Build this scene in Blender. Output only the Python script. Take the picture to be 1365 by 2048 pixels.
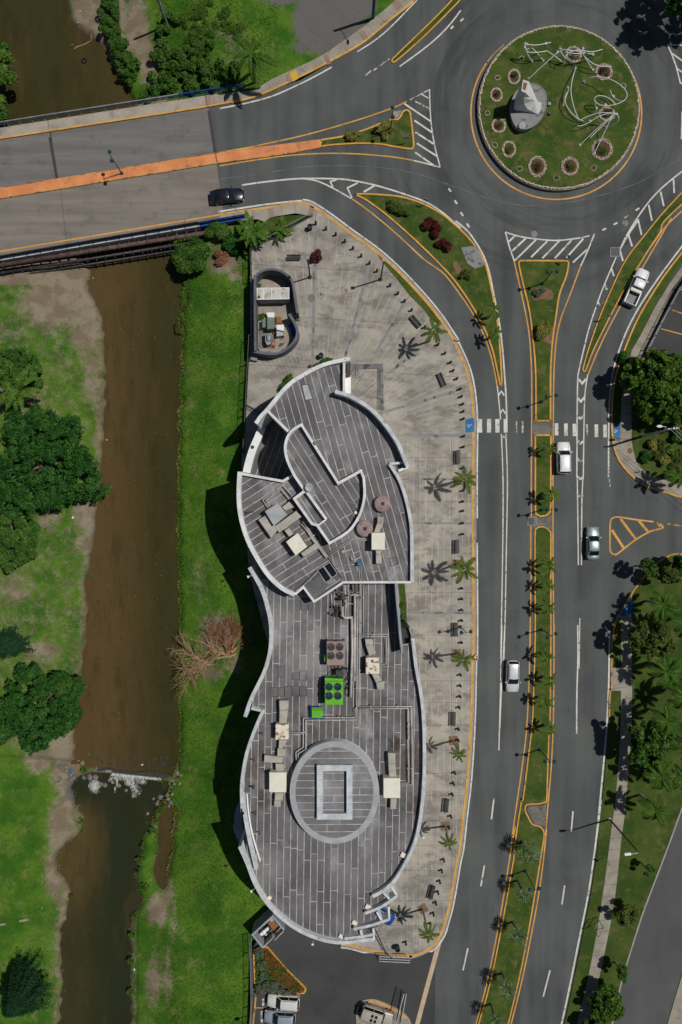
import bpy, bmesh, math, random
import numpy as np
from mathutils import Vector, Matrix, Quaternion
from mathutils.geometry import tessellate_polygon
R = math.radians
random.seed(7)
scene = bpy.context.scene
for o in list(bpy.data.objects): bpy.data.objects.remove(o)
col = scene.collection
# ------------------------------------------------------------------ camera, sky, sun, exposure
S = 0.07; H = 100.0                       # metres per photograph pixel on the street, drone height
cam = bpy.data.cameras.new('camera'); camo = bpy.data.objects.new('camera', cam); col.objects.link(camo)
cam.sensor_fit = 'VERTICAL'; cam.sensor_height = 36.0; cam.lens = 36.0 * H / (2048 * S)
cam.clip_start = 1; cam.clip_end = 3000
camo.location = (0, 0, H); camo.rotation_euler = (0, 0, 0)
scene.camera = camo
SUN_EL = R(62); SX, SY = 0.956, 0.292
world = bpy.data.worlds.new('World'); scene.world = world; world.use_nodes = True
wn = world.node_tree.nodes; wl = world.node_tree.links
sky = wn.new('ShaderNodeTexSky'); sky.sky_type = 'NISHITA'; sky.sun_disc = False
sky.sun_elevation = SUN_EL; sky.sun_rotation = math.atan2(SX, SY)
sky.air_density = 1.0; sky.dust_density = 0.6; sky.ozone_density = 1.5
bg = wn['Background']; bg.inputs['Strength'].default_value = 0.05
wl.new(sky.outputs[0], bg.inputs['Color'])
sl = bpy.data.lights.new('sun', 'SUN'); sl.energy = 5.0; sl.angle = R(0.5); sl.color = (1.0, 0.975, 0.935)
so = bpy.data.objects.new('sun', sl); col.objects.link(so)
sv = Vector((math.cos(SUN_EL) * SX, math.cos(SUN_EL) * SY, math.sin(SUN_EL)))
so.rotation_euler = sv.to_track_quat('Z', 'Y').to_euler(); so.location = (60, 20, 80)
vs = scene.view_settings; vs.view_transform = 'Standard'; vs.look = 'None'; vs.gamma = 1.0
vs.exposure = -0.6; vs.use_curve_mapping = False
scene.render.engine = 'CYCLES'
scene.cycles.max_bounces = 5; scene.cycles.diffuse_bounces = 2; scene.cycles.transparent_max_bounces = 6

# ------------------------------------------------------------------ coordinates
def P(px, py, z=0.0):
    k = S * (H - z) / H
    return Vector(((px - 682.5) * k, (1024 - py) * k, z))
VW = {'F': (0, 0, 1), 'R1': (0, 0, 2.967), 'R2': (440, 0, 2.904), 'R3': (890, 0, 2.874), 'R4': (890, 440, 2.874),
      'R5': (440, 380, 2.904), 'R6': (0, 480, 2.967), 'B1': (440, 700, 2.967), 'B2': (440, 1130, 2.967),
      'B3': (440, 1540, 2.967), 'B4': (890, 800, 2.874), 'B5': (890, 1250, 2.874), 'B6': (820, 1600, 2.505),
      'B7': (0, 980, 2.73), 'B8': (0, 1480, 2.73), 'C1': (940, 50, 3.9), 'C2': (480, 520, 6.825),
      'C3': (1190, 640, 5.69), 'C4': (1165, 1080, 6.825), 'C5': (1165, 1350, 6.825), 'C6': (480, 1780, 3.592),
      'C7': (100, 1500, 4.875), 'C8': (480, 740, 6.205), 'D1': (490, 940, 3.9), 'D2': (540, 1140, 4.266),
      'D3': (0, 180, 2.625), 'D4': (820, 760, 4.266), 'D5': (1160, 560, 6.659), 'D6': (1190, 1640, 5.017),
      'D7': (180, 0, 3.102), 'D8': (1000, 820, 5.25)}
def Q(v, s):                              # survey coordinates -> photograph pixels
    ox, oy, k = VW[v]
    return [(ox + float(a) / k, oy + float(b) / k) for a, b in (t.split(',') for t in s.split())]
def W(pix, z=0.0): return [P(a, b, z) for a, b in pix]
def V(v, s, z=0.0): return W(Q(v, s), z)
def V1(v, x, y, z=0.0): ox, oy, k = VW[v]; return P(ox + x / k, oy + y / k, z)
def smooth(pts, n=5, closed=False):
    pts = [Vector(p) for p in pts]; N = len(pts); out = []
    if N < 3: return pts
    for i in range(N if closed else N - 1):
        p0 = pts[i - 1] if (closed or i > 0) else pts[0]
        p1 = pts[i]; p2 = pts[(i + 1) % N]
        p3 = pts[(i + 2) % N] if (closed or i + 2 < N) else pts[-1]
        for k in range(n):
            t = k / n; t2 = t * t; t3 = t2 * t
            out.append(0.5 * ((2 * p1) + (p2 - p0) * t + (2 * p0 - 5 * p1 + 4 * p2 - p3) * t2 + (3 * p1 - p0 - 3 * p2 + p3) * t3))
    if not closed: out.append(pts[-1])
    return out
def offset(pts, d, closed=False):
    N = len(pts); out = []
    for i in range(N):
        a = pts[i - 1] if (closed or i > 0) else None
        b = pts[(i + 1) % N] if (closed or i < N - 1) else None
        c = pts[i]; ns = []
        for u, w in ((a, c), (c, b)):
            if u is None or w is None: continue
            e = Vector((w.x - u.x, w.y - u.y, 0))
            if e.length < 1e-7: continue
            e.normalize(); ns.append(Vector((-e.y, e.x, 0)))
        if not ns: out.append(c.copy()); continue
        n = sum(ns, Vector()) / len(ns); L = n.length
        if L < 0.35: n = ns[0]; L = 1
        n = n / (L * L) if L > 0.6 else n / L
        out.append(c + n * d)
    return out
def area2(p): return sum(p[i - 1].x * p[i].y - p[i].x * p[i - 1].y for i in range(len(p)))

# ------------------------------------------------------------------ mesh builder
WL = {}
class MB:
    def __init__(s): s.v = []; s.f = []; s.m = []; s.cur = 0
    def add(s, vs, fs):
        b = len(s.v); s.v += [tuple(p) for p in vs]
        for f in fs: s.f.append([b + i for i in f]); s.m.append(s.cur)
        return s
    def fill(s, poly, z=None, flip=False):
        pts = [Vector((p[0], p[1], p[2] if z is None else z)) for p in poly]
        if area2(pts) < 0: pts.reverse()
        tr = tessellate_polygon([[Vector((p.x, p.y, 0)) for p in pts]])
        fs = []
        for t in tr:
            a, b, c = (pts[i] for i in t)
            up = (b.x - a.x) * (c.y - a.y) - (b.y - a.y) * (c.x - a.x)
            t = list(t) if (up > 0) != flip else [t[0], t[2], t[1]]
            fs.append(t)
        return s.add(pts, fs)
    def prism(s, poly, z0, z1, bottom=False):
        pts = [Vector((p[0], p[1], 0)) for p in poly]
        if area2(pts) < 0: pts.reverse()
        s.fill(pts, z1)
        n = len(pts)
        s.add([(p.x, p.y, z1) for p in pts] + [(p.x, p.y, z0) for p in pts],
              [[i, n + i, n + (i + 1) % n, (i + 1) % n] for i in range(n)])
        if bottom: s.fill(pts, z0, True)
        return s
    def wall(s, pts, t, z0, z1, closed=False, a=0.5):
        """upright wall of thickness t along a line; a = share of the thickness on the left side"""
        L = offset(pts, t * a, closed); Rr = offset(pts, -t * (1 - a), closed); n = len(pts)
        z0 = z0 if isinstance(z0, (list, tuple)) else [z0] * n
        z1 = z1 if isinstance(z1, (list, tuple)) else [z1] * n
        vs = [(L[i].x, L[i].y, z1[i]) for i in range(n)] + [(Rr[i].x, Rr[i].y, z1[i]) for i in range(n)] + \
             [(L[i].x, L[i].y, z0[i]) for i in range(n)] + [(Rr[i].x, Rr[i].y, z0[i]) for i in range(n)]
        fs = []
        for i in range(n if closed else n - 1):
            j = (i + 1) % n
            fs += [[i, n + i, n + j, j], [i, j, 2 * n + j, 2 * n + i], [n + i, 3 * n + i, 3 * n + j, n + j]]
        if not closed:
            fs += [[0, 2 * n, 3 * n, n], [n - 1, 2 * n - 1, 4 * n - 1, 3 * n - 1]]
        return s.add(vs, fs)
    def ribbon(s, pts, w, z, closed=False):
        L = offset(pts, w / 2, closed); Rr = offset(pts, -w / 2, closed); n = len(pts)
        vs = [(p.x, p.y, z) for p in L] + [(p.x, p.y, z) for p in Rr]
        return s.add(vs, [[i, n + i, n + (i + 1) % n, (i + 1) % n] for i in range(n if closed else n - 1)])
    def tube(s, pts, r, n=6, cap=True):
        pts = [Vector(p) for p in pts]; N = len(pts)
        r = r if isinstance(r, (list, tuple)) else [r] * N
        up = Vector((0, 0, 1)); vs = []; prev = None
        for i in range(N):
            d = (pts[min(i + 1, N - 1)] - pts[max(i - 1, 0)])
            if d.length < 1e-9: d = Vector((0, 0, 1))
            d.normalize()
            if prev is None:
                a = d.cross(up if abs(d.z) < 0.95 else Vector((1, 0, 0))).normalized()
            else:
                a = prev - d * prev.dot(d)
                a = a.normalized() if a.length > 1e-6 else d.orthogonal().normalized()
            prev = a; b = d.cross(a)
            for k in range(n):
                t = 2 * math.pi * k / n
                vs.append(pts[i] + (a * math.cos(t) + b * math.sin(t)) * r[i])
        fs = [[i * n + k, i * n + (k + 1) % n, (i + 1) * n + (k + 1) % n, (i + 1) * n + k] for i in range(N - 1) for k in range(n)]
        if cap: fs += [list(range(n))[::-1], [(N - 1) * n + k for k in range(n)]]
        return s.add(vs, fs)
    def lathe(s, c, prof, n=12, sx=1.0, sy=1.0, cap=True):
        vs = []; c = Vector(c)
        for r, z in prof:
            for k in range(n):
                t = 2 * math.pi * k / n; vs.append((c.x + r * sx * math.cos(t), c.y + r * sy * math.sin(t), c.z + z))
        m = len(prof)
        fs = [[i * n + k, i * n + (k + 1) % n, (i + 1) * n + (k + 1) % n, (i + 1) * n + k] for i in range(m - 1) for k in range(n)]
        if cap: fs += [[(m - 1) * n + k for k in range(n)], list(range(n))[::-1]]
        return s.add(vs, fs)
    def box(s, c, d, rz=0.0, bev=0.0, M=None):
        c = Vector(c); hx, hy, hz = d[0] / 2, d[1] / 2, d[2] / 2
        cs, sn = math.cos(rz), math.sin(rz)
        def T(x, y, z):
            p = Vector((x * cs - y * sn, x * sn + y * cs, z)) + c
            return M @ p if M else p
        if bev <= 0:
            vs = [T(x, y, z) for z in (-hz, hz) for x, y in ((-hx, -hy), (hx, -hy), (hx, hy), (-hx, hy))]
            return s.add(vs, [[3, 2, 1, 0], [4, 5, 6, 7], [0, 1, 5, 4], [1, 2, 6, 5], [2, 3, 7, 6], [3, 0, 4, 7]])
        b = bev; vs = []
        for z, i in ((-hz, 0), (hz - b, 0), (hz, b)):
            ax, ay = hx - i, hy - i
            for x, y in ((-ax + b, -ay), (ax - b, -ay), (ax, -ay + b), (ax, ay - b), (ax - b, ay), (-ax + b, ay), (-ax, ay - b), (-ax, -ay + b)):
                vs.append(T(x, y, z))
        fs = [[i * 8 + k, i * 8 + (k + 1) % 8, (i + 1) * 8 + (k + 1) % 8, (i + 1) * 8 + k] for i in range(2) for k in range(8)]
        return s.add(vs, fs + [[16 + k for k in range(8)], [7 - k for k in range(8)]])
    def ell(s, c, r, nu=10, nv=6, jit=0.0, rnd=random):
        c = Vector(c); vs = [c + Vector((0, 0, r[2]))]
        for j in range(1, nv):
            th = math.pi * j / nv
            for k in range(nu):
                ph = 2 * math.pi * (k + 0.5 * (j % 2)) / nu; q = 1 + rnd.uniform(-jit, jit)
                vs.append(c + Vector((r[0] * math.sin(th) * math.cos(ph) * q, r[1] * math.sin(th) * math.sin(ph) * q, r[2] * math.cos(th) * q)))
        vs.append(c - Vector((0, 0, r[2]))); fs = []
        for k in range(nu):
            fs.append([0, 1 + k, 1 + (k + 1) % nu])
            for j in range(nv - 2):
                a = 1 + j * nu
                fs.append([a + k, a + nu + k, a + nu + (k + 1) % nu, a + (k + 1) % nu])
            a = 1 + (nv - 2) * nu
            fs.append([a + k, len(vs) - 1, a + (k + 1) % nu])
        return s.add(vs, fs)
    def mesh(s, name, mats, off=None, smooth_=False):
        me = bpy.data.meshes.new(name)
        v = s.v if off is None else [(a - off[0], b - off[1], c - off[2]) for a, b, c in s.v]
        me.from_pydata(v, [], s.f)
        for m in (mats if isinstance(mats, (list, tuple)) else [mats]): me.materials.append(m)
        if any(s.m): me.polygons.foreach_set('material_index', s.m)
        if smooth_: me.polygons.foreach_set('use_smooth', [True] * len(s.f))
        me.update(); return me
    def build(s, name, mats, parent=None, sm=False, kind=None, label=None):
        off = WL.get(parent.name) if parent else None
        o = link(name, s.mesh(name, mats, off, sm), parent)
        if off is not None: WL[o.name] = off
        else: WL[o.name] = Vector((0, 0, 0))
        if kind: o['kind'] = kind
        if label: o['label'] = label
        return o
def link(name, data, parent=None):
    o = bpy.data.objects.new(name, data); col.objects.link(o)
    if parent: o.parent = parent
    return o
def tag(o, label, cat, group=None):
    o['label'] = label; o['category'] = cat
    if group: o['group'] = group
    return o
def thing(name, label, cat, loc=(0, 0, 0), rz=0.0, group=None, local=False):
    o = bpy.data.objects.new(name, None); col.objects.link(o)
    o.location = loc; o.rotation_euler = (0, 0, rz); o.empty_display_size = 0.3
    WL[o.name] = Vector((0, 0, 0)) if local else Vector(loc)
    return tag(o, label, cat, group)
ORD = ['first', 'second', 'third', 'fourth', 'fifth', 'sixth', 'seventh', 'eighth', 'ninth', 'tenth', 'eleventh', 'twelfth',
       'thirteenth', 'fourteenth', 'fifteenth', 'sixteenth', 'seventeenth', 'eighteenth', 'nineteenth', 'twentieth']
TENS = ['twenty', 'thirty', 'forty', 'fifty', 'sixty']
def nth(i): return ORD[i] if i < 20 else ((TENS[(i + 1) // 10 - 2] + '-' + ORD[(i + 1) % 10 - 1]) if (i + 1) % 10 else {30: 'thirtieth', 40: 'fortieth', 50: 'fiftieth'}[i + 1])

def split_poly(poly, lines, gap):
    """cut a flat outline along lines (point, normal); returns the pieces between the joints"""
    bm = bmesh.new(); mb = MB().fill(poly, 0)
    vs = [bm.verts.new(v) for v in mb.v]
    for f in mb.f:
        try: bm.faces.new([vs[i] for i in f])
        except ValueError: pass
    for p, n in lines:
        n = Vector((n[0], n[1], 0)).normalized()
        for sg in (-1, 1):
            bmesh.ops.bisect_plane(bm, geom=bm.verts[:] + bm.edges[:] + bm.faces[:], dist=1e-5,
                                   plane_co=Vector((p[0], p[1], 0)) + n * (gap / 2 * sg), plane_no=n)
    out = {}
    for f in bm.faces:
        if f.calc_area() < 1e-5: continue
        c = f.calc_center_median(); key = []; ok = True
        for p, n in lines:
            n = Vector((n[0], n[1], 0)).normalized()
            d = (c - Vector((p[0], p[1], 0))).dot(n)
            if abs(d) < gap / 2: ok = False; break
            key.append(d > 0)
        if ok: out.setdefault(tuple(key), []).append([v.co.copy() for v in f.verts])
    bm.free()
    return list(out.values())
def piece(faces, z, th, name, m, parent, drop=0.0):
    """one slab from a list of flat faces, with its own edges"""
    idx = {}; vs = []; fs = []; ed = {}
    for f in faces:
        ids = []
        for p in f:
            k = (round(p.x, 4), round(p.y, 4))
            if k not in idx: idx[k] = len(vs); vs.append((p.x, p.y, z))
            if not ids or ids[-1] != idx[k]: ids.append(idx[k])
        if ids[0] == ids[-1]: ids.pop()
        if len(set(ids)) < 3: continue
        fs.append(ids)
        for i in range(len(ids)):
            e = (ids[i - 1], ids[i])
            if (e[1], e[0]) in ed: del ed[(e[1], e[0])]
            else: ed[e] = 1
    if not fs: return None
    low = {}
    for a, b in ed:
        for q in (a, b):
            if q not in low: low[q] = len(vs); vs.append((vs[q][0], vs[q][1], z - th))
        fs.append([a, low[a], low[b], b])
    mb = MB().add(vs, fs)
    return mb.build(name, m, parent)

# ------------------------------------------------------------------ materials
MATS = {}
def newmat(name):
    m = bpy.data.materials.new(name); m.use_nodes = True
    nt = m.node_tree; b = nt.nodes['Principled BSDF']
    MATS[name] = m
    return m, nt, b
class NT:
    """small helper to write node graphs"""
    def __init__(s, nt):
        s.nt = nt; s.pos = nt.nodes.new('ShaderNodeNewGeometry').outputs['Position']
    def n(s, t, **kw):
        x = s.nt.nodes.new(t)
        for k, v in kw.items(): setattr(x, k, v)
        return x
    def set(s, sock, v):
        if hasattr(v, 'is_output'): s.nt.links.new(v, sock)
        else: sock.default_value = v if not isinstance(v, tuple) or len(v) != 3 or sock.type != 'RGBA' else (*v, 1)
    def noise(s, scale, detail=3, rough=0.55, vec=None, stretch=None, dist=0.0):
        t = s.n('ShaderNodeTexNoise'); t.inputs['Scale'].default_value = scale
        t.inputs['Detail'].default_value = detail; t.inputs['Roughness'].default_value = rough
        t.inputs['Distortion'].default_value = dist
        v = vec or s.pos
        if stretch:
            mp = s.n('ShaderNodeMapping'); mp.inputs['Scale'].default_value = stretch[:3]
            if len(stretch) > 3: mp.inputs['Rotation'].default_value = (0, 0, stretch[3])
            s.nt.links.new(v, mp.inputs['Vector']); v = mp.outputs[0]
        s.nt.links.new(v, t.inputs['Vector'])
        return t.outputs['Fac']
    def ramp(s, v, a, b, c0=0.0, c1=1.0):
        t = s.n('ShaderNodeMapRange', interpolation_type='SMOOTHSTEP')
        s.set(t.inputs['Value'], v)
        for k, x in zip(('From Min', 'From Max', 'To Min', 'To Max'), (a, b, c0, c1)): t.inputs[k].default_value = x
        return t.outputs[0]
    def math(s, op, a, b=0.0, c=None):
        t = s.n('ShaderNodeMath', operation=op); s.set(t.inputs[0], a); s.set(t.inputs[1], b)
        if c is not None: s.set(t.inputs[2], c)
        return t.outputs[0]
    def mix(s, f, a, b, blend='MIX'):
        t = s.n('ShaderNodeMix', data_type='RGBA', blend_type=blend)
        s.set(t.inputs[0], f)
        s.set(t.inputs[6], a if hasattr(a, 'is_output') else (*a, 1)); s.set(t.inputs[7], b if hasattr(b, 'is_output') else (*b, 1))
        return t.outputs[2]
    def val(s, colr, v, amt):
        """scale a colour's brightness by noise v: 1 +- amt"""
        k = s.math('MULTIPLY_ADD', v, 2 * amt, 1 - amt)
        t = s.n('ShaderNodeVectorMath', operation='SCALE'); s.set(t.inputs[0], colr if hasattr(colr, 'is_output') else tuple(colr))
        s.nt.links.new(k, t.inputs['Scale']); return t.outputs[0]
    def attr(s, name):
        t = s.n('ShaderNodeAttribute'); t.attribute_name = name; return t.outputs['Fac']
    def sep(s):
        t = s.n('ShaderNodeSeparateXYZ'); s.nt.links.new(s.pos, t.inputs[0]); return t.outputs
    def bump(s, b, h, strength, dist):
        t = s.n('ShaderNodeBump'); t.inputs['Strength'].default_value = strength; t.inputs['Distance'].default_value = dist
        s.nt.links.new(h, t.inputs['Height']); s.nt.links.new(t.outputs[0], b.inputs['Normal'])
def M(name, c, c2=None, sc=0.5, fine=8.0, famt=0.12, rough=0.8, spec=0.3, metal=0.0, bump=0.0, bsc=None, c3=None, s3=0.8, t3=(0.58, 0.72), obj=False):
    m, nt, b = newmat(name); g = NT(nt)
    if obj: g.pos = g.n('ShaderNodeTexCoord').outputs['Object']
    colr = g.mix(g.ramp(g.noise(sc, 4), 0.35, 0.65), c, c2) if c2 else c
    if c3: colr = g.mix(g.ramp(g.noise(s3, 5, 0.65), *t3), colr, c3)
    if famt > 0: colr = g.val(colr, g.noise(fine, 2), famt)
    g.set(b.inputs['Base Color'], colr if hasattr(colr, 'is_output') else (*colr, 1))
    b.inputs['Roughness'].default_value = rough; b.inputs['Metallic'].default_value = metal
    b.inputs['Specular IOR Level'].default_value = spec
    if bump: g.bump(b, g.noise(bsc or fine, 3), bump, 0.05)
    return m
# --- ground
def mk_asphalt(name, base, tint, stretch, amt=0.16, ringed=False):
    m, nt, b = newmat(name); g = NT(nt)
    tr = g.ramp(g.noise(1.0, 3, 0.5, stretch=stretch), 0.3, 0.7)
    c = g.mix(tr, base, tint)
    blot = g.ramp(g.noise(0.11, 4, 0.6), 0.35, 0.7)
    c = g.mix(g.math('MULTIPLY', blot, 0.5), c, tuple(x * 1.28 for x in tint))
    c = g.mix(g.math('MULTIPLY', g.ramp(g.noise(0.6, 5, 0.7), 0.62, 0.75), 0.35), c, tuple(x * 0.55 for x in base))
    c = g.val(c, g.noise(9, 2, 0.8), amt)
    if ringed:                              # tyre wear swept round the roundabout
        x, y, z = g.sep(); f = P(1114, 223)
        rx = g.math('SUBTRACT', x, f.x); ry = g.math('SUBTRACT', y, f.y)
        rd = g.math('SQRT', g.math('ADD', g.math('MULTIPLY', rx, rx), g.math('MULTIPLY', ry, ry)))
        cv = g.n('ShaderNodeCombineXYZ'); g.set(cv.inputs[0], g.math('MULTIPLY', rd, 0.42)); g.set(cv.inputs[1], g.math('MULTIPLY', g.math('ARCTAN2', ry, rx), 0.9))
        wr = g.math('MULTIPLY', g.ramp(g.noise(1.0, 4, 0.6, vec=cv.outputs[0]), 0.44, 0.66), g.ramp(rd, 12, 15))
        c = g.mix(g.math('MULTIPLY', g.math('MULTIPLY', wr, g.ramp(rd, 30, 20)), 0.6), c, tuple(q * 0.66 for q in base))
    cr = g.n('ShaderNodeTexVoronoi', feature='DISTANCE_TO_EDGE'); cr.inputs['Scale'].default_value = 0.12
    wv = g.n('ShaderNodeVectorMath', operation='ADD'); nz = g.n('ShaderNodeTexNoise'); nz.inputs['Scale'].default_value = 0.7
    g.nt.links.new(g.pos, nz.inputs['Vector']); g.nt.links.new(g.pos, wv.inputs[0])
    sc = g.n('ShaderNodeVectorMath', operation='SCALE'); sc.inputs['Scale'].default_value = 2.0
    g.nt.links.new(nz.outputs['Color'], sc.inputs[0]); g.nt.links.new(sc.outputs[0], wv.inputs[1]); g.nt.links.new(wv.outputs[0], cr.inputs['Vector'])
    crk = g.ramp(cr.outputs['Distance'], 0.0, 0.005, 0.38, 0.0)
    c = g.mix(g.math('MULTIPLY', crk, g.ramp(g.noise(0.05, 2), 0.5, 0.62)), c, (0.012, 0.012, 0.012))
    g.set(b.inputs['Base Color'], c); b.inputs['Roughness'].default_value = 0.92; b.inputs['Specular IOR Level'].default_value = 0.2
    g.bump(b, g.noise(25, 2), 0.3, 0.02)
    return m
mk_asphalt('asphalt', (0.058, 0.0625, 0.0605), (0.09, 0.0945, 0.09), (0.5, 0.035, 1), 0.22, True)
mk_asphalt('asphalt_worn', (0.068, 0.068, 0.07), (0.085, 0.084, 0.082), (0.3, 0.08, 1, 0.35))
mk_asphalt('asphalt_dark', (0.040, 0.041, 0.041), (0.056, 0.055, 0.053), (0.2, 0.2, 1))
def mk_deck(name, a, bcol):
    m, nt, b = newmat(name); g = NT(nt)
    st = g.ramp(g.noise(1.0, 4, 0.6, stretch=(0.06, 0.8, 1, R(-10))), 0.3, 0.7)
    c = g.mix(st, a, bcol)
    c = g.mix(g.math('MULTIPLY', g.ramp(g.noise(0.35, 5, 0.65), 0.5, 0.72), 0.5), c, tuple(x * 0.6 for x in a))
    c = g.val(c, g.noise(7, 3, 0.7), 0.14)
    g.set(b.inputs['Base Color'], c); b.inputs['Roughness'].default_value = 0.9; b.inputs['Specular IOR Level'].default_value = 0.2
    g.bump(b, g.noise(20, 2), 0.2, 0.02)
mk_deck('deck_north', (0.128, 0.121, 0.111), (0.172, 0.163, 0.15))
mk_deck('deck_south', (0.165, 0.143, 0.12), (0.222, 0.195, 0.165))
def mk_grass(name, g1, g2, dry, dryamt=(0.52, 0.7), sc=0.25, dirt=False):
    m, nt, b = newmat(name); g = NT(nt)
    c = g.mix(g.ramp(g.noise(sc, 5, 0.6), 0.36, 0.64), g1, g2)
    c = g.mix(g.math('MULTIPLY', g.ramp(g.noise(sc * 1.7 + 0.13, 6, 0.68), *dryamt), 0.75), c, dry)
    blade = g.noise(5.5, 4, 0.75)
    c = g.val(c, blade, 0.42)
    c = g.val(c, g.noise(1.3, 3, 0.6), 0.22)
    if dirt:
        br = g.math('ADD', g.math('MULTIPLY', g.noise(0.8, 7, 0.75), 0.62), g.math('MULTIPLY', g.noise(4.2, 4, 0.8), 0.38))
        d = g.math('ADD', g.attr('dirt'), g.math('MULTIPLY_ADD', br, 1.9, -0.95))
        dc = g.mix(g.ramp(g.noise(0.5, 5), 0.4, 0.6), (0.185, 0.14, 0.092), (0.25, 0.205, 0.145))
        dc = g.val(dc, g.noise(5, 5, 0.8), 0.4)
        c = g.mix(g.ramp(d, 0.3, 0.68), c, dc)
        gd = g.math('ADD', g.attr('gravel'), g.math('MULTIPLY_ADD', br, 0.8, -0.4))
        gc = g.val((0.13, 0.122, 0.115), g.noise(5, 4, 0.75), 0.35)
        c = g.mix(g.ramp(gd, 0.42, 0.6), c, gc)
        wet = g.attr('wet')
        c = g.mix(g.math('MULTIPLY', wet, 0.8), c, (0.055, 0.038, 0.022))
    g.set(b.inputs['Base Color'], c); b.inputs['Roughness'].default_value = 0.95; b.inputs['Specular IOR Level'].default_value = 0.1
    g.bump(b, blade, 0.9, 0.12)
    return m
mk_grass('terrain', (0.034, 0.104, 0.009), (0.084, 0.164, 0.016), (0.18, 0.17, 0.062), (0.52, 0.74), dirt=True)
mk_grass('lawn', (0.036, 0.07, 0.012), (0.07, 0.096, 0.019), (0.145, 0.118, 0.05), (0.50, 0.68), sc=0.35)
mk_grass('lawn_fresh', (0.034, 0.064, 0.011), (0.066, 0.092, 0.018), (0.135, 0.115, 0.048), (0.52, 0.72), sc=0.22)
mk_grass('lawn_verge', (0.036, 0.074, 0.012), (0.066, 0.1, 0.018), (0.1, 0.09, 0.04), (0.55, 0.75), sc=0.4)
M('concrete', (0.30, 0.265, 0.215), (0.36, 0.315, 0.25), 0.4, 7, 0.14, 0.9, 0.2, c3=(0.2, 0.175, 0.15), s3=0.7, t3=(0.5, 0.75), bump=0.15, bsc=15)
M('concrete_walk', (0.25, 0.22, 0.175), (0.31, 0.275, 0.22), 0.5, 7, 0.12, 0.9, 0.2, c3=(0.17, 0.15, 0.13), s3=0.9, t3=(0.5, 0.75), bump=0.15, bsc=15)
M('concrete_dark', (0.13, 0.12, 0.105), (0.18, 0.165, 0.14), 0.6, 6, 0.2, 0.95, 0.2, c3=(0.07, 0.06, 0.05), s3=0.9, t3=(0.5, 0.7), bump=0.2)
M('concrete_grey', (0.2, 0.2, 0.2), (0.27, 0.265, 0.255), 0.7, 6, 0.2, 0.9, 0.2, c3=(0.08, 0.078, 0.072), s3=0.7, t3=(0.48, 0.66), bump=0.2)
M('concrete_pale', (0.58, 0.57, 0.54), (0.66, 0.65, 0.61), 0.5, 6, 0.1, 0.85, 0.2, c3=(0.27, 0.265, 0.25), s3=1.2, t3=(0.58, 0.75))
M('brick_band', (0.24, 0.155, 0.12), (0.28, 0.19, 0.15), 0.8, 9, 0.18, 0.9, 0.2)
def mk_plaza():
    m, nt, b = newmat('plaza'); g = NT(nt)
    x, y, z = g.sep()
    c = g.mix(g.ramp(g.noise(0.22, 5, 0.62), 0.36, 0.64), (0.265, 0.24, 0.205), (0.365, 0.33, 0.272))
    c = g.mix(g.math('MULTIPLY', g.ramp(g.noise(0.34, 6, 0.7, stretch=(0.8, 1.4, 1, 0.5)), 0.44, 0.64), 0.8), c, (0.155, 0.138, 0.125))
    c = g.mix(g.math('MULTIPLY', g.ramp(g.noise(1.1, 6, 0.75), 0.55, 0.78), 0.5), c, (0.15, 0.13, 0.11))
    f = P(640, 885)
    ang = g.math('ARCTAN2', g.math('SUBTRACT', x, f.x), g.math('SUBTRACT', y, f.y))
    un = g.math('MULTIPLY', ang, 22.0)
    us = g.math('MULTIPLY', x, 1.17)
    isn = g.math('GREATER_THAN', y, P(0, 872).y)
    u = g.math('ADD', g.math('MULTIPLY', un, isn), g.math('MULTIPLY', us, g.math('SUBTRACT', 1.0, isn)))
    u = g.math('ADD', u, g.math('MULTIPLY', g.noise(0.5, 2), 0.25))
    tri = g.math('PINGPONG', u, 0.5)
    ln = g.math('MULTIPLY', g.ramp(tri, 0.0, 0.09, 1.0, 0.0), g.ramp(g.noise(0.3, 4, 0.6), 0.4, 0.6))
    c = g.mix(g.math('MULTIPLY', ln, 0.6), c, (0.5, 0.46, 0.38))
    w = g.math('SINE', g.math('MULTIPLY', u, 44.0))
    c = g.val(c, g.math('MULTIPLY_ADD', w, 0.5, 0.5), 0.05)
    c = g.val(c, g.noise(8, 3, 0.7), 0.12)
    g.set(b.inputs['Base Color'], c); b.inputs['Roughness'].default_value = 0.9; b.inputs['Specular IOR Level'].default_value = 0.2
    g.bump(b, g.noise(18, 2), 0.2, 0.02)
mk_plaza()
def mk_water(name, deep, shal):
    m, nt, b = newmat(name); g = NT(nt)
    c = g.mix(g.ramp(g.attr('shallow'), 0.0, 1.0), deep, shal)
    c = g.mix(g.math('MULTIPLY', g.ramp(g.noise(0.4, 6, 0.7, stretch=(1.4, 0.35, 1)), 0.45, 0.7), 0.45), c, (0.026, 0.021, 0.0065))
    c = g.mix(g.math('MULTIPLY', g.ramp(g.noise(1.5, 6, 0.78), 0.57, 0.7), 0.6), c, (0.016, 0.014, 0.0055))
    c = g.mix(g.ramp(g.noise(0.33, 4, 0.6, stretch=(1.2, 0.3, 1)), 0.52, 0.75, 0, 0.55), c, (0.074, 0.05, 0.02))
    c = g.val(c, g.noise(6, 3, 0.7), 0.18)
    g.set(b.inputs['Base Color'], c); b.inputs['Roughness'].default_value = 0.12; b.inputs['Specular IOR Level'].default_value = 0.2
    g.bump(b, g.noise(3.0, 3, 0.6), 0.12, 0.03)
mk_water('water', (0.042, 0.036, 0.0115), (0.09, 0.058, 0.023)); mk_water('water_pool', (0.022, 0.0265, 0.0115), (0.08, 0.057, 0.022))
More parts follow.
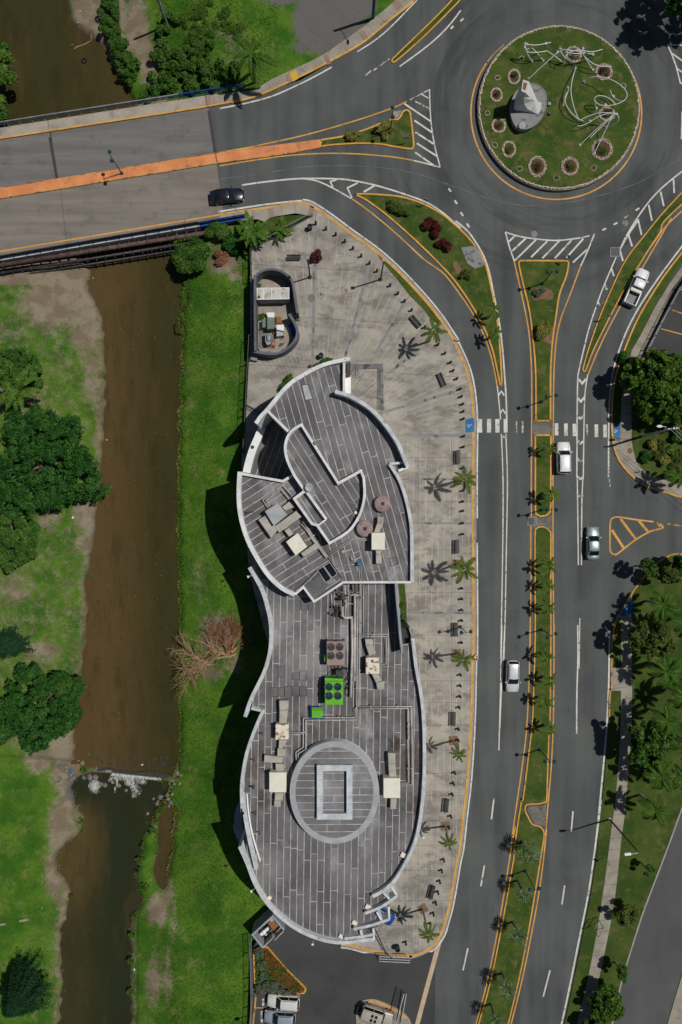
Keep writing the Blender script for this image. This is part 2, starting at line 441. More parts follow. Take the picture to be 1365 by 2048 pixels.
def mk_roof(name, a, bcol, light):
    m, nt, b = newmat(name); g = NT(nt)
    oi = g.n('ShaderNodeObjectInfo').outputs['Random']
    c = g.mix(g.ramp(g.noise(0.35, 5, 0.65), 0.35, 0.65), a, bcol)
    c = g.mix(g.math('MULTIPLY', g.ramp(g.noise(0.25, 5, 0.62, stretch=(1, 0.6, 1, 0.7)), 0.5, 0.74), 0.8), c, light)
    c = g.mix(g.math('MULTIPLY', g.ramp(g.noise(0.8, 6, 0.7), 0.58, 0.75), 0.55), c, (0.06, 0.045, 0.042))
    for sx, sy, r, cc, am in ((792, 1490, 1.3, (0.02, 0.018, 0.016), .85), (818, 1516, 2.6, (0.085, 0.05, 0.03), .8), (805, 1545, 2.0, (0.07, 0.045, 0.03), .6), (506, 1532, 2.6, (0.07, 0.048, 0.035), .75), (530, 1600, 1.6, (0.04, 0.034, 0.03), .7),
                              (832, 1612, 1.7, (0.06, 0.036, 0.024), .8), (795, 1345, 2.6, (0.085, 0.08, 0.06), .6), (620, 1320, 4.0, (0.3, 0.285, 0.28), .55), (625, 905, 3.2, (0.34, 0.33, 0.32), .6), (690, 880, 4.5, (0.24, 0.235, 0.23), .5), (560, 1240, 3.0, (0.28, 0.27, 0.265), .5), (650, 1785, 2.2, (0.055, 0.05, 0.05), .5), (750, 1100, 2.6, (0.06, 0.045, 0.043), .6), (700, 1720, 6.0, (0.2, 0.195, 0.195), .4), (540, 1730, 3.0, (0.28, 0.27, 0.26), .5)):
        f = P(sx, sy, 8.0); dv = g.n('ShaderNodeVectorMath', operation='DISTANCE'); g.nt.links.new(g.pos, dv.inputs[0]); dv.inputs[1].default_value = f
        d = g.math('ADD', dv.outputs['Value'], g.math('MULTIPLY_ADD', g.noise(0.7, 5, 0.7), 2.2 * r, -1.1 * r))
        c = g.mix(g.math('MULTIPLY', g.ramp(d, r * 0.2, r * 1.1, 1.0, 0.0), am), c, cc)
    c = g.val(c, oi, 0.13)
    c = g.val(c, g.noise(6, 4, 0.7), 0.13)
    g.set(b.inputs['Base Color'], c); b.inputs['Roughness'].default_value = 0.75; b.inputs['Specular IOR Level'].default_value = 0.25
    g.bump(b, g.noise(4, 3), 0.12, 0.02)
mk_roof('roofing_pale', (0.135, 0.127, 0.13), (0.19, 0.18, 0.182), (0.33, 0.32, 0.315))
mk_roof('roofing', (0.092, 0.085, 0.086), (0.145, 0.136, 0.136), (0.33, 0.32, 0.315))
M('seam', (0.46, 0.45, 0.44), (0.3, 0.29, 0.285), 0.9, 6, 0.15, 0.8, 0.2)
M('parapet_white', (0.68, 0.68, 0.66), (0.8, 0.8, 0.78), 0.5, 5, 0.08, 0.7, 0.3, c3=(0.42, 0.41, 0.39), s3=1.0, t3=(0.6, 0.78))
M('parapet_cap', (0.54, 0.545, 0.54), (0.69, 0.69, 0.675), 0.8, 5, 0.1, 0.7, 0.3, c3=(0.33, 0.32, 0.3), s3=1.6, t3=(0.56, 0.72))
M('coping_grey', (0.4, 0.41, 0.42), (0.54, 0.55, 0.55), 0.8, 5, 0.12, 0.7, 0.3, c3=(0.25, 0.25, 0.25), s3=1.4, t3=(0.54, 0.72))
M('tile_blue', (0.4, 0.43, 0.455), (0.54, 0.56, 0.57), 0.9, 5, 0.12, 0.6, 0.3, c3=(0.27, 0.28, 0.29), s3=1.4, t3=(0.55, 0.72))
M('wall_grey', (0.24, 0.25, 0.27), (0.3, 0.31, 0.33), 0.6, 5, 0.08, 0.7, 0.3)
M('wall_slate', (0.085, 0.093, 0.108), (0.12, 0.13, 0.148), 0.6, 5, 0.1, 0.7, 0.3)
M('wall_render', (0.3, 0.3, 0.3), (0.38, 0.375, 0.36), 0.4, 5, 0.1, 0.85, 0.2)
M('white_paint', (0.5, 0.485, 0.435), (0.62, 0.6, 0.54), 0.6, 5, 0.18, 0.8, 0.2, c3=(0.17, 0.165, 0.155), s3=1.6, t3=(0.54, 0.68))
M('white_faded', (0.42, 0.41, 0.36), (0.6, 0.58, 0.5), 0.8, 5, 0.15, 0.8, 0.2, c3=(0.085, 0.085, 0.083), s3=2.4, t3=(0.46, 0.58))
M('cream_paint', (0.42, 0.31, 0.2), (0.5, 0.38, 0.24), 0.6, 5, 0.15, 0.8, 0.2)
M('yellow_paint', (0.53, 0.25, 0.04), (0.62, 0.34, 0.075), 0.5, 4, 0.2, 0.75, 0.25, c3=(0.23, 0.13, 0.06), s3=1.8, t3=(0.55, 0.7))
M('seam_line', (0.1, 0.102, 0.1), (0.2, 0.2, 0.195), 0.5, 6, 0.2, 0.9)
M('yellow_worn', (0.4, 0.21, 0.06), (0.52, 0.29, 0.08), 0.5, 4, 0.2, 0.8, 0.2, c3=(0.11, 0.08, 0.055), s3=1.5, t3=(0.5, 0.62))
M('yellow_pad', (0.56, 0.33, 0.035), None, 1, 6, 0.15, 0.8)
M('orange_median', (0.56, 0.2, 0.075), (0.66, 0.26, 0.1), 0.5, 6, 0.14, 0.8, 0.25, c3=(0.34, 0.15, 0.075), s3=0.9, t3=(0.52, 0.74))
M('blue_pad', (0.012, 0.11, 0.27), (0.018, 0.14, 0.32), 0.8, 6, 0.12, 0.7)
M('kerb_grey', (0.27, 0.25, 0.22), (0.33, 0.31, 0.27), 0.8, 6, 0.15, 0.9)
M('joint_dark', (0.03, 0.026, 0.024), (0.05, 0.045, 0.04), 2, 10, 0.2, 0.9)
# --- objects
M('metal_black', (0.012, 0.012, 0.013), None, 1, 6, 0.2, 0.45, 0.4)
M('metal_dark', (0.03, 0.03, 0.032), (0.045, 0.044, 0.044), 1, 6, 0.2, 0.5, 0.4)
M('metal_brown', (0.045, 0.028, 0.022), (0.06, 0.038, 0.03), 1, 6, 0.2, 0.6, 0.3)
M('rust_pipe', (0.075, 0.045, 0.04), (0.12, 0.075, 0.065), 1.2, 8, 0.25, 0.7, 0.3)
M('metal_grey', (0.22, 0.225, 0.23), (0.3, 0.305, 0.31), 1, 6, 0.12, 0.45, 0.4)
M('galvanised', (0.36, 0.37, 0.38), (0.5, 0.5, 0.5), 1, 6, 0.1, 0.4, 0.5)
M('rail_blue', (0.01, 0.045, 0.2), (0.014, 0.065, 0.27), 1, 6, 0.12, 0.45, 0.4)
M('pole_blue', (0.02, 0.05, 0.12), None, 1, 6, 0.15, 0.5)
M('lamp_green', (0.006, 0.045, 0.045), (0.01, 0.06, 0.06), 2, 8, 0.15, 0.4, 0.5)
M('lamp_glass', (0.3, 0.32, 0.3), None, 2, 8, 0.1, 0.3, 0.5)
M('wood', (0.1, 0.06, 0.035), (0.16, 0.1, 0.06), 3, 12, 0.2, 0.8)
M('white_tube', (0.6, 0.6, 0.59), None, 1, 6, 0.06, 0.45, 0.4)
M('unit_cream', (0.66, 0.62, 0.5), (0.72, 0.68, 0.56), 1.0, 6, 0.08, 0.6, 0.3, c3=(0.45, 0.41, 0.32), s3=1.5, t3=(0.62, 0.8))
M('unit_rusty', (0.66, 0.6, 0.47), (0.7, 0.66, 0.54), 1.0, 6, 0.1, 0.7, 0.3, c3=(0.2, 0.07, 0.022), s3=1.5, t3=(0.5, 0.58))
M('unit_grey', (0.3, 0.31, 0.31), (0.37, 0.375, 0.375), 1.0, 6, 0.06, 0.5, 0.3)
M('duct', (0.34, 0.315, 0.265), (0.42, 0.39, 0.33), 0.9, 6, 0.12, 0.75, 0.25, c3=(0.2, 0.17, 0.14), s3=1.3, t3=(0.55, 0.75))
M('chiller_tan', (0.26, 0.2, 0.165), (0.3, 0.235, 0.195), 1, 6, 0.1, 0.6, 0.3, c3=(0.16, 0.1, 0.075), s3=1.5, t3=(0.6, 0.75))
M('chiller_green', (0.1, 0.38, 0.018), (0.12, 0.42, 0.025), 1, 6, 0.06, 0.5, 0.35)
M('blade_blue', (0.012, 0.04, 0.075), None, 1, 6, 0.1, 0.5)
M('pipe_silver', (0.36, 0.33, 0.3), (0.48, 0.45, 0.41), 0.9, 6, 0.15, 0.5, 0.4, c3=(0.22, 0.16, 0.12), s3=1.0, t3=(0.58, 0.75))
M('fan_pink', (0.24, 0.175, 0.165), (0.3, 0.22, 0.21), 1.5, 7, 0.18, 0.75, 0.25, c3=(0.14, 0.09, 0.085), s3=2, t3=(0.52, 0.7))
M('panel_glass', (0.008, 0.009, 0.011), (0.012, 0.013, 0.016), 1, 6, 0.1, 0.12, 0.5)
M('tank_blue', (0.03, 0.16, 0.42), None, 1, 6, 0.1, 0.4)
M('box_green', (0.13, 0.17, 0.13), (0.15, 0.19, 0.145), 1, 6, 0.1, 0.6)
M('box_white', (0.72, 0.71, 0.69), None, 1, 6, 0.06, 0.6)
M('pallet', (0.2, 0.085, 0.03), (0.26, 0.12, 0.05), 2, 8, 0.2, 0.8)
M('junk_orange', (0.55, 0.14, 0.07), None, 2, 8, 0.2, 0.7)
M('container_top', (0.42, 0.4, 0.36), (0.52, 0.5, 0.46), 1.0, 6, 0.12, 0.7, 0.3, c3=(0.26, 0.21, 0.16), s3=1.2, t3=(0.52, 0.7))
M('stone', (0.42, 0.34, 0.265), (0.58, 0.49, 0.4), 3.0, 9, 0.25, 0.9, 0.2, bump=0.3)
M('rock', (0.15, 0.125, 0.098), (0.24, 0.205, 0.165), 1.2, 7, 0.25, 0.9, 0.2, bump=0.4)
M('rock_grey', (0.11, 0.107, 0.1), (0.18, 0.173, 0.163), 1.2, 7, 0.25, 0.9, 0.2, bump=0.4)
M('soil', (0.075, 0.045, 0.026), (0.11, 0.066, 0.04), 1.5, 9, 0.3, 0.95, 0.1, bump=0.5)
M('mulch', (0.15, 0.085, 0.05), (0.2, 0.12, 0.075), 1.5, 9, 0.3, 0.95, 0.1, bump=0.5)
M('bark', (0.1, 0.08, 0.06), (0.16, 0.13, 0.1), 2, 9, 0.25, 0.9, 0.1, bump=0.4)
M('bark_pale', (0.22, 0.2, 0.16), (0.3, 0.27, 0.22), 2, 9, 0.2, 0.9, 0.1)
M('dead_branch', (0.27, 0.17, 0.09), (0.36, 0.25, 0.15), 2, 9, 0.2, 0.9, 0.1)
M('cut_wood', (0.42, 0.25, 0.12), None, 2, 9, 0.2, 0.9, 0.1)
M('dead_twig', (0.2, 0.085, 0.045), (0.28, 0.135, 0.075), 2, 9, 0.2, 0.9, 0.1)
M('tyre', (0.012, 0.012, 0.012), None, 2, 9, 0.15, 0.85, 0.2)
M('rim', (0.35, 0.35, 0.36), None, 2, 9, 0.05, 0.35, 0.5, metal=0.6)
M('car_glass', (0.006, 0.01, 0.012), None, 1, 5, 0.0, 0.05, 0.6)
M('trim_black', (0.014, 0.014, 0.015), None, 1, 5, 0.1, 0.6, 0.3)
M('headlight', (0.6, 0.6, 0.58), None, 1, 5, 0.0, 0.15, 0.6)
M('headlight_amber', (0.75, 0.55, 0.22), None, 1, 5, 0.0, 0.15, 0.6)
M('taillight', (0.35, 0.02, 0.015), None, 1, 5, 0.0, 0.2, 0.5)
M('foam', (0.5, 0.51, 0.48), (0.3, 0.31, 0.27), 2.5, 10, 0.2, 0.6, 0.3)
M('plaque', (0.16, 0.05, 0.035), None, 3, 12, 0.3, 0.6)
M('plaque_frame', (0.5, 0.44, 0.38), None, 3, 12, 0.1, 0.7)
M('grate', (0.03, 0.03, 0.03), (0.05, 0.048, 0.045), 2, 9, 0.2, 0.7)
def carpaint(name, c, rough=0.28, metal=0.25):
    m, nt, b = newmat(name)
    b.inputs['Base Color'].default_value = (*c, 1); b.inputs['Roughness'].default_value = rough; b.inputs['Metallic'].default_value = metal
    g = NT(nt); g.pos = g.n('ShaderNodeTexCoord').outputs['Object']
    g.set(b.inputs['Base Color'], g.val(c, g.noise(2.5, 3), 0.06))
    b.inputs['Coat Weight'].default_value = 0.4; b.inputs['Coat Roughness'].default_value = 0.08
    return m
carpaint('paint_white', (0.68, 0.68, 0.68), 0.35, 0.0); carpaint('paint_black', (0.012, 0.013, 0.024), 0.3, 0.2)
carpaint('paint_silver', (0.58, 0.58, 0.59), 0.35, 0.15); carpaint('paint_sage', (0.26, 0.32, 0.31), 0.34, 0.35)
carpaint('paint_beige', (0.42, 0.37, 0.31), 0.4, 0.15); carpaint('paint_blue', (0.01, 0.07, 0.3), 0.3, 0.2)
carpaint('paint_cool', (0.36, 0.39, 0.45), 0.35, 0.35); carpaint('paint_ivory', (0.6, 0.58, 0.53), 0.35, 0.05)
def leafmat(name, dark, light, odd=None, rough=0.55, trans=0.25, t0=0.86):
    m, nt, b = newmat(name); g = NT(nt)
    a = g.attr('rnd')
    c = g.mix(g.ramp(a, 0.0, 1.0), dark, light)
    if odd: c = g.mix(g.ramp(a, t0, t0 + 0.09), c, odd)
    c = g.val(c, g.noise(0.8, 3), 0.2)
    g.set(b.inputs['Base Color'], c); b.inputs['Roughness'].default_value = rough; b.inputs['Specular IOR Level'].default_value = 0.12
    tr = g.n('ShaderNodeBsdfTranslucent'); g.set(tr.inputs['Color'], g.mix(0.5, c, (0.08, 0.13, 0.01)))
    mx = g.n('ShaderNodeMixShader'); mx.inputs[0].default_value = trans
    nt.links.new(b.outputs[0], mx.inputs[1]); nt.links.new(tr.outputs[0], mx.inputs[2])
    nt.links.new(mx.outputs[0], nt.nodes['Material Output'].inputs['Surface'])
leafmat('leaf_dark', (0.009, 0.055, 0.009), (0.06, 0.165, 0.028))
leafmat('leaf_mid', (0.02, 0.075, 0.010), (0.095, 0.185, 0.028))
leafmat('leaf_bright', (0.025, 0.085, 0.010), (0.125, 0.215, 0.03))
leafmat('leaf_olive', (0.05, 0.08, 0.015), (0.12, 0.15, 0.03))
leafmat('leaf_yellow', (0.14, 0.15, 0.03), (0.32, 0.3, 0.075))
leafmat('leaf_red', (0.05, 0.01, 0.012), (0.13, 0.022, 0.022), (0.05, 0.05, 0.02))
leafmat('leaf_redgreen', (0.05, 0.07, 0.02), (0.1, 0.1, 0.03), (0.2, 0.05, 0.03))
leafmat('leaf_grey', (0.07, 0.1, 0.06), (0.17, 0.2, 0.13))
leafmat('leaf_pine', (0.006, 0.034, 0.012), (0.02, 0.062, 0.022))
leafmat('leaf_palm', (0.045, 0.11, 0.014), (0.13, 0.2, 0.03), (0.16, 0.16, 0.04))
leafmat('leaf_palmyellow', (0.045, 0.1, 0.014), (0.15, 0.19, 0.03), (0.26, 0.22, 0.05))
leafmat('leaf_silver', (0.07, 0.13, 0.045), (0.24, 0.3, 0.16))
leafmat('leaf_royal', (0.025, 0.085, 0.009), (0.095, 0.165, 0.02))
leafmat('flower_orange', (0.05, 0.08, 0.015), (0.1, 0.12, 0.02), (0.42, 0.085, 0.03), t0=0.62)
leafmat('grass_blade', (0.036, 0.112, 0.009), (0.118, 0.205, 0.022), (0.24, 0.22, 0.08), 0.85)
# ------------------------------------------------------------------ terrain and river
ZU, ZLO, ZC = -3.4, -4.2, -3.9
def dens(pix, z, n=3): return smooth(W(pix, z), n, True)
river_u = Q('F', '345,500 366,535 373,562 368,640 365,690 362,800 358,950 357,1100 361,1200 358,1350 361,1480 356,1533 342,1556 300,1552 250,1546 200,1540 186,1532 178,1522 160,1522 150,1510 150,1450 160,1380 168,1300 176,1215 170,1160 178,1140 190,1060 195,1000 201,950 208,850 212,740 205,635 192,610 176,565 184,545 120,450 40,340 -40,300 -120,200 -120,-60 118,-60 135,10 150,52 196,80 214,110 240,160 268,205 300,330')
river_l = Q('F', '190,1545 250,1550 335,1562 338,1580 325,1603 306,1640 290,1672 282,1700 270,1740 276,1770 284,1800 262,1848 260,1950 263,2048 264,2140 118,2140 118,2050 126,1975 122,1915 124,1860 141,1795 132,1762 112,1728 128,1690 150,1676 160,1660 168,1640 158,1618 148,1600 148,1560')
river_c = Q('F', '336,1612 347,1618 348,1650 342,1715 330,1772 318,1768 314,1740 318,1690 320,1640')
def ragged(pts, seed, amp):
    rs_ = random.Random(seed); out = []
    for a, b in zip(pts, pts[1:] + pts[:1]):
        n = max(1, int((b - a).length / .55))
        for i in range(n):
            q = a.lerp(b, i / n); out.append(q + Vector((rs_.gauss(0, amp), rs_.gauss(0, amp * .5), 0)) + Vector((.16 * math.sin(q.y * 1.9) * math.sin(q.y * .63 + 1), 0, 0)))
    return out
RU, RL, RC = ragged(dens(river_u, ZU, 2), 1, .11), ragged(dens(river_l, ZLO, 3), 2, .13), ragged(dens(river_c, ZC, 3), 3, .1)
def sdist(poly, X, Y):
    p = np.array([(v.x, v.y) for v in poly]); q = np.roll(p, -1, 0)
    best = np.full(X.shape, 1e9); ins = np.zeros(X.shape, bool)
    for (ax, ay), (bx, by) in zip(p, q):
        dx, dy = bx - ax, by - ay; L = dx * dx + dy * dy + 1e-12
        t = np.clip(((X - ax) * dx + (Y - ay) * dy) / L, 0, 1)
        best = np.minimum(best, (X - ax - t * dx) ** 2 + (Y - ay - t * dy) ** 2)
        if abs(by - ay) > 1e-12:
            c = ((ay > Y) != (by > Y)) & (X < (bx - ax) * (Y - ay) / (by - ay) + ax); ins ^= c
    d = np.sqrt(best); return np.where(ins, -d, d)
def sst(a, b, x):
    t = np.clip((x - a) / (b - a), 0, 1); return t * t * (3 - 2 * t)
hard = W(Q('F', '418,214 505,186 600,150 702,92 765,45 850,-40 900,-200 2600,-300 2600,2400 520,2400 508,2048 505,1900 520,1880 560,1850 500,1750 486,1650 486,1560 500,1440 540,1350 545,1260 520,1160 500,1130 482,1050 482,940 492,890 499,750 505,680 505,505 560,472 628,432 600,408 440,430 438,335 430,300'), 0)
def ground_z(X, Y):
    X = np.asarray(X, float); Y = np.asarray(Y, float)
    px = X / S + 682.5; py = 1024 - Y / S
    du, dl, dc = sdist(RU, X, Y), sdist(RL, X, Y), sdist(RC, X, Y)
    d = np.minimum(np.minimum(du, dl), dc)
    low = sst(1545, 1557, py + (px - 270) * -0.1)
    wl_ = ZU + (ZLO - ZU) * low
    wl_ = np.where(dc < 1.0, np.minimum(wl_, ZC), wl_)
    north = sst(330, 200, py) * sst(230, 300, px)
    right = np.where(py > 330, px > 262, px > 230)
    target = np.where(right, -1.05, -2.1)
    target = target * (1 - north) + north * (-0.42 + 0.3 * sst(330, 480, px))
    slope = np.where(right, 0.30, 0.10)
    slope = slope * (1 - north) + north * 0.2
    z = np.minimum(target, wl_ + 0.05 + 0.45 * sst(0, 0.7, d) + slope * np.maximum(d, 0))
    z = z + 0.05 * np.sin(X * 1.3 + 2) * np.sin(Y * 0.9) * sst(0.3, 2.0, d)
    z = np.where(d < 0, wl_ - 0.06 - 0.5 * np.minimum(-d, 1.6), z)
    hd = sdist(hard, X, Y)
    z = np.where(hd < 0, np.minimum(z, -0.4 - np.clip(-hd, 0, .6)), z)
    return z, d, px, py, low
def gz(p):
    if ZG is None: return float(ground_z([p[0]], [p[1]])[0][0])
    return float(ZG[min(ny - 1, max(0, int(np.searchsorted(ys, p[1])))), min(nx - 1, max(0, int(np.searchsorted(xs, p[0]))))])
ZG = None
def G(px, py):                            # point on the bare ground seen at a photograph pixel
    z = -1.5
    for _ in range(4): z = gz(P(px, py, z))
    return P(px, py, z)
xs = np.concatenate([[-700, -300, -120, -80], np.arange(-62, 2.01, 0.32), [6, 20, 50, 120, 300, 700]])
ys = np.concatenate([[-700, -300, -120, -95], np.arange(-85, 85.01, 0.36), [95, 120, 300, 700]])
XX, YY = np.meshgrid(xs, ys)
jr = np.random.RandomState(3)
XX2 = XX + jr.uniform(-.06, .06, XX.shape); YY2 = YY + jr.uniform(-.06, .06, XX.shape)
ZZ, DD, PX, PY, LOW = ground_z(XX2.ravel(), YY2.ravel())
nx, ny = len(xs), len(ys); ZG = ZZ.reshape(ny, nx)
ii = (np.arange(ny - 1)[:, None] * nx + np.arange(nx - 1)[None, :]).ravel()
quads = np.stack([ii, ii + 1, ii + nx + 1, ii + nx], 1)
tm = bpy.data.meshes.new('ground')
tm.from_pydata(np.stack([XX2.ravel(), YY2.ravel(), ZZ], 1).tolist(), [], quads.tolist())
tm.polygons.foreach_set('use_smooth', [True] * len(quads))
dirt = np.zeros_like(ZZ); grav = np.zeros_like(ZZ)
for cx, cy, rx, ry, w in ((100, 600, 70, 50, .8), (150, 560, 45, 45, .9), (160, 640, 40, 60, .75), (178, 740, 32, 80, .62), (193, 850, 17, 110, .7), (120, 720, 60, 50, .42),
                          (172, 1030, 40, 45, .75), (160, 1085, 25, 50, .6), (88, 1040, 25, 30, .6), (20, 1180, 40, 40, .6), (60, 1245, 45, 40, .4),
                          (60, 1490, 45, 25, .75), (70, 1310, 40, 25, .65), (140, 1325, 14, 40, .4), (60, 1525, 25, 35, .8), (105, 1500, 30, 40, .85), (115, 1560, 25, 50, .9), (130, 1600, 28, 40, .95),
                          (105, 1680, 25, 70, .8), (92, 1770, 22, 60, .72), (112, 1845, 16, 70, .72), (115, 1950, 12, 90, .55), (108, 2040, 20, 60, .55), (60, 1900, 60, 40, .3),
                          (435, 1270, 45, 40, .85), (465, 1330, 25, 30, .6), (410, 1350, 40, 30, .6), (305, 1845, 26, 34, .85), (325, 1810, 20, 40, .62), (338, 1860, 12, 60, .55), (300, 1985, 22, 60, .7), (330, 1970, 14, 70, .6), (285, 2000, 14, 40, .5),
                          (315, 1700, 6, 90, .6), (345, 1900, 30, 120, .34), (395, 1150, 30, 90, .42), (400, 1110, 20, 60, .4), (430, 900, 30, 120, .2),
                          (160, 40, 50, 70, .95), (205, 25, 45, 60, .9), (268, 45, 28, 65, .9), (290, 110, 22, 55, .85), (300, 165, 16, 30, .8), (470, 100, 30, 60, .45), (440, 60, 40, 40, .4), (540, 120, 40, 60, .35),
                          (445, 520, 34, 26, .85), (465, 545, 20, 18, .6), (430, 460, 50, 60, .5), (480, 560, 10, 40, .4), (15, 790, 80, 40, .6), (0, 660, 60, 30, .5)):
    q = ((PX - cx * 1.0 - (682.5 - cx) * 0.0) / rx) ** 2 + ((PY - cy) / ry) ** 2
    dirt = np.maximum(dirt, w * np.exp(-q * (0.45 if cx < 260 else .7)))
left = (PX < 260) & (PY > 420)
dirt = np.maximum(dirt, np.where(left & (PY < 1500), 0.36, np.where(left, .2, 0)))
dirt = np.maximum(dirt, np.where(left, 0.6 * np.exp(-np.maximum(DD, 0) / 2.2), 0.3 * np.exp(-np.maximum(DD, 0) / 0.25)))
dirt = np.maximum(dirt, np.where((PY < 560) & (PY > 180) & (PX < 330), 0.75, 0))
for cx, cy, rx, ry, w in ((640, 40, 60, 70, 1.), (690, 70, 60, 40, .9), (600, 95, 30, 25, .6), (700, 0, 60, 60, 1.), (560, -10, 60, 30, .7), (128, 1605, 24, 30, .8), (140, 1590, 20, 24, .8)):
    grav = np.maximum(grav, w * np.exp(-(((PX - cx) / rx) ** 2 + ((PY - cy) / ry) ** 2) * 0.8))
wet = np.exp(-np.maximum(DD, 0) / 0.22)
for nm, a in (('dirt', dirt), ('gravel', grav), ('wet', wet)):
    at = tm.attributes.new(nm, 'FLOAT', 'POINT'); at.data.foreach_set('value', a.astype(np.float32))
tm.materials.append(MATS['terrain'])
go = link('ground', tm); go['kind'] = 'structure'; WL[go.name] = Vector((0, 0, 0))

def water_sheet(name, poly, z, wob):
    lo = Vector((min(p.x for p in poly) - 1, min(p.y for p in poly) - 1, 0)); hi = Vector((max(p.x for p in poly) + 1, max(p.y for p in poly) + 1, 0))
    gx = np.arange(lo.x, hi.x, 0.5); gy = np.arange(lo.y, hi.y, 0.5)
    X, Y = np.meshgrid(gx, gy); d = sdist(poly, X.ravel(), Y.ravel())
    px = X.ravel() / S + 682.5; py = 1024 - Y.ravel() / S
    k = (np.arange(len(gy) - 1)[:, None] * len(gx) + np.arange(len(gx) - 1)[None, :]).ravel()
    q = np.stack([k, k + 1, k + len(gx) + 1, k + len(gx)], 1)
    q = q[(d[q] < 0.8).any(1)]
    if wob == 'u':                        # stop at the crest of the weir
        ax = X.ravel() / (S * 1.034) + 682.5; ay = 1024 - Y.ravel() / (S * 1.034)
        q = q[(ay[q] < 1539.5 + (ax[q] - 196.4) * .109).all(1)]
    me = bpy.data.meshes.new(name)
    me.from_pydata(np.stack([X.ravel(), Y.ravel(), np.full(X.size, z)], 1).tolist(), [], q.tolist())
    mid = {'u': 285, 'l': 190, 'c': 330}[wob]
    sh = np.clip((mid + 40 - px) / 130, 0, 1) if wob == 'u' else np.clip((215 - px) / 75, 0, 1) * sst(1590, 1680, py) * (1 - 0.62 * sst(1740, 1900, py))
    if wob == 'c': sh = np.ones_like(px) * 0.45
    if wob == 'u': sh = np.where(py < 300, 0.35 * sst(60, 220, px), sh)
    at = me.attributes.new('shallow', 'FLOAT', 'POINT'); at.data.foreach_set('value', sh.astype(np.float32))
    me.materials.append(MATS['water_pool' if wob == 'l' else 'water']); me.update()
    o = link(name, me); o['kind'] = 'structure'; WL[o.name] = Vector((0, 0, 0)); return o
big_u = W(river_u, ZU)
water_sheet('river', RU, ZU, 'u'); water_sheet('river', RL, ZLO, 'l'); water_sheet('river', RC, ZC, 'c')

# ------------------------------------------------------------------ road sheet and its paint
STRUCT = {}
def struct(name, mb, m, parent=None, sm=False):
    o = mb.build(name, MATS[m], parent, sm)
    if not parent: o['kind'] = 'structure'
    return o
road = struct('road', MB().prism(W(Q('F', '404,219 470,200 520,187 602,160 700,103 765,55 850,-30 900,-190 2500,-300 2500,2400 860,2400 870,2048 872,1880 900,1800 930,1500 935,1000 930,800 850,600 700,470 600,412 430,446 418,340 412,300'), 0), -0.35, 0.0), 'asphalt')
lot = struct('parking_lot', MB().prism(W(Q('F', '506,1895 545,1840 700,1840 885,1860 893,1900 880,2050 875,2400 470,2400 500,2048'), 0), -0.35, -0.006), 'asphalt_dark')
lot_r = struct('parking_lot', MB().prism(W(Q('F', '1366,555 1310,640 1275,705 1266,760 1400,800 2000,800 2000,200 1480,300'), 0), -0.02, 0.03), 'asphalt_dark')
side = struct('side_road', MB().prism(W(Q('F', '1372,1610 1340,1684 1290,1790 1254,1920 1236,2000 1205,2140 1300,2400 1330,2240 1349,2120 1374,1980 1600,1400 1480,1450'), 0), -0.02, 0.006), 'asphalt_worn')
PZ = [0]
def paint(name, pts, w, m='white_paint', sm=4, closed=False, parent=None, z0=0.004):
    PZ[0] += 1
    pts = smooth(pts, sm, closed) if sm > 1 else pts
    return MB().ribbon(pts, w, z0 + (PZ[0] % 30) * 0.0006, closed).build(name, MATS[m], parent or road)
wl_ = lambda v, s, w=0.2, m='white_paint', sm=4, n='edge_line': paint(n, V(v, s), w, m, sm)
yl = lambda v, s, w=0.17, m='yellow_paint', sm=4: paint('yellow_line', V(v, s), w, m, sm)
def strokes(v, s, w=0.24, m='white_paint', n='hatch_stripe', parent=None, z0=.004):
    for t in s.split(';'): paint(n, V(v, t.strip()), w, m, 1, parent=parent, z0=z0)
# splitter at the bridge end
yl('R2', '20,882 200,850 230,843 500,783 800,697 1000,628 1085,590'); wl_('R2', '1105,580 1170,545 1222,518', .17, 'white_faded')
yl('R2', '0,963 200,930 400,903 600,891 800,894 1000,911 1120,931'); wl_('R2', '1125,932 1200,950 1281,971', .2)
wl_('R2', '1218,520 1226,700 1249,850 1281,971', .17)
strokes('R2', '1072,602 1227,706; 1131,700 1236,771; 1136,768 1245,838; 1144,832 1259,906; 1135,885 1250,966')
strokes('R2', '1172,546 1221,576; 1136,589 1221,634', .2, 'white_faded')
wl_('R2', '0,1040 250,1008 480,970 700,962 900,970 1050,990 1200,1025 1365,1092', .06, 'seam_line')
# carriageway north of the big island
wl_('R2', '128,1075 300,1052 480,1037 700,1040 800,1054 900,1075 1050,1120 1200,1175 1300,1240 1400,1325', .22)
wl_('R4', '62,5 130,62 180,130 210,180 235,235 258,310 280,420 310,570 330,720 343,880 353,1030 356,1150', .22)
wl_('R2', '480,1037 560,1050 650,1089 765,1154', .2)
for t in ('678,1045 642,1055 657,1087', '801,1063 741,1091 768,1150'): paint('chevron', V('R2', t), .22, sm=1)
paint('chevron', V('R2', '901,1077 836,1115'), .26, sm=1)
yl('R2', '770,1156 870,1228 1000,1335 1100,1426 1180,1500'); paint('yellow_line', W(Q('R2', '1100,1426 1180,1502') + Q('R4', '-20,296 30,350 80,418 150,520 220,650 265,780 290,890 301,957')), .17, 'yellow_paint')
wl_('R4', '302,957 312,1050 321,1147', .17)
for x, y in ((325, 990), (333, 1096)): paint('chevron', V('R4', f'{x-17},{y+18} {x},{y-6} {x+17},{y+18}'), .28, sm=1)
for x, y in ((340, 213),): paint('chevron', V('B4', f'{x-10},{y+14} {x-2},{y-4} {x+8},{y+12}'), .3, 'white_faded', 1)
